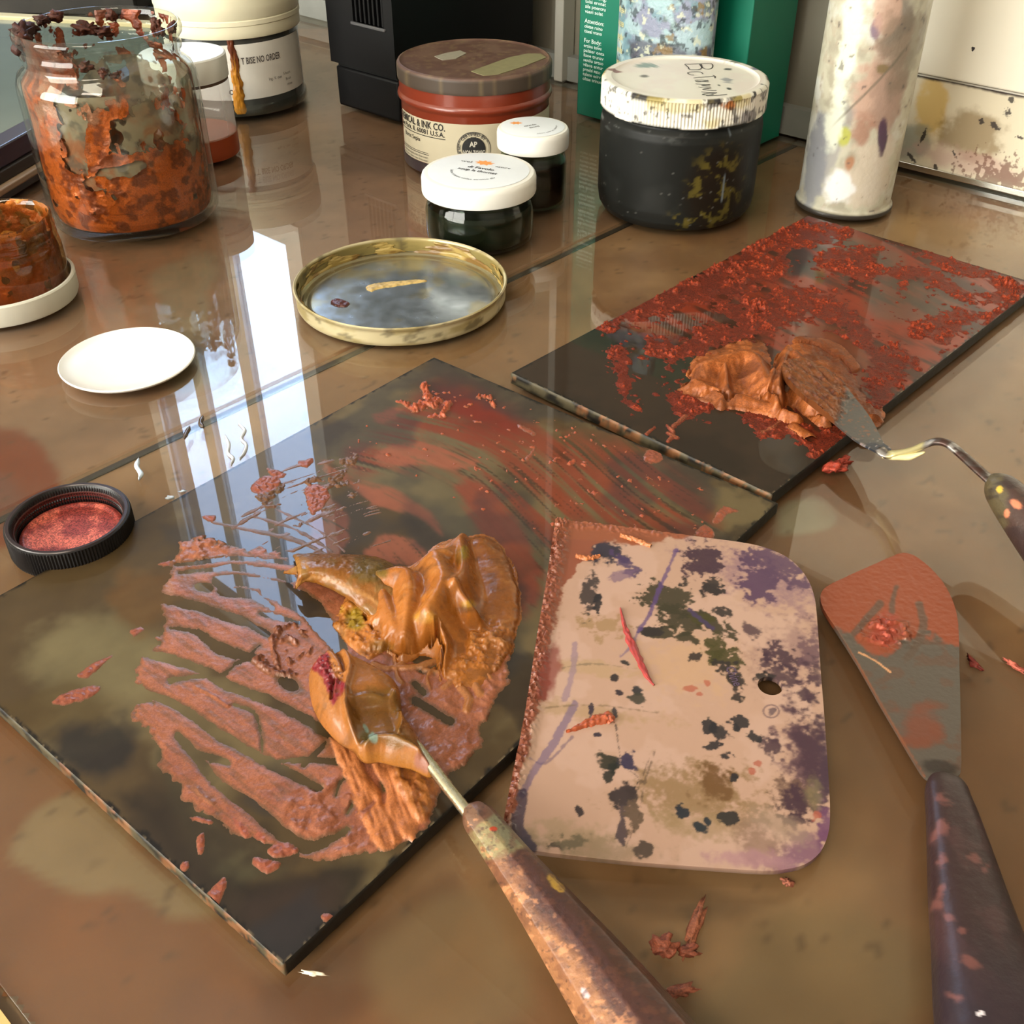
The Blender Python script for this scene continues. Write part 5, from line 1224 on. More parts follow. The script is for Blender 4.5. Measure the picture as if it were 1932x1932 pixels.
R1 = [[(690, 1092, 6, 5.5), (722, 1086, 9, 6.5), (750, 1078, 11.5, 7), (768, 1086, 12, 7.2), (774, 1120, 11, 6.8), (770, 1160, 9, 5.2), (763, 1200, 6.5, 3.8), (757, 1230, 3, 2.4)],
      [(722, 1120, 7, 5), (738, 1165, 6.5, 4.6), (748, 1200, 5, 3.4)],
      [(822, 1052, 11, 7.5), (836, 1082, 14, 8), (826, 1120, 14, 7), (812, 1150, 12.5, 5.6), (822, 1176, 10, 4.0), (834, 1202, 7.5, 2.8), (838, 1228, 6, 2.0), (838, 1252, 4, 1.5), (836, 1272, 2.4, 1.2)],
      [(800, 1168, 9, 3.6), (806, 1192, 6, 2.8), (800, 1214, 3, 2.2)],
      [(846, 1046, 10, 6), (862, 1026, 7, 4.5), (872, 1014, 5, 3)], [(868, 1024, 6.5, 3.4), (874, 1050, 11, 3.6), (872, 1080, 12.5, 4.4), (862, 1106, 13, 4.4)],
      [(860, 1112, 13, 4), (876, 1134, 11, 3.2), (890, 1152, 8.5, 2.6), (896, 1162, 6, 2.2)],
      [(905, 1030, 3, 6), (940, 1070, 2, 7), (950, 1120, 1.2, 7)]]
base1 = [(628, 1168), (640, 1195), (660, 1218), (697, 1246), (716, 1237), (730, 1228), (745, 1236), (760, 1240), (778, 1234), (800, 1226), (826, 1222), (838, 1240), (836, 1275), (846, 1288), (870, 1300), (900, 1302), (921, 1288), (948, 1252), (966, 1228), (974, 1190), (980, 1152), (976, 1115), (966, 1083), (950, 1045), (930, 1019), (905, 1010), (885, 1014), (850, 1020), (820, 1035), (795, 1062), (760, 1075), (720, 1085), (690, 1100), (650, 1130)]
def post1(h, H, b, GX, GY, px, py, nf, nm, nc):
    # the shelf between flap and tongue is thin, with torn holes; the lower right is rough
    rz = sstep(-20, 15, sdf_poly(px, py, [(880, 1200), (920, 1190), (960, 1200), (950, 1260), (905, 1305), (860, 1295)], 3, 60))
    h = np.where(h > .2, h + rz * np.clip(nm * 5, -.4, 1.6), h)
    sh = sstep(-8, 8, sdf_poly(px, py, [(640, 1140), (690, 1160), (735, 1215), (740, 1238), (700, 1245), (655, 1205), (632, 1170)], 3, 60))
    h = np.where(h > .2, h + sh * np.clip(nm * 3.5, -.9, .9), h)
    for pts, w in (([(698, 1250), (712, 1240), (722, 1236)], 3.0), ([(688, 1168), (692, 1178)], 2.6), ([(700, 1190), (704, 1196)], 1.8), ([(815, 1228), (826, 1224), (828, 1216)], 4.5), ([(750, 1243), (775, 1238)], 2.2)):
        s = stroke(px, py, pts, w) + nm * 4
        h = np.where(s > 0, np.minimum(h, -.1), h)
    return h
def col1(h, H, b, GX, GY, qx, qy, nf, nm, nc):
    c = np.empty(h.shape + (3,)); c[:] = lin((168, 98, 34))
    c = mixc(c, lin((178, 108, 44)), sstep(-.05, .12, nc) * .6)
    c = mixc(c, lin((144, 88, 46)), sstep(900, 930, qx) * .6)
    c = mixc(c, lin((180, 118, 62)), sstep(.10, .25, nm) * .5)
    w = nc * .6 + nm * .5
    for x, y, rx, ry, col, k in ((668, 1165, 22, 24, (150, 122, 22), .9), (640, 1150, 14, 12, (170, 128, 40), .7), (720, 1075, 16, 20, (112, 92, 24), .85), (878, 1040, 9, 14, (176, 150, 44), .85), (866, 1050, 8, 18, (128, 92, 32), .7), (884, 1140, 16, 10, (186, 140, 44), .8), (880, 1150, 22, 9, (86, 56, 20), .6), (800, 1165, 20, 12, (186, 136, 56), .6), (724, 1220, 26, 14, (126, 100, 40), .5), (640, 1195, 16, 20, (150, 104, 44), .5)):  # pigment patches, with the shade of the cavity under the knob painted in
        c = mixc(c, lin(col), sstep(-.2, .4, blob(qx, qy, x, y, rx, ry) + w) * k)
    return mixc(c, lin((108, 66, 30)), sstep(.10, .22, -nm) * .4)
z1 = PZ + .0004
heap('paint_heap', 'thick glossy ochre oil paint heap with two folded peaks, on the front palette', *(lambda a, b_: (a[0], a[1], b_[0], b_[1]))(np.array([at(600, 1310, z1)[0], at(600, 1310, z1)[1]]), np.array([at(1000, 980, z1)[0], at(1000, 980, z1)[1]])), z1, .00035, R1, base1, 2.0, post1, col1)

# ---- curled flap at the left of the heap and the loaded knife: sheets of paint with an underside
def spline_patch(ctrl, nu, nv):
    """ctrl[row][col] = (picture x, y, height mm above the table) -> world points (nu, nv, 3)"""
    C = np.array([[at(x, y, z * .001) for x, y, z in row] for row in ctrl])
    U = np.stack([resample(C[:, j], nu) for j in range(C.shape[1])], 1)
    return np.stack([resample(U[i], nv) for i in range(nu)], 0)
def paint_sheet(name, ctrl, thick, m, colf, parent=None, nu=90, nv=60, rough=.0003, seed=1, label=None, ragged=.0):
    P = spline_patch(ctrl, nu, nv)
    du = np.gradient(P, axis=0); dv_ = np.gradient(P, axis=1); Nn = np.cross(du, dv_); Nn /= np.linalg.norm(Nn, axis=2)[..., None] + 1e-12
    if Nn[..., 2].mean() < 0: Nn = -Nn
    n = fbm(P[..., 0] * 700 + P[..., 2] * 500, P[..., 1] * 700, seed, 4) - .5; n2 = fbm(P[..., 0] * 220, P[..., 1] * 220 + P[..., 2] * 200, seed + 9, 3) - .5
    e = np.minimum(np.minimum(np.arange(nu), np.arange(nu)[::-1])[:, None] / 5.0, np.minimum(np.arange(nv), np.arange(nv)[::-1])[None, :] / 5.0)
    e = np.clip(e, 0, 1) ** .5
    top = P + Nn * (rough * (n + 1.6 * n2))[..., None] + Nn * (thick * .5 * e)[..., None]
    bot = P - Nn * (thick * .5 * e)[..., None]
    V = np.concatenate([top.reshape(-1, 3), bot.reshape(-1, 3)])
    Ft = grid_faces(nu, nv); off = nu * nv
    if np.cross(du, dv_)[..., 2].mean() < 0: Ft = Ft[:, ::-1]
    q = np.arange(off).reshape(nu, nv)
    rim = np.concatenate([q[0, :], q[1:, -1], q[-1, -2::-1], q[-2:0:-1, 0]])
    side = np.stack([rim, np.roll(rim, -1), np.roll(rim, -1) + off, rim + off], 1)
    qx, qy = to_px(top)
    c = colf(top, qx, qy, n, n2).reshape(-1, 3)
    V0 = V if parent is None else to_local(parent, V)
    loc = None
    if parent is None:
        ctr_ = V.mean(0); ctr_[2] = V[:, 2].min(); V0 = V - ctr_; loc = tuple(ctr_)
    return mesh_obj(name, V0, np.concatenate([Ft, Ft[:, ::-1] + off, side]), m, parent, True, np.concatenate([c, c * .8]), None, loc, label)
def flapcol(P, qx, qy, n, n2):
    c = np.empty(qx.shape + (3,)); c[:] = lin((150, 92, 32))
    c = mixc(c, lin((101, 80, 23)), sstep(-.2, .5, blob(qx, qy, 700, 1072, 42, 34) + n2) * .85)
    c = mixc(c, lin((171, 119, 55)), sstep(-.2, .5, blob(qx, qy, 568, 1066, 18, 20) + n2) * .8)
    c = mixc(c, lin((138, 106, 55)), sstep(0, .2, n2) * .5)
    return mixc(c, lin((176, 123, 66)), sstep(8, 0, np.abs(qy - np.interp(qx, [560, 590, 640, 700, 730], [1104, 1086, 1100, 1128, 1160]))) * .7)
flap = [[(552, 1050, 6.5), (600, 1049, 7), (660, 1050, 7), (712, 1054, 7.5), (742, 1070, 8)],
        [(556, 1056, 12), (602, 1056, 13), (662, 1060, 13), (715, 1070, 13), (748, 1092, 12)],
        [(560, 1070, 14.5), (602, 1068, 15.5), (658, 1078, 15), (714, 1098, 14), (748, 1120, 12.5)],
        [(562, 1086, 14.5), (596, 1078, 15.5), (648, 1092, 14.5), (704, 1122, 12.5), (742, 1150, 11)],
        [(558, 1100, 12), (588, 1086, 14), (636, 1104, 12.5), (692, 1140, 10.5), (738, 1180, 9)],
        [(556, 1112, 9), (580, 1098, 11.5), (630, 1114, 10.0), (684, 1152, 8.5), (734, 1205, 6.5)]]
fl = paint_sheet('paint_flap', flap, .0022, m_ochre, flapcol, None, 90, 140, .00035, 11)
tag(fl, 'rolled ochre paint flap with a dark hollow under it, left of the glossy heap', 'paint')
tip_ = paint_sheet('paint_wisp', [[(536, 1078, 8), (548, 1074, 10), (562, 1066, 12)], [(534, 1082, 7.5), (548, 1084, 9), (562, 1084, 11.5)]], .0014, m_ochre, flapcol, None, 24, 30, .0003, 12)
tag(tip_, 'small pointed wisp of yellow ochre paint at the left tip of the rolled flap', 'paint')

# ================================================================== painting knife in front
kn = thing('palette_knife', 'painting knife loaded with ochre paint, its fat handle copper-stained, on the front palette', 'palette knife', (float(at(915, 1556)[0]), float(at(915, 1556)[1]), 0))
def loft_px(name, st, m, parent, colf, section, flat=.86, sharp=None, n=None, label=None):
    """handle: stations (picture x, y, half width px, height mm)"""
    S = resample([tuple(at(x, y, z * .001)) + (w * px_size(at(x, y, z * .001)),) for x, y, w, z in st], n or 60)
    V = S[:, :3]; R = S[:, 3]
    P = to_local(parent, V)
    cf = (lambda VV: colf(VV)) if colf else None
    return sweep(name, P, np.stack([R, R * flat], 1), m, parent, 16, True, section, cf, sharp=sharp, label=label)
def superell(n, p):
    t = np.linspace(0, 2 * np.pi, n, endpoint=False)
    return np.stack([np.sign(np.cos(t)) * np.abs(np.cos(t)) ** p, np.sign(np.sin(t)) * np.abs(np.sin(t)) ** p], 1)
def facet(k, n=64, rot=0.0, soft=.35):
    t = np.linspace(0, 2 * np.pi, n, endpoint=False); w = 2 * np.pi / k
    a = ((t + rot) % w) - w / 2
    r = (1 - soft) * math.cos(w / 2) / np.cos(a) + soft
    return np.stack([r * np.cos(t), r * np.sin(t)], 1)
def kcol(V):
    W = V + np.array(kn.location); qx, qy = to_px(W)
    n = fbm(V[:, 0] * 160, V[:, 1] * 160 + V[:, 2] * 90, 3, 5) - .5; n2 = fbm(V[:, 0] * 500, V[:, 1] * 500 + V[:, 2] * 300, 5, 4) - .5
    d = ((qx - 905) * .62 + (qy - 1543) * .78)                 # along the handle, px
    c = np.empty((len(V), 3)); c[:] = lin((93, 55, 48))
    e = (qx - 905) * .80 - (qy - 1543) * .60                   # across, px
    c = mixc(c, lin((171, 115, 75)), sstep(14, -14, e + n * 40 + d * .055) * .95)  # copper paint and the light on the left facet, in one paler colour
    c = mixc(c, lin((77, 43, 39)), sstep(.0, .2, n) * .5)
    c = mixc(c, lin((86, 48, 32)), sstep(10, 22, e - d * .06) * .6)  # right side painted darker, as turned from the light
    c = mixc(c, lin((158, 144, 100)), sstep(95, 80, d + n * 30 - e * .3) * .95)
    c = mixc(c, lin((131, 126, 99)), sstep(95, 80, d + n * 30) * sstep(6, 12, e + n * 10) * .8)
    c = mixc(c, lin((117, 68, 54)), sstep(14, 6, d + n * 10) * .8)
    c = mixc(c, lin((54, 41, 39)), sstep(.5, .9, blob(qx, qy, 908, 1535, 12, 7) + n + .5) * .7)
    c = mixc(c, lin((180, 63, 27)), sstep(-.1, .2, blob(qx, qy, 931, 1564, 8, 5)))
    c = mixc(c, lin((185, 144, 54)), sstep(-.2, .2, blob(qx, qy, 1050, 1668, 22, 9, 48) + n2) * .95)
    c = mixc(c, lin((63, 63, 55)), sstep(-.2, .4, blob(qx, qy, 1200, 1838, 26, 14, 20) + n2) * .8)
    c = mixc(c, lin((207, 180, 180)), sstep(-.1, .3, blob(qx, qy, 1104, 1874, 6, 13, -35) + n2 * .9))  # small pale highlight painted on the handle
    c = mixc(c, lin((84, 46, 28)), sstep(-3, 4, sdf_poly(qx, qy, [(1062, 1682), (1240, 1856), (1172, 1846), (1120, 1775)], 0, 60) + n2 * 8) * .85)  # shade of the right facet, painted as a dark triangle
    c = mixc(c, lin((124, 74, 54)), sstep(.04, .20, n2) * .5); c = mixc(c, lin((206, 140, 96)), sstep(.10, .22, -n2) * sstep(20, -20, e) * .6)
    c = mixc(c, lin((70, 44, 40)), sstep(.14, .26, fbm(V[:, 0] * 900, V[:, 1] * 900 + V[:, 2] * 500, 15, 3) - .5) * .6)
    return c
m_hand = mat('stained_handle', attr=True, rough=.40, spec=.5, coat=.25, coat_rough=.2, bump=.35, bscale=420)
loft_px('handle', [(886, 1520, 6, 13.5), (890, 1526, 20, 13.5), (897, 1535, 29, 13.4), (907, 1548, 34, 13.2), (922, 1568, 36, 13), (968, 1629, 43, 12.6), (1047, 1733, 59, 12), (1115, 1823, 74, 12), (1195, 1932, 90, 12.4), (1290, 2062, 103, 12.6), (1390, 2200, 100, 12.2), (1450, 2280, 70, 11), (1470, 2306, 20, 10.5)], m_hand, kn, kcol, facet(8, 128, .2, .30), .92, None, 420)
S = resample([tuple(at(x, y, z * .001)) for x, y, z in ((770, 1392, 12.5), (800, 1426, 12.5), (850, 1492, 13), (892, 1545, 13.3))], 40)
sweep('shaft', to_local(kn, S), np.full(40, .0018), mat('worn_steel', (206, 198, 168), .26, .95, rough_var=.1, vscale=200), kn, 20)
GXk, GYk = np.meshgrid(np.arange(-.062, .012, .0006), np.arange(-.012, .085, .0006))
bl_ = np.array([at(x, y, .0115)[:2] for x, y in ((795, 1415), (770, 1375), (735, 1320), (690, 1262), (640, 1240), (615, 1255), (625, 1300), (670, 1370), (730, 1415), (775, 1425))]) - np.array(kn.location)[:2]
sdf_slab('blade', GXk, GYk, sdf_poly(GXk * 1000, GYk * 1000, bl_ * 1000, 3, 40) / 1000, lambda x, y: 0 * x + .0119, lambda x, y: 0 * x + .0111, MATS['worn_steel'], kn)
# the paint carried by the blade: a folded lump seen from above
lo_px = [(583, 1260), (600, 1242), (620, 1231), (653, 1233), (697, 1249), (722, 1263), (746, 1280), (754, 1300), (757, 1330), (764, 1350), (782, 1370), (794, 1396), (806, 1420), (818, 1440), (820, 1453), (806, 1456), (777, 1442), (740, 1434), (715, 1428), (692, 1430), (677, 1422), (666, 1408), (640, 1393), (618, 1372), (601, 1350), (588, 1322), (582, 1290)]
zL = .013
lp = np.array([at(x, y, zL)[:2] for x, y in lo_px]); lo_, hi_ = lp.min(0) - .002, lp.max(0) + .002
GXl, GYl = np.meshgrid(np.arange(lo_[0], hi_[0], .0003), np.arange(lo_[1], hi_[1], .0003))
lx, ly = to_px(np.stack([GXl, GYl, 0 * GXl + zL], -1))
lsd = sdf_poly(GXl * 1000, GYl * 1000, lp * 1000, 3, 40)
def lump_top(x, y):
    qx, qy = to_px(np.stack([x, y, 0 * x + zL], -1))
    s = np.clip(sdf_poly(x * 1000, y * 1000, lp * 1000, 3, 40), 0, 60)
    n = fbm(x * 700, y * 700, 31, 4) - .5; n2 = fbm(x * 220, y * 220, 33, 3) - .5
    h = .3 + 7.6 * (1 - np.exp(-s / 2.6))
    h -= 4.2 * sstep(-10, 22, sdf_poly(qx, qy, [(662, 1330), (690, 1322), (740, 1318), (752, 1345), (764, 1375), (752, 1400), (710, 1406), (690, 1410), (672, 1385), (660, 1350)], 3, 80))      # the smooth hollow
    h += 2.2 * np.exp(-(stroke(qx, qy, [(650, 1240), (664, 1280), (656, 1320), (656, 1360), (668, 1400), (676, 1420)], 0) / 7.0) ** 2)                  # fold along its left lip
    h += 2.6 * np.exp(-(stroke(qx, qy, [(668, 1338), (700, 1332), (735, 1330), (752, 1312)], 0) / 8.0) ** 2)
    h += 1.8 * np.exp(-(stroke(qx, qy, [(755, 1400), (760, 1370), (758, 1345)], 0) / 4.0) ** 2)
    h += 1.8 * np.exp(-(stroke(qx, qy, [(690, 1420), (712, 1408), (745, 1412), (790, 1432)], 0) / 7.0) ** 2)
    h -= 1.8 * np.exp(-(stroke(qx, qy, [(632, 1240), (645, 1262), (652, 1285)], 0) / 3.0) ** 2)
    h -= 2.0 * np.exp(-(stroke(qx, qy, [(634, 1302), (630, 1322), (628, 1335)], 0) / 2.6) ** 2)
    fib = fbm((qx * .85 - qy * .5) * .10, (qx * .5 + qy * .85) * .02, 41, 2) - .5
    h += fib * .9 * sstep(690, 640, qx) * sstep(0, 2, s) + (n * .15 + n2 * .5) * sstep(0, 1.2, s)
    red = sstep(-6, 6, sdf_poly(qx, qy, RED_PX, 3, 40)); h += red * n * 3
    return .0106 + np.maximum(h, .25) * .001
RED_PX = [(585, 1258), (612, 1231), (622, 1236), (626, 1262), (640, 1280), (654, 1294), (646, 1308), (634, 1322), (628, 1334), (622, 1314), (612, 1290), (600, 1272)]
def lumpcol(V):
    qx, qy = to_px(V); n = fbm(V[:, 0] * 260, V[:, 1] * 260, 51, 4) - .5; n2 = fbm(V[:, 0] * 900, V[:, 1] * 900, 53, 3) - .5
    c = np.empty((len(V), 3)); c[:] = lin((168, 104, 48))
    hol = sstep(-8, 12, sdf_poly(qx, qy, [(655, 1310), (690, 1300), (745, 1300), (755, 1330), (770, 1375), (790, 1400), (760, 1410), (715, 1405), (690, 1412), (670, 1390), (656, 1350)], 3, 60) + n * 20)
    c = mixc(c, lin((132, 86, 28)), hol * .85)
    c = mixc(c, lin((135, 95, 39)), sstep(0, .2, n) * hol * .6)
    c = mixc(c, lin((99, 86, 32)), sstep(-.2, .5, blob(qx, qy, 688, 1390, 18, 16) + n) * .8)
    c = mixc(c, lin((135, 158, 144)), sstep(-.1, .4, np.maximum(blob(qx, qy, 704, 1392, 10, 13, -20), blob(qx, qy, 690, 1374, 5, 12, -30)) + n * 1.2) * .9)
    c = mixc(c, lin((167, 108, 45)), sstep(0, 14, qy - 1412) * .8)
    c = mixc(c, lin((158, 99, 79)), sstep(-.2, .4, blob(qx, qy, 800, 1440, 24, 15, 35) + n) * .9)
    c = mixc(c, lin((140, 39, 46)), sstep(-2, 3, sdf_poly(qx, qy, RED_PX, 3, 40) + n2 * 8))
    return mixc(c, lin((117, 75, 36)), sstep(.12, .24, -n) * .5)
sdf_slab('paint_load', GXl, GYl, lsd / 1000, lump_top, lambda x, y: 0 * x + .0103, m_ochre, kn, lumpcol, None, 'folded lump of ochre paint with a crimson patch on the blade', place=None)
o_ = bpy.data.objects['paint_load']; o_.location = -Vector(kn.location)

# ================================================================== pink kidney scraper
P1_, P2_, P3_ = at(1048, 985, .0104), at(1005, 1605, .0064), at(1540, 1090, .0076)
nrm = np.cross(P3_ - P1_, P2_ - P1_); nrm /= np.linalg.norm(nrm); nrm = nrm if nrm[2] > 0 else -nrm
e1 = (P3_ - P1_) / np.linalg.norm(P3_ - P1_); e2 = np.cross(nrm, e1)
def on_plane(x, y):
    d = ray(x, y); t = ((P1_ - _C) @ nrm) / (d @ nrm)
    q = _C + t[..., None] * d - P1_
    return np.stack([q @ e1, q @ e2], -1)
spx = [(1047, 990), (1050, 984), (1058, 984), (1120, 988), (1200, 998), (1330, 1014), (1410, 1025), (1455, 1037), (1492, 1056), (1520, 1086), (1535, 1120), (1541, 1160), (1548, 1260), (1556, 1360), (1564, 1480), (1566, 1540), (1562, 1575), (1548, 1607), (1520, 1630), (1482, 1640), (1440, 1643), (1330, 1636), (1180, 1625), (1060, 1612), (1012, 1606), (1005, 1605), (1000, 1602), (953, 1564), (949, 1560), (950, 1553), (962, 1490), (990, 1350), (1012, 1210), (1032, 1090)]
so = on_plane(*np.array(spx, float).T)
def corner_poly(P, soft_idx):
    out = []
    N = len(P)
    for i in range(N): out.append(P[i])
    return np.array(out)
lo_, hi_ = so.min(0) - .001, so.max(0) + .001
GXs, GYs = np.meshgrid(np.arange(lo_[0], hi_[0], .00036), np.arange(lo_[1], hi_[1], .00036))
ssd = sdf_poly(GXs * 1000, GYs * 1000, so * 1000, 3, 400) / 1000
hc = on_plane(np.array(1453.), np.array(1294.)); hr = .5 * np.linalg.norm(on_plane(np.array(1430.), np.array(1294.)) - on_plane(np.array(1476.), np.array(1294.)))
ssd = np.minimum(ssd, np.hypot(GXs - hc[0], GYs - hc[1]) - hr)
scr = thing('kidney_scraper', 'pinkish plastic scraper with ink stains and a hole, leaning on the front palette', 'scraper', tuple(P1_))
def s_place(V): return V[:, 0:1] * e1 + V[:, 1:2] * e2 + V[:, 2:3] * nrm
LE = np.array([(1050, 984), (1032, 1090), (1012, 1210), (990, 1350), (962, 1490), (948, 1562)], float)
def scol(V):
    W = V + P1_; x, y = to_px(W)
    n = fbm(V[:, 0] * 240, V[:, 1] * 240, 3, 5) - .5; n2 = fbm(V[:, 0] * 700, V[:, 1] * 700, 5, 4) - .5; n3 = fbm(V[:, 0] * 70, V[:, 1] * 70, 8, 4) - .5
    c = np.empty((len(V), 3)); c[:] = lin((186, 150, 130))
    c = mixc(c, lin((192, 158, 142)), sstep(0, .12, n3) * .6)
    def b(px_, py_, rx, ry, col, k=1.0, rot=0, hard=.25, nz=1.5):
        nonlocal c
        c = mixc(c, lin(col), sstep(-hard, hard, blob(px_ * 0 + x, y, px_, py_, rx, ry, rot) - .15 + n * nz + n2 * nz * .7) * k)
    olive, purp, plum, dark, blue = (116, 94, 56), (96, 66, 96), (70, 44, 62), (40, 36, 42), (30, 38, 62)
    b(1120, 1260, 110, 14, (180, 148, 112), .7, 5, .4); b(1120, 1345, 130, 16, (176, 144, 108), .7, 8, .4); b(1300, 1250, 90, 60, (190, 152, 120), .7, 20, .5); b(1140, 1180, 50, 24, (166, 132, 92), .8, 10)
    b(1320, 1500, 130, 60, (150, 118, 76), .8, 8, .4); b(1350, 1480, 36, 40, (110, 72, 34), .8, 20, .4); b(1330, 1560, 120, 30, (166, 138, 104), .6, 8, .4); b(1060, 1580, 90, 30, (168, 144, 112), .6, 5, .4); b(1120, 1600, 160, 22, (150, 128, 100), .6, 5, .4)
    b(1440, 1090, 130, 50, (150, 112, 128), .7, 18, .5); b(1470, 1065, 80, 36, purp, .9, 25); b(1330, 1060, 36, 40, plum, .95, 70, .2); b(1430, 1095, 46, 40, purp, .95, 10, .2); b(1340, 1110, 20, 14, plum, .9)
    b(1500, 1230, 60, 80, (150, 112, 112), .6, 60, .5); b(1480, 1240, 44, 26, plum, .9, 35, .2); b(1530, 1240, 26, 60, (110, 78, 90), .8); b(1470, 1270, 40, 26, plum, .85, 30); b(1540, 1270, 22, 30, plum, .7); b(1520, 1310, 22, 16, plum, .9); b(1420, 1190, 22, 14, plum, .85, 30)
    b(1520, 1430, 44, 110, (104, 72, 84), .9, -12, .4); b(1540, 1420, 40, 100, plum, .8, -10, .4); b(1500, 1510, 50, 40, (120, 90, 76), .8, 30); b(1500, 1520, 40, 30, plum, .9, 30); b(1460, 1410, 26, 16, plum, .9, 35); b(1555, 1480, 14, 80, (80, 56, 72), .9)
    b(1510, 1610, 70, 34, (140, 96, 120), .9, -20, .4); b(1560, 1560, 20, 50, (120, 74, 110), .9); b(1430, 1590, 60, 40, (150, 116, 100), .7, 30, .5); b(1470, 1560, 60, 26, (166, 140, 120), .6, 30, .5); b(1536, 1500, 16, 30, (160, 146, 100), .4, 0, .5); b(1420, 1620, 90, 16, (176, 130, 140), .7, 5, .5)
    for q in ((1260, 1130, 56, 30, 10), (1290, 1165, 60, 26, 15), (1250, 1195, 34, 14, 5), (1290, 1205, 26, 12, 10), (1350, 1180, 44, 18, 20)): b(q[0], q[1], q[2], q[3], (64, 58, 40), .95, q[4], .15)
    for q in ((1350, 1225, 22, 32, 10), (1370, 1245, 36, 22, 35), (1330, 1170, 24, 10, 10)): b(q[0], q[1], q[2], q[3], (76, 70, 34), .95, q[4], .15)
    for q in ((1370, 1260, 26, 18, 20), (1390, 1290, 16, 30, 0), (1310, 1240, 16, 8, 0), (1445, 1278, 20, 12, 0), (1360, 1155, 20, 10, 10), (1290, 1100, 12, 9, 0), (1345, 1105, 20, 26, 60), (1225, 1190, 28, 10, 0)): b(q[0], q[1], q[2], q[3], (52, 44, 44), .95, q[4], .15)
    for q in ((1335, 1375, 16, 14, 0), (1362, 1385, 24, 16, 25), (1395, 1365, 14, 14, 30), (1420, 1388, 16, 10, 20), (1345, 1405, 22, 9, -20), (1385, 1372, 14, 8, 40), (1375, 1430, 14, 8, 0), (1385, 1470, 8, 8, 0)): b(q[0], q[1], q[2], q[3], (44, 42, 48), .95, q[4], .15, 1.9)
    b(1115, 1120, 18, 44, dark, .9, 5, .2); b(1140, 1040, 46, 26, (36, 38, 62), .95, 25, .2); b(1180, 1065, 34, 12, (84, 64, 104), .9, 35, .2); b(1170, 1085, 26, 10, (130, 100, 130), .7, -20); b(1128, 1140, 9, 26, dark, .95, 0, .15)
    for q in ((1150, 1440, 26, 18, (44, 46, 36), 20), (1185, 1435, 18, 22, (48, 42, 78), 0), (1150, 1460, 12, 22, (40, 42, 38), 20), (1180, 1500, 24, 26, (50, 40, 46), 0), (1175, 1560, 12, 44, (84, 68, 74), 5), (1195, 1545, 22, 34, (110, 88, 72), 0), (1092, 1530, 9, 11, (44, 36, 44), 0), (1215, 1605, 24, 18, (86, 70, 62), 30), (1050, 1595, 24, 12, (78, 66, 56), 0), (1070, 1590, 40, 16, (120, 106, 84), 0),
              (1290, 1535, 12, 22, (26, 40, 56), -55), (1320, 1560, 22, 12, (26, 44, 56), 25), (1375, 1540, 20, 18, (48, 46, 48), 20), (1335, 1550, 12, 7, (30, 44, 56), 40), (1160, 1278, 7, 10, dark, 0), (1168, 1308, 8, 6, (44, 36, 50), 0), (1200, 1302, 12, 9, (40, 44, 52), 20), (1205, 1320, 20, 12, (70, 66, 56), 20), (1115, 1335, 6, 16, (58, 46, 66), 5), (1160, 1345, 8, 16, (66, 60, 66), 0), (1178, 1250, 14, 8, (44, 42, 44), 10), (1128, 1385, 8, 5, (46, 40, 62), 0)):
        b(q[0], q[1], q[2], q[3], q[4], .95, q[5], .15, 1.4)
    for q in ((1305, 1300, 12, 8), (1320, 1310, 10, 6), (1335, 1290, 7, 7), (1430, 1440, 9, 5), (1420, 1455, 7, 6), (1540, 1540, 12, 9)): b(q[0], q[1], q[2], q[3], (176, 92, 72), .8, 0, .2)
    for pts, w, col, k in (([(1275, 1040), (1260, 1075), (1245, 1110), (1225, 1160), (1205, 1190)], 4, (100, 74, 130), .8), ([(1170, 1240), (1190, 1220), (1205, 1190)], 3, (110, 90, 140), .6), ([(1085, 1215), (1080, 1270), (1065, 1320)], 6, (150, 124, 150), .6), ([(1085, 1330), (1062, 1370), (1040, 1410), (1010, 1450), (985, 1500)], 8, (130, 108, 140), .75), ([(1000, 1430), (1030, 1440), (1080, 1390)], 3, (110, 90, 120), .6),
                           ([(985, 1500), (976, 1560), (1000, 1600)], 13, (64, 52, 84), .85), ([(1160, 1360), (1166, 1400), (1170, 1430)], 1.3, dark, .8), ([(1190, 1455), (1205, 1470), (1195, 1490)], 1.2, dark, .8), ([(1235, 1420), (1215, 1480), (1205, 1540), (1180, 1600)], 1.6, (90, 70, 60), .6), ([(1225, 1430), (1200, 1500)], 1.2, (90, 70, 60), .6), ([(1300, 1150), (1330, 1175), (1345, 1185)], 4, (80, 62, 110), .7), ([(1060, 1260), (1120, 1252), (1200, 1262)], 1.5, (120, 104, 84), .6), ([(1030, 1335), (1120, 1330), (1240, 1345)], 1.6, (130, 106, 80), .6)):
        c = mixc(c, lin(col), sstep(-1, 2, stroke(x, y, pts, w) + n2 * 6 + n * 4) * k)
    ring = np.abs(1 - blob(x, y, 1455, 1342, 16, 13) - .92)
    c = mixc(c, lin((120, 92, 100)), sstep(.16, .06, ring) * .7); b(1456, 1343, 11, 9, (96, 76, 88), .8)
    # copper paint along the left bevel and the top-left corner
    dl = -stroke(x, y, LE, 0.0, 200)
    wid = np.interp(y, [985, 1030, 1100, 1160, 1230, 1290, 1350, 1450, 1580], [130, 78, 40, 30, 34, 40, 24, 18, 14])
    c = mixc(c, lin((156, 88, 64)), sstep(-2, 4, wid - dl + n * 22 + n2 * 10))
    c = mixc(c, lin((150, 70, 62)), sstep(-.2, .3, blob(x, y, 1038, 1260, 20, 60, 10) + n) * .8)
    te = 14 - (y - np.interp(x, [1048, 1200, 1330, 1430], [985, 998, 1014, 1030]))
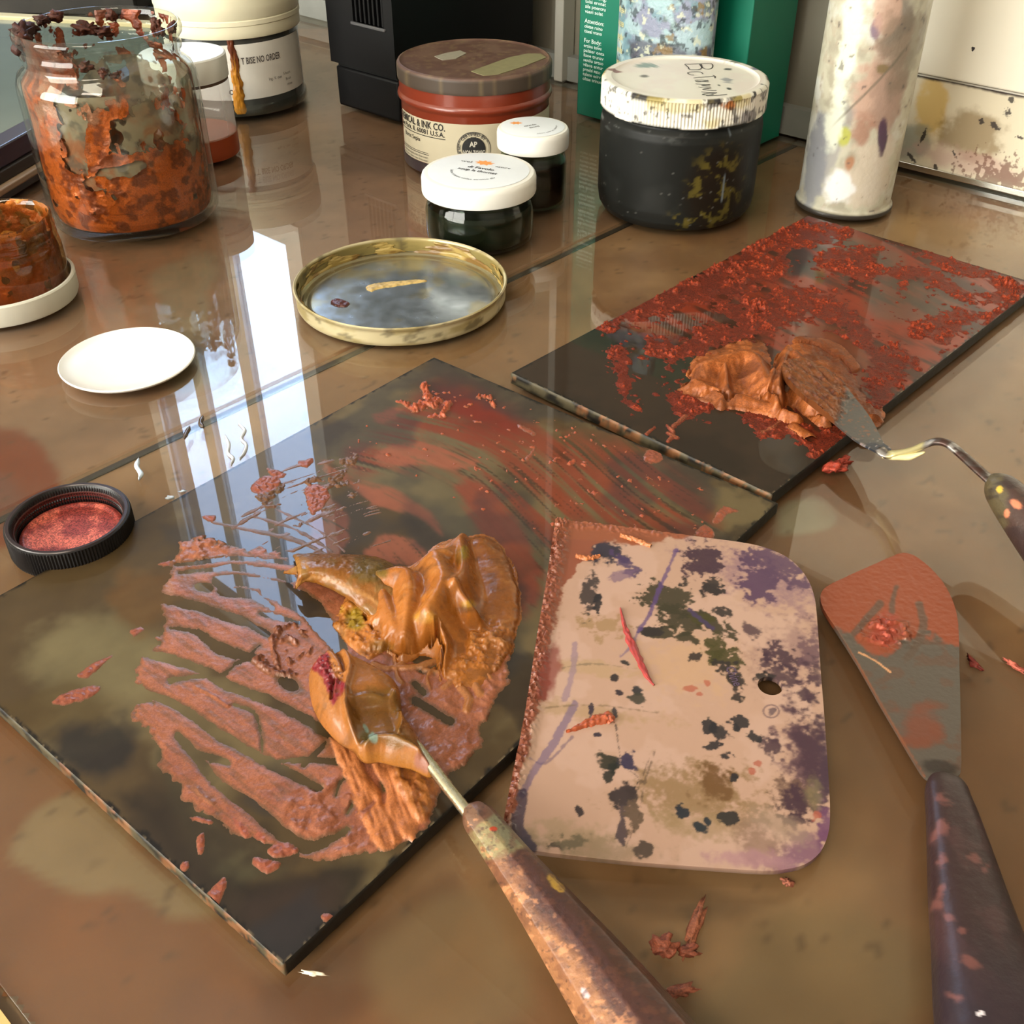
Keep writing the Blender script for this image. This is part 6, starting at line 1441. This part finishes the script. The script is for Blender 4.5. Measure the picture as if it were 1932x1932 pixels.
    c = mixc(c, lin((160, 92, 64)), sstep(-3, 4, te + n * 20 + 14 * sstep(1290, 1210, x) - 20 * sstep(1230, 1330, x)))
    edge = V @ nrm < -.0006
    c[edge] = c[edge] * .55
    return c
m_scr = mat('stained_plastic', attr=True, rough=.34, spec=.45, bump=.06, bscale=300)
def s_top(u, v):
    # thin bevel down to the left edge, a bead of dried paint on top of it
    W = s_place(np.stack([u, v, 0 * u], -1)) + P1_; x, y = to_px(W)
    dl = -stroke(x, y, LE, 0.0, 200)
    n = fbm(u * 900, v * 900, 21, 4) - .5
    bead = sstep(36, 8, dl) * (.0006 + .0030 * np.clip(n + .25, 0, 1)) * (.7 + .6 * fbm(u * 120, v * 120, 23, 3))
    te = 12 - (y - np.interp(x, [1048, 1200, 1330, 1430], [985, 998, 1014, 1030])); tl = sstep(0, 12, te + n * 10) * sstep(1340, 1200, x)
    return bead + tl * .0012 * np.clip(n + .4, 0, 1)
sdf_slab('plastic_body', GXs, GYs, ssd, s_top, lambda u, v: 0 * u - .0018, m_scr, scr, scol, 50, place=s_place)
# raised letters beside the hole
lw = on_plane(np.array(1376.), np.array(1258.)); ldir = on_plane(np.array(1400.), np.array(1308.)) - lw
la = math.atan2(ldir[1], ldir[0])
def s_letters(V):
    c_, q_ = math.cos(la), math.sin(la)
    u = lw[0] + V[:, 0] * c_ - V[:, 1] * q_; v = lw[1] + V[:, 0] * q_ + V[:, 1] * c_
    return s_place(np.stack([u, v, 0 * u + .00018], -1))
Letters().add('Chine', 0, -.0015, .0046, fit=.0085, bold=.01).build('lettering', s_letters, mat('moulded_letters', (104, 84, 112), .4), scr)
def s_smear(name, pts, w, thick, col, seed):
    """a ribbon of paint dried on the scraper"""
    Q = resample([tuple(on_plane(np.array(float(x)), np.array(float(y)))) + (ww * .00016,) for (x, y), ww in zip(pts, w)], 40)
    T = np.gradient(Q[:, :2], axis=0); T /= np.linalg.norm(T, axis=1)[:, None]; Nn = np.stack([-T[:, 1], T[:, 0]], 1)
    u = np.linspace(-1, 1, 11); rows = []
    n = fbm(np.arange(40)[:, None] * .5 + seed, u[None, :] * 2, seed, 3) - .5
    for i in range(40):
        P = Q[i, :2] + Nn[i] * (u[:, None] * Q[i, 2] * (1 + n[i][:, None] * .8)); hgt = thick * np.sqrt(np.clip(1 - u ** 2, 0, 1)) * (1 + 1.2 * n[i])
        rows.append(np.column_stack([P, hgt - .00005]))
    V = s_place(np.array(rows).reshape(-1, 3)); c = mixc(np.broadcast_to(lin(col), (40, 11, 3)), lin(col) * 1.5, sstep(.05, .25, n))
    F = grid_faces(40, 11)
    return mesh_obj(name, V, F, m_oil, scr, True, c.reshape(-1, 3))
s_smear('paint_streak', [(1170, 1148), (1178, 1180), (1192, 1215), (1208, 1250), (1222, 1278), (1234, 1294)], [1, 5, 9, 8, 5, 1.5], .0008, (170, 62, 58), 3)
s_smear('paint_streak', [(1068, 1382), (1090, 1374), (1110, 1364), (1130, 1358), (1148, 1354), (1154, 1366)], [1, 6, 10, 13, 12, 5], .0012, (176, 86, 52), 5)
s_smear('paint_streak', [(1086, 1050), (1110, 1054), (1132, 1050)], [4, 7, 3], .0010, (186, 110, 64), 8)
s_smear('paint_streak', [(1170, 1012), (1200, 1020), (1228, 1032)], [3, 7, 4], .0012, (190, 116, 70), 9)

# ================================================================== putty knife at the right
pk = thing('putty_knife', 'flat putty knife with a copper-smeared wide blade and a dark maroon handle', 'putty knife', (float(at(1785, 1475)[0]), float(at(1785, 1475)[1]), 0))
bpx = [(1547, 1130), (1552, 1116), (1566, 1105), (1605, 1086), (1645, 1068), (1680, 1052), (1702, 1044), (1722, 1048), (1742, 1062), (1765, 1084), (1784, 1110), (1798, 1140), (1807, 1180), (1810, 1260), (1813, 1360), (1814, 1440), (1811, 1460), (1800, 1470), (1782, 1478), (1764, 1476), (1745, 1464), (1732, 1446), (1700, 1392), (1660, 1325), (1618, 1252), (1578, 1190), (1553, 1152)]
pz = lambda y: .0040 + .0030 * sstep(1050, 1470, y)
bp_ = np.array([at(x, y, float(pz(y)))[:2] for x, y in bpx]) - np.array(pk.location)[:2]
lo_, hi_ = bp_.min(0) - .001, bp_.max(0) + .001
GXp, GYp = np.meshgrid(np.arange(lo_[0], hi_[0], .0004), np.arange(lo_[1], hi_[1], .0004))
yl, yh = bp_[:, 1].min(), bp_[:, 1].max()
def p_top(x, y):
    n = fbm(x * 700, y * 700, 3, 4) - .5; cu = sstep(yl + (yh - yl) * .45, yl + (yh - yl) * .6, y)
    rd = .0010 * np.clip(fbm(x * 500, y * 500, 6, 4) - .45, 0, 1) * 4 * np.clip(blob(x, y, *( np.array(at(1672, 1195, .005)[:2]) - np.array(pk.location)[:2]), .012, .010) * 2, 0, 1)
    return .0070 - .0030 * (y - yl) / (yh - yl) + cu * .0003 * (1 + n) + rd
def p_col(V):
    qx, qy = to_px(V + np.array(pk.location)); n = fbm(V[:, 0] * 200, V[:, 1] * 200, 11, 5) - .5; n2 = fbm(V[:, 0] * 700, V[:, 1] * 700, 13, 4) - .5
    c = np.empty((len(V), 3)); c[:] = lin((112, 102, 92))
    c = mixc(c, lin((124, 86, 66)), sstep(.0, .15, n) * .5)
    cop = sstep(-8, 8, 1215 + 26 * np.sin(qx * .035) - qy + n * 60)
    c = mixc(c, lin((166, 84, 54)), cop * .95)
    c = mixc(c, lin((112, 92, 78)), sstep(-2, 3, np.maximum.reduce([stroke(qx, qy, [(1690, 1110), (1685, 1130), (1682, 1158)], 6), stroke(qx, qy, [(1660, 1140), (1625, 1180), (1610, 1196)], 7), stroke(qx, qy, [(1735, 1140), (1742, 1180), (1728, 1220), (1712, 1240)], 8)]) + n * 6) * .85)
    c = mixc(c, lin((150, 78, 52)), sstep(-.2, .5, blob(qx, qy, 1735, 1370, 50, 46, 20) + n) * .7)
    c = mixc(c, lin((176, 76, 58)), sstep(-.2, .4, blob(qx, qy, 1670, 1190, 30, 36, 20) + n2) * .8)
    c = mixc(c, lin((60, 50, 46)), sstep(-.2, .3, blob(qx, qy, 1768, 1448, 36, 16, 10) + n) * .8)
    c = mixc(c, lin((212, 156, 112)), sstep(-.6, .6, stroke(qx, qy, [(1620, 1231), (1650, 1246), (1680, 1268)], 1.6) + n2 * 2))
    c = mixc(c, lin((170, 100, 64)), sstep(3, 0, -stroke(qx, qy, [(1553, 1152), (1618, 1252), (1700, 1392), (1745, 1464)], 0, 60)) * .8)
    return c
m_blade = mat('smeared_blade', attr=True, rough=.36, metal=.35, spec=.5, bump=.15, bscale=500)
sdf_slab('blade', GXp, GYp, sdf_poly(GXp * 1000, GYp * 1000, bp_ * 1000, 2, 60) / 1000, p_top, lambda x, y: .0058 - .0034 * (y - yl) / (yh - yl), m_blade, pk, p_col)
def pkcol(V):
    W = V + np.array(pk.location); qx, qy = to_px(W)
    n = fbm(V[:, 0] * 170, V[:, 1] * 120 + V[:, 2] * 100, 23, 5) - .5; n2 = fbm(V[:, 0] * 600, V[:, 1] * 600, 25, 4) - .5
    c = np.empty((len(V), 3)); c[:] = lin((62, 40, 40))
    c = mixc(c, lin((84, 54, 54)), sstep(0, .2, n) * .7)
    c = mixc(c, lin((52, 42, 52)), sstep(1700, 1900, qy) * .7)
    for x, y, rx, ry in ((1775, 1508, 20, 12), (1778, 1626, 14, 16), (1792, 1732, 12, 7), (1775, 1560, 12, 30), (1840, 1620, 14, 8), (1830, 1815, 20, 8), (1860, 1640, 6, 10), (1815, 1755, 8, 6), (1800, 1880, 20, 8), (1772, 1690, 10, 30)):
        c = mixc(c, lin((140, 86, 78)), sstep(-.3, .7, blob(qx, qy, x, y, rx, ry, 20) + n2 * 1.6 + n * 1.4) * .7)
    return mixc(c, lin((220, 210, 214)), sstep(-.2, .3, blob(qx, qy, 1850, 1912, 8, 5, -20) + n2))
loft_px('handle', [(1783, 1468, 16, 7.5), (1784, 1476, 30, 8), (1786, 1490, 38, 8.5), (1790, 1512, 42, 9), (1801, 1560, 50, 9.5), (1828, 1700, 72, 10.5), (1850, 1800, 87, 11.5), (1878, 1932, 108, 12.5), (1915, 2090, 122, 13), (1945, 2220, 112, 12.5), (1955, 2270, 60, 12)], mat('maroon_handle', attr=True, rough=.38, spec=.45, bump=.2, bscale=350), pk, pkcol, superell(96, .72), .72, None, 320)

# ================================================================== palette 2: sheet, red granules, copper heap
def p2_sheet(A, B, X, Y, px, py):
    n1 = fbm(A * 30, B * 30, 43, 5); n2 = fbm(A * 120, B * 120, 45, 4); n3 = fbm(A * 11, B * 11, 47, 3)
    c = np.empty(A.shape + (3,)); c[:] = lin((46, 33, 22))
    c = mixc(c, lin((60, 44, 30)), sstep(.42, .65, n1) * .7)
    W = (n2 - .5) * 30 + (n1 - .5) * 44
    up = sstep(-30, 30, sdf_poly(px, py, [(1230, 545), (1400, 470), (1510, 405), (1620, 420), (1932, 520), (1950, 560), (1800, 680), (1650, 860), (1560, 850), (1450, 720), (1330, 640), (1250, 640), (1160, 600)], 3, 130) + W)
    dr = fbm((px * .9 + py * .44) * .010, (-px * .44 + py * .9) * .07, 49, 4)
    c = mixc(c, lin((150, 60, 36)), up * sstep(.30, .62, dr) * .9); c = mixc(c, lin((84, 44, 30)), up * sstep(.55, .40, dr) * .6)
    c = mixc(c, lin((90, 80, 66)), sstep(-10, 14, sdf_poly(px, py, [(1640, 560), (1700, 520), (1800, 560), (1810, 590), (1720, 610), (1650, 600)], 3, 60) + W * .5) * .6)  # grey patches here: hazy reflection of wall and cabinet painted into the sheet
    c = mixc(c, lin((96, 86, 70)), sstep(-10, 14, sdf_poly(px, py, [(1590, 440), (1700, 470), (1690, 510), (1600, 490), (1540, 470)], 3, 60) + W * .5) * .6)
    c = mixc(c, lin((44, 34, 26)), sstep(-6, 10, sdf_poly(px, py, [(1490, 455), (1530, 470), (1540, 500), (1495, 520), (1480, 490)], 3, 60) + W * .4) * .9)
    c = mixc(c, lin((118, 62, 34)), sstep(-4, 8, sdf_poly(px, py, [(1500, 620), (1560, 610), (1620, 640), (1640, 700), (1610, 760), (1560, 740), (1520, 690)], 3, 60) + W * .2) * .85)
    return rim_grime(p2, A, B, c * (.85 + .3 * n2)[..., None])
sheet(p2, p2_sheet, None)
A, B, X, Y, px, py = p2.grid(.00045, .0003)
n_f = fbm(A * 1000, B * 1000, 151, 3) - .5; n_m = fbm(A * 260, B * 260, 153, 4) - .5; n_c = fbm(A * 80, B * 80, 155, 4) - .5
def C1(pts): return [(940 + x / 1.9476, 380 + y / 1.9476) for x, y in pts]
pos = np.full(px.shape, -40.0)
for pts in ([(385, 458), (480, 390), (560, 330), (700, 290), (800, 240), (870, 200), (960, 140), (1080, 82), (1160, 72), (1230, 82), (1290, 105), (1250, 140), (1120, 150), (1060, 230), (950, 320), (900, 410), (1000, 470), (870, 440), (760, 360), (660, 400), (520, 430)],
            [(870, 380), (1000, 340), (1150, 330), (1230, 345), (1300, 400), (1370, 470), (1400, 540), (1500, 560), (1530, 610), (1460, 680), (1440, 740), (1430, 790), (1390, 815), (1350, 760), (1370, 640), (1300, 500), (1160, 430), (960, 460)],
            [(1180, 215), (1280, 180), (1370, 190), (1390, 230), (1370, 275), (1300, 265), (1240, 235)], [(1450, 250), (1560, 255), (1700, 300), (1800, 350), (1900, 300), (1940, 330), (1910, 390), (1850, 430), (1790, 440), (1840, 390), (1760, 340), (1680, 330), (1600, 295), (1480, 290)],
            [(1560, 190), (1680, 212), (1800, 255), (1900, 285), (1930, 320), (1860, 330), (1760, 270), (1640, 235)], [(1560, 445), (1640, 420), (1720, 400), (1750, 425), (1690, 460), (1640, 520), (1590, 500), (1540, 480)],
            [(550, 505), (610, 500), (640, 530), (600, 555), (565, 548)], [(640, 560), (740, 490), (900, 450), (940, 480), (820, 520), (700, 560)], [(1135, 905), (1180, 860), (1230, 830), (1280, 825), (1290, 875), (1220, 920), (1170, 935)], [(1340, 790), (1380, 760), (1440, 745), (1430, 790), (1390, 815)],
            [(440, 540), (465, 560), (480, 640), (470, 700), (500, 750), (460, 740), (445, 640)], [(1200, 370), (1240, 362), (1275, 395), (1260, 415), (1220, 400)], [(640, 710), (760, 720), (800, 760), (700, 790), (620, 750)], [(900, 800), (1000, 770), (1100, 800), (1150, 850), (1080, 840), (980, 860), (960, 830)]):
    pos = np.maximum(pos, sdf_poly(px, py, C1(pts), 3, 40))
neg = np.full(px.shape, -40.0)
for pts in ([(1060, 170), (1130, 160), (1180, 200), (1120, 240), (1090, 300), (1060, 260)], [(540, 425), (700, 385), (880, 350), (860, 380), (700, 410), (580, 440)], [(950, 200), (1010, 180), (1020, 210), (970, 230)], [(1480, 290), (1580, 300), (1640, 330), (1560, 380), (1440, 400), (1400, 340)], [(1000, 260), (1060, 240), (1040, 280)], [(1330, 330), (1380, 330), (1370, 370), (1330, 365)]):
    neg = np.maximum(neg, sdf_poly(px, py, C1(pts), 3, 40))
red = np.minimum(pos, -neg) + n_c * 36 + n_m * 26 + n_f * 6 + 5
strk = fbm((px * .9 + py * .44) * .012, (-px * .44 + py * .9) * .11, 161, 4) - .5
red += strk * 26
spk = np.minimum(sdf_poly(px, py, [(1150, 620), (1500, 420), (1930, 540), (1640, 880), (1440, 820), (1200, 760)], 3, 60), (fbm(A * 260, B * 260, 163, 3) - .74) * 90 + n_f * 6)
thick = np.clip(n_m * 3.6 + .22 + n_c * 2.0, .10, 2.2)
edge_b = np.maximum.reduce([stroke(px, py, [(1230, 555), (1330, 510), (1400, 470), (1440, 440), (1500, 418)], 12), stroke(px, py, [(1900, 530), (1925, 548), (1890, 590)], 12), stroke(px, py, [(1385, 500), (1400, 560), (1430, 580)], 16), stroke(px, py, [(1690, 700), (1720, 680), (1700, 740)], 10)])
thick = thick + sstep(-12, 6, edge_b) * (.6 + n_m * 3)
gran = np.clip(.6 * fbm(A * 1300, B * 1300, 165, 2) + .4 * fbm(A * 600, B * 600, 167, 2) - .42, 0, 1) * 2.4
clump = np.clip(sstep(.02, .22, n_m + n_c * .8) + sstep(-12, 6, edge_b), 0, 1)
h = np.where(red > 0, thick * (1 - np.exp(-red / 5)) * (.40 + gran * (.15 + .95 * clump)), red * .04)
h = np.maximum(h, np.where(spk > 0, .55 * (1 - np.exp(-spk / 3)) * (.5 + gran), spk * .04))
cracks = np.full(px.shape, -30.0)
for pts in ([(640, 830), (690, 790)], [(620, 850), (660, 870)], [(625, 880), (645, 850), (620, 825)], [(545, 855), (575, 830)], [(970, 850), (1010, 830), (1050, 800), (1080, 805)], [(1060, 830), (1090, 850), (1140, 860)]):
    cracks = np.maximum(cracks, stroke(px, py, C1(pts), 3.0) + n_m * 7)
h = np.maximum(h, np.where(cracks > 0, .9 * (1 - np.exp(-cracks / 2)), cracks * .05))
inside = np.minimum(np.minimum(A - .0006, p2.w - .0006 - A), np.minimum(B - .0006, p2.h - .0006 - B))
h = np.where(inside > 0, h, -.3)
c = np.empty(A.shape + (3,)); c[:] = lin((116, 42, 22))
c = mixc(c, lin((160, 62, 32)), sstep(.25, .8, h) * sstep(.1, .5, gran) * clump); c = mixc(c, lin((98, 38, 24)), sstep(.0, .25, -n_c - n_m * .5) * .7)
c = mixc(c, lin((150, 84, 56)), sstep(0, 2, cracks) * .9)
p2.film('paint_film', A, B, h, c, mat('red_granules', attr=True, rough=.5, metal=.05, spec=.25, bump=.5, bscale=1800, sparkle=.6), .15)

R2 = [[(1330, 690, 5, 6), (1375, 672, 7, 6.5), (1420, 668, 8, 6), (1440, 700, 8, 6), (1455, 740, 6, 5)], [(1310, 720, 4, 5), (1350, 735, 5, 4.5), (1400, 745, 5, 4), (1450, 760, 4, 3.5)], [(1368, 690, 7, 2.2), (1370, 735, 5, 2.4), (1360, 755, 3.5, 2.2)],
      [(1488, 655, 6, 3.5), (1475, 690, 8, 3.2), (1468, 720, 9, 3.2), (1468, 755, 7, 3)], [(1500, 665, 7, 4), (1530, 690, 8, 5), (1560, 720, 7, 5), (1585, 755, 6, 4)], [(1490, 705, 9, 3), (1520, 735, 7.5, 3.5), (1560, 775, 6, 3)], [(1460, 700, 8, 2), (1452, 725, 8, 2), (1448, 745, 6, 2)],
      [(1520, 640, 2, 6), (1570, 650, 1.6, 6), (1610, 690, 1.2, 6)], [(1505, 780, 4, 2.4), (1480, 770, 5, 2.4)], [(1500, 800, 2, 3), (1530, 820, 2, 3)], [(1598, 770, 3.5, 2.4), (1625, 780, 3, 2.6), (1655, 785, 2.5, 2.4)]]
base2 = [(1281, 735), (1300, 725), (1308, 690), (1325, 672), (1370, 652), (1440, 644), (1450, 680), (1456, 706), (1480, 662), (1520, 652), (1560, 668), (1600, 700), (1640, 760), (1660, 770), (1664, 795), (1640, 800), (1600, 775), (1575, 800), (1540, 790), (1510, 776), (1485, 765), (1474, 772), (1440, 758), (1400, 755), (1372, 762), (1350, 750), (1310, 750)]
def col2(h, H, b, GX, GY, qx, qy, nf, nm, nc):
    c = np.empty(h.shape + (3,)); c[:] = lin((160, 86, 38))
    c = mixc(c, lin((186, 108, 58)), sstep(0, .15, nm) * .6); c = mixc(c, lin((105, 56, 30)), sstep(0, .15, -nc) * .6)
    c = mixc(c, lin((112, 56, 31)), sstep(-8, 8, sdf_poly(qx, qy, [(1500, 640), (1560, 640), (1640, 700), (1660, 780), (1620, 760), (1570, 690)], 3, 60)) * .7)
    return c
def post2(h, H, b, GX, GY, px, py, nf, nm, nc):
    fib = fbm((px * .5 + py * .87) * .03, (px * .87 - py * .5) * .10, 221, 3) - .5
    h = np.where(h > .2, h + fib * .7 + nm * .6, h)
    s = blob(px, py, 1486, 738, 9, 13, 20) * 10
    return np.where(s > 0, np.minimum(h, 1.0), h)
z2 = .0056 + .0004
a0, a1 = at(1270, 830, z2), at(1680, 630, z2)
heap('paint_heap', 'brown copper oil paint heap with torn edges on the red palette, under the cranked knife', a0[0], a0[1], a1[0], a1[1], z2, .0004, R2, base2, 1.2, post2, col2, mat('copper_oil', attr=True, rough=.42, spec=.3, metal=.15, bump=.3, bscale=800, sparkle=.25))

# ================================================================== cranked painting knife at the right
k2 = thing('painting_knife', 'small cranked painting knife with cream paint on its bent neck, on the red palette', 'palette knife', (float(at(1665, 858)[0]), float(at(1665, 858)[1]), 0))
zb2 = .0150
b2 = np.array([at(x, y, zb2)[:2] for x, y in ((1474, 700), (1488, 684), (1520, 684), (1556, 700), (1590, 726), (1622, 762), (1644, 792), (1658, 818), (1668, 838), (1682, 848), (1672, 860), (1664, 858), (1640, 846), (1612, 830), (1576, 800), (1540, 772), (1506, 744), (1484, 722))]) - np.array(k2.location)[:2]
lo_, hi_ = b2.min(0) - .001, b2.max(0) + .001
GXk, GYk = np.meshgrid(np.arange(lo_[0], hi_[0], .0005), np.arange(lo_[1], hi_[1], .0005))
def k2_top(x, y):
    W = np.stack([x, y, 0 * x + zb2], -1) + np.array(k2.location); qx, qy = to_px(W)
    n = fbm(x * 500, y * 500, 3, 4) - .5; fib = fbm((qx * .75 + qy * .66) * .03, (-qx * .66 + qy * .75) * .3, 5, 3) - .5
    p = sstep(1600, 1570, qx + n * 40 + (qy - 770) * .4)
    return zb2 + p * (.0012 + .0022 * np.clip(fib + .3, 0, 1) + .0010 * n) + .0003
def k2_col(V):
    qx, qy = to_px(V + np.array(k2.location)); n = fbm(V[:, 0] * 260, V[:, 1] * 260, 7, 4) - .5; n2 = fbm(V[:, 0] * 800, V[:, 1] * 800, 8, 3) - .5
    c = np.empty((len(V), 3)); c[:] = lin((104, 100, 96))
    p = sstep(1600, 1570, qx + n * 40 + (qy - 770) * .4)
    c = mixc(c, lin((150, 88, 48)), p); c = mixc(c, lin((112, 58, 34)), p * sstep(0, .2, n) * .8)
    c = mixc(c, lin((60, 66, 80)), sstep(832, 840, qy + n * 16) * .8); c = mixc(c, lin((190, 194, 200)), sstep(.14, .22, n2) * sstep(826, 832, qy) * .9)
    return mixc(c, lin((170, 100, 60)), sstep(.16, .24, n2) * .5)
sdf_slab('blade', GXk, GYk, sdf_poly(GXk * 1000, GYk * 1000, b2 * 1000, 2, 60) / 1000, k2_top, lambda x, y: 0 * x + zb2 - .0006, mat('knife_steel', attr=True, rough=.32, metal=.45, spec=.5, bump=.15, bscale=600), k2, k2_col)
neck = [(1660, 848, 15), (1672, 858, 14.6), (1690, 856, 16), (1720, 850, 21), (1748, 838, 27), (1768, 833, 30), (1790, 838, 31), (1815, 858, 30), (1850, 890, 28.5), (1882, 918, 27)]
S = resample([tuple(at(x, y, z * .001)) for x, y, z in neck], 60)
def nk_col(V):
    qx, qy = to_px(V + np.array(k2.location)); n = fbm(V[:, 0] * 400, V[:, 1] * 400 + V[:, 2] * 200, 9, 4) - .5
    c = np.empty((len(V), 3)); c[:] = lin((96, 84, 78)); c = mixc(c, lin((170, 164, 158)), sstep(.02, .12, n)); c = mixc(c, lin((84, 52, 42)), sstep(.04, .14, -n) * .8)
    return mixc(c, lin((206, 194, 140)), sstep(1750, 1738, qx + n * 30) * sstep(1672, 1680, qx))
sweep('cranked_neck', to_local(k2, S), np.stack([np.interp(np.arange(60), [0, 8, 20, 59], [.0028, .0022, .0019, .0024]), np.full(60, .0014)], 1), mat('neck_steel', attr=True, rough=.3, metal=.5), k2, 18, True, None, nk_col)
S = resample([tuple(at(x, y, z * .001)) for x, y, z in ((1664, 862, 14.2), (1690, 862, 15), (1715, 862, 18.5), (1745, 853, 23))], 24)
sweep('cream_paint', to_local(k2, S), np.stack([np.interp(np.arange(24), [0, 5, 16, 23], [.0006, .0016, .0022, .0005]), np.interp(np.arange(24), [0, 5, 16, 23], [.0005, .0013, .0014, .0004])], 1), mat('cream_oil', (216, 202, 150), .4, bump=.3, bscale=500), k2, 14)
def k2h(V):
    qx, qy = to_px(V + np.array(k2.location)); n = fbm(V[:, 0] * 200, V[:, 1] * 200 + V[:, 2] * 200, 13, 4) - .5
    c = np.empty((len(V), 3)); c[:] = lin((84, 60, 52)); c = mixc(c, lin((104, 92, 64)), sstep(1905, 1890, qx + n * 30) * .9); c = mixc(c, lin((48, 36, 38)), sstep(0, .15, n) * .6)
    c = mixc(c, lin((206, 124, 90)), sstep(-.2, .3, np.maximum.reduce([blob(qx, qy, 1918, 952, 14, 8, 40), blob(qx, qy, 1900, 968, 6, 9)]) + n)); return mixc(c, lin((204, 166, 60)), sstep(-.2, .3, blob(qx, qy, 1886, 924, 6, 7) + n))
loft_px('handle', [(1873, 903, 10, 27), (1877, 908, 20, 27), (1885, 918, 29, 26.5), (1900, 936, 35, 25.5), (1935, 980, 42, 23.5), (2010, 1075, 52, 20), (2110, 1205, 58, 16), (2200, 1330, 60, 12), (2230, 1370, 30, 10)], m_hand, k2, k2h, superell(72, .95), 1.0, None, 220)

# ================================================================== dried drips and crumbs on the table
random.seed(7)
m_drip = mat('clear_drip', (214, 218, 222), .12, spec=.6, alpha=.85)
def drip_line(name, label, pts, w, m, group, hgt=.0008):
    S = resample([tuple(at(x, y, .0002)) for x, y in pts], 24); c0 = S.mean(0); c0[2] = 0.0003
    r = np.interp(np.linspace(0, 1, 24), [0, .2, .5, .8, 1], [.3, 1, .8, 1, .3]) * w
    o = sweep(name, S - c0, np.stack([r, np.full(24, hgt)], 1), m, None, 10); o.location = tuple(c0)
    return tag(o, label, 'drip', group)
GD = 'dried clear drips on the glass'
drip_line('dried_drip', 'long wavy clear drip dried on the right pane beside the window reflection', [(425, 822), (432, 840), (430, 855), (440, 865), (436, 876)], .0009, m_drip, GD)
drip_line('dried_drip', 'hooked clear drip dried on the right pane, right of the long wavy one', [(450, 800), (462, 812), (455, 828), (465, 840), (460, 856), (452, 866)], .0008, m_drip, GD)
drip_line('dried_drip', 'short thick dark drip at the joint of the two table panes', [(383, 786), (378, 798), (384, 806)], .0012, mat('drip_brown', (92, 74, 60), .2, spec=.6), GD)
drip_line('dried_drip', 'dark drop-shaped drip just in front of the joint of the panes', [(358, 806), (352, 816), (348, 826)], .0011, MATS['drip_brown'], GD)
drip_line('dried_drip', 'pale vertical drip on the right pane, alone behind the black screw cap', [(262, 866), (258, 880), (266, 894), (262, 904)], .0012, mat('pale_drip', (196, 208, 220), .2, spec=.6), GD)
for i, (x, y, r, lb) in enumerate(((322, 940, .0013, 'largest pale splash behind the black screw cap'), (345, 928, .0011, 'pale splash nearest the window reflection, behind the cap'), (338, 958, .0009, 'pale splash closest to the palette edge behind the cap'), (362, 938, .0008, 'smallest pale splash behind the black screw cap'))):
    p = at(x, y, 0); o = chunk('paint_splash', (0, 0, .0002), r, 60 + i, MATS['pale_drip'], None, (200, 210, 220), (1.5, 1, .35), 2, .8); o.location = (p[0], p[1], .0003); tag(o, lb, 'splash', 'pale splashes behind the cap')
GC = 'paint crumbs on the table'
for i, (x, y, r, col, sq, rot, lb) in enumerate(((1252, 1790, .0030, (170, 92, 66), (1, .9, .7), .3, 'chunky copper paint crumb on the table in front of the scraper'), (1310, 1752, .0042, (170, 100, 70), (.35, 2.0, .3), -.42, 'long thin copper paint curl on the table in front of the scraper'), (1302, 1797, .0022, (160, 86, 60), (1.2, .8, .6), 0, 'small copper crumb at the near end of the long paint curl'), (1282, 1872, .0026, (170, 96, 70), (1.4, .6, .3), .1, 'flat copper crumb beside the end of the fat knife handle'),
                                               (1575, 888, .0036, (176, 66, 44), (1.2, .8, .6), .4, 'bright red granular crumb on the table by the red palette'), (1592, 872, .0026, (176, 66, 44), (1.3, .7, .5), .6, 'smaller red crumb touching the edge of the red palette'), (1838, 1252, .0020, (140, 52, 40), (.6, 1.6, .4), .3, 'dark red sliver on the table right of the wide blade'), (1914, 1258, .0022, (190, 96, 76), (.4, 1.8, .4), .6, 'thin pink sliver at the right edge beside the wide blade'),
                                               (1485, 1664, .0015, (176, 104, 80), (1, 1, .5), 0, 'tiny copper crumb just below the round corner of the scraper'), (590, 1837, .0011, (214, 196, 160), (2.6, .5, .5), -.1, 'tiny white sliver on the table below the front palette corner'))):
    p = at(x, y, .0006); o = chunk('paint_crumb', (0, 0, 0), r, 80 + i, m_crust if i != 9 else mat('white_sliver', (226, 214, 190), .5), None, col, sq, 3, .9); o.location = (p[0], p[1], .0003 + r * sq[2] * .8); o.rotation_euler = (0, 0, rot); tag(o, lb, 'crumb', GC)
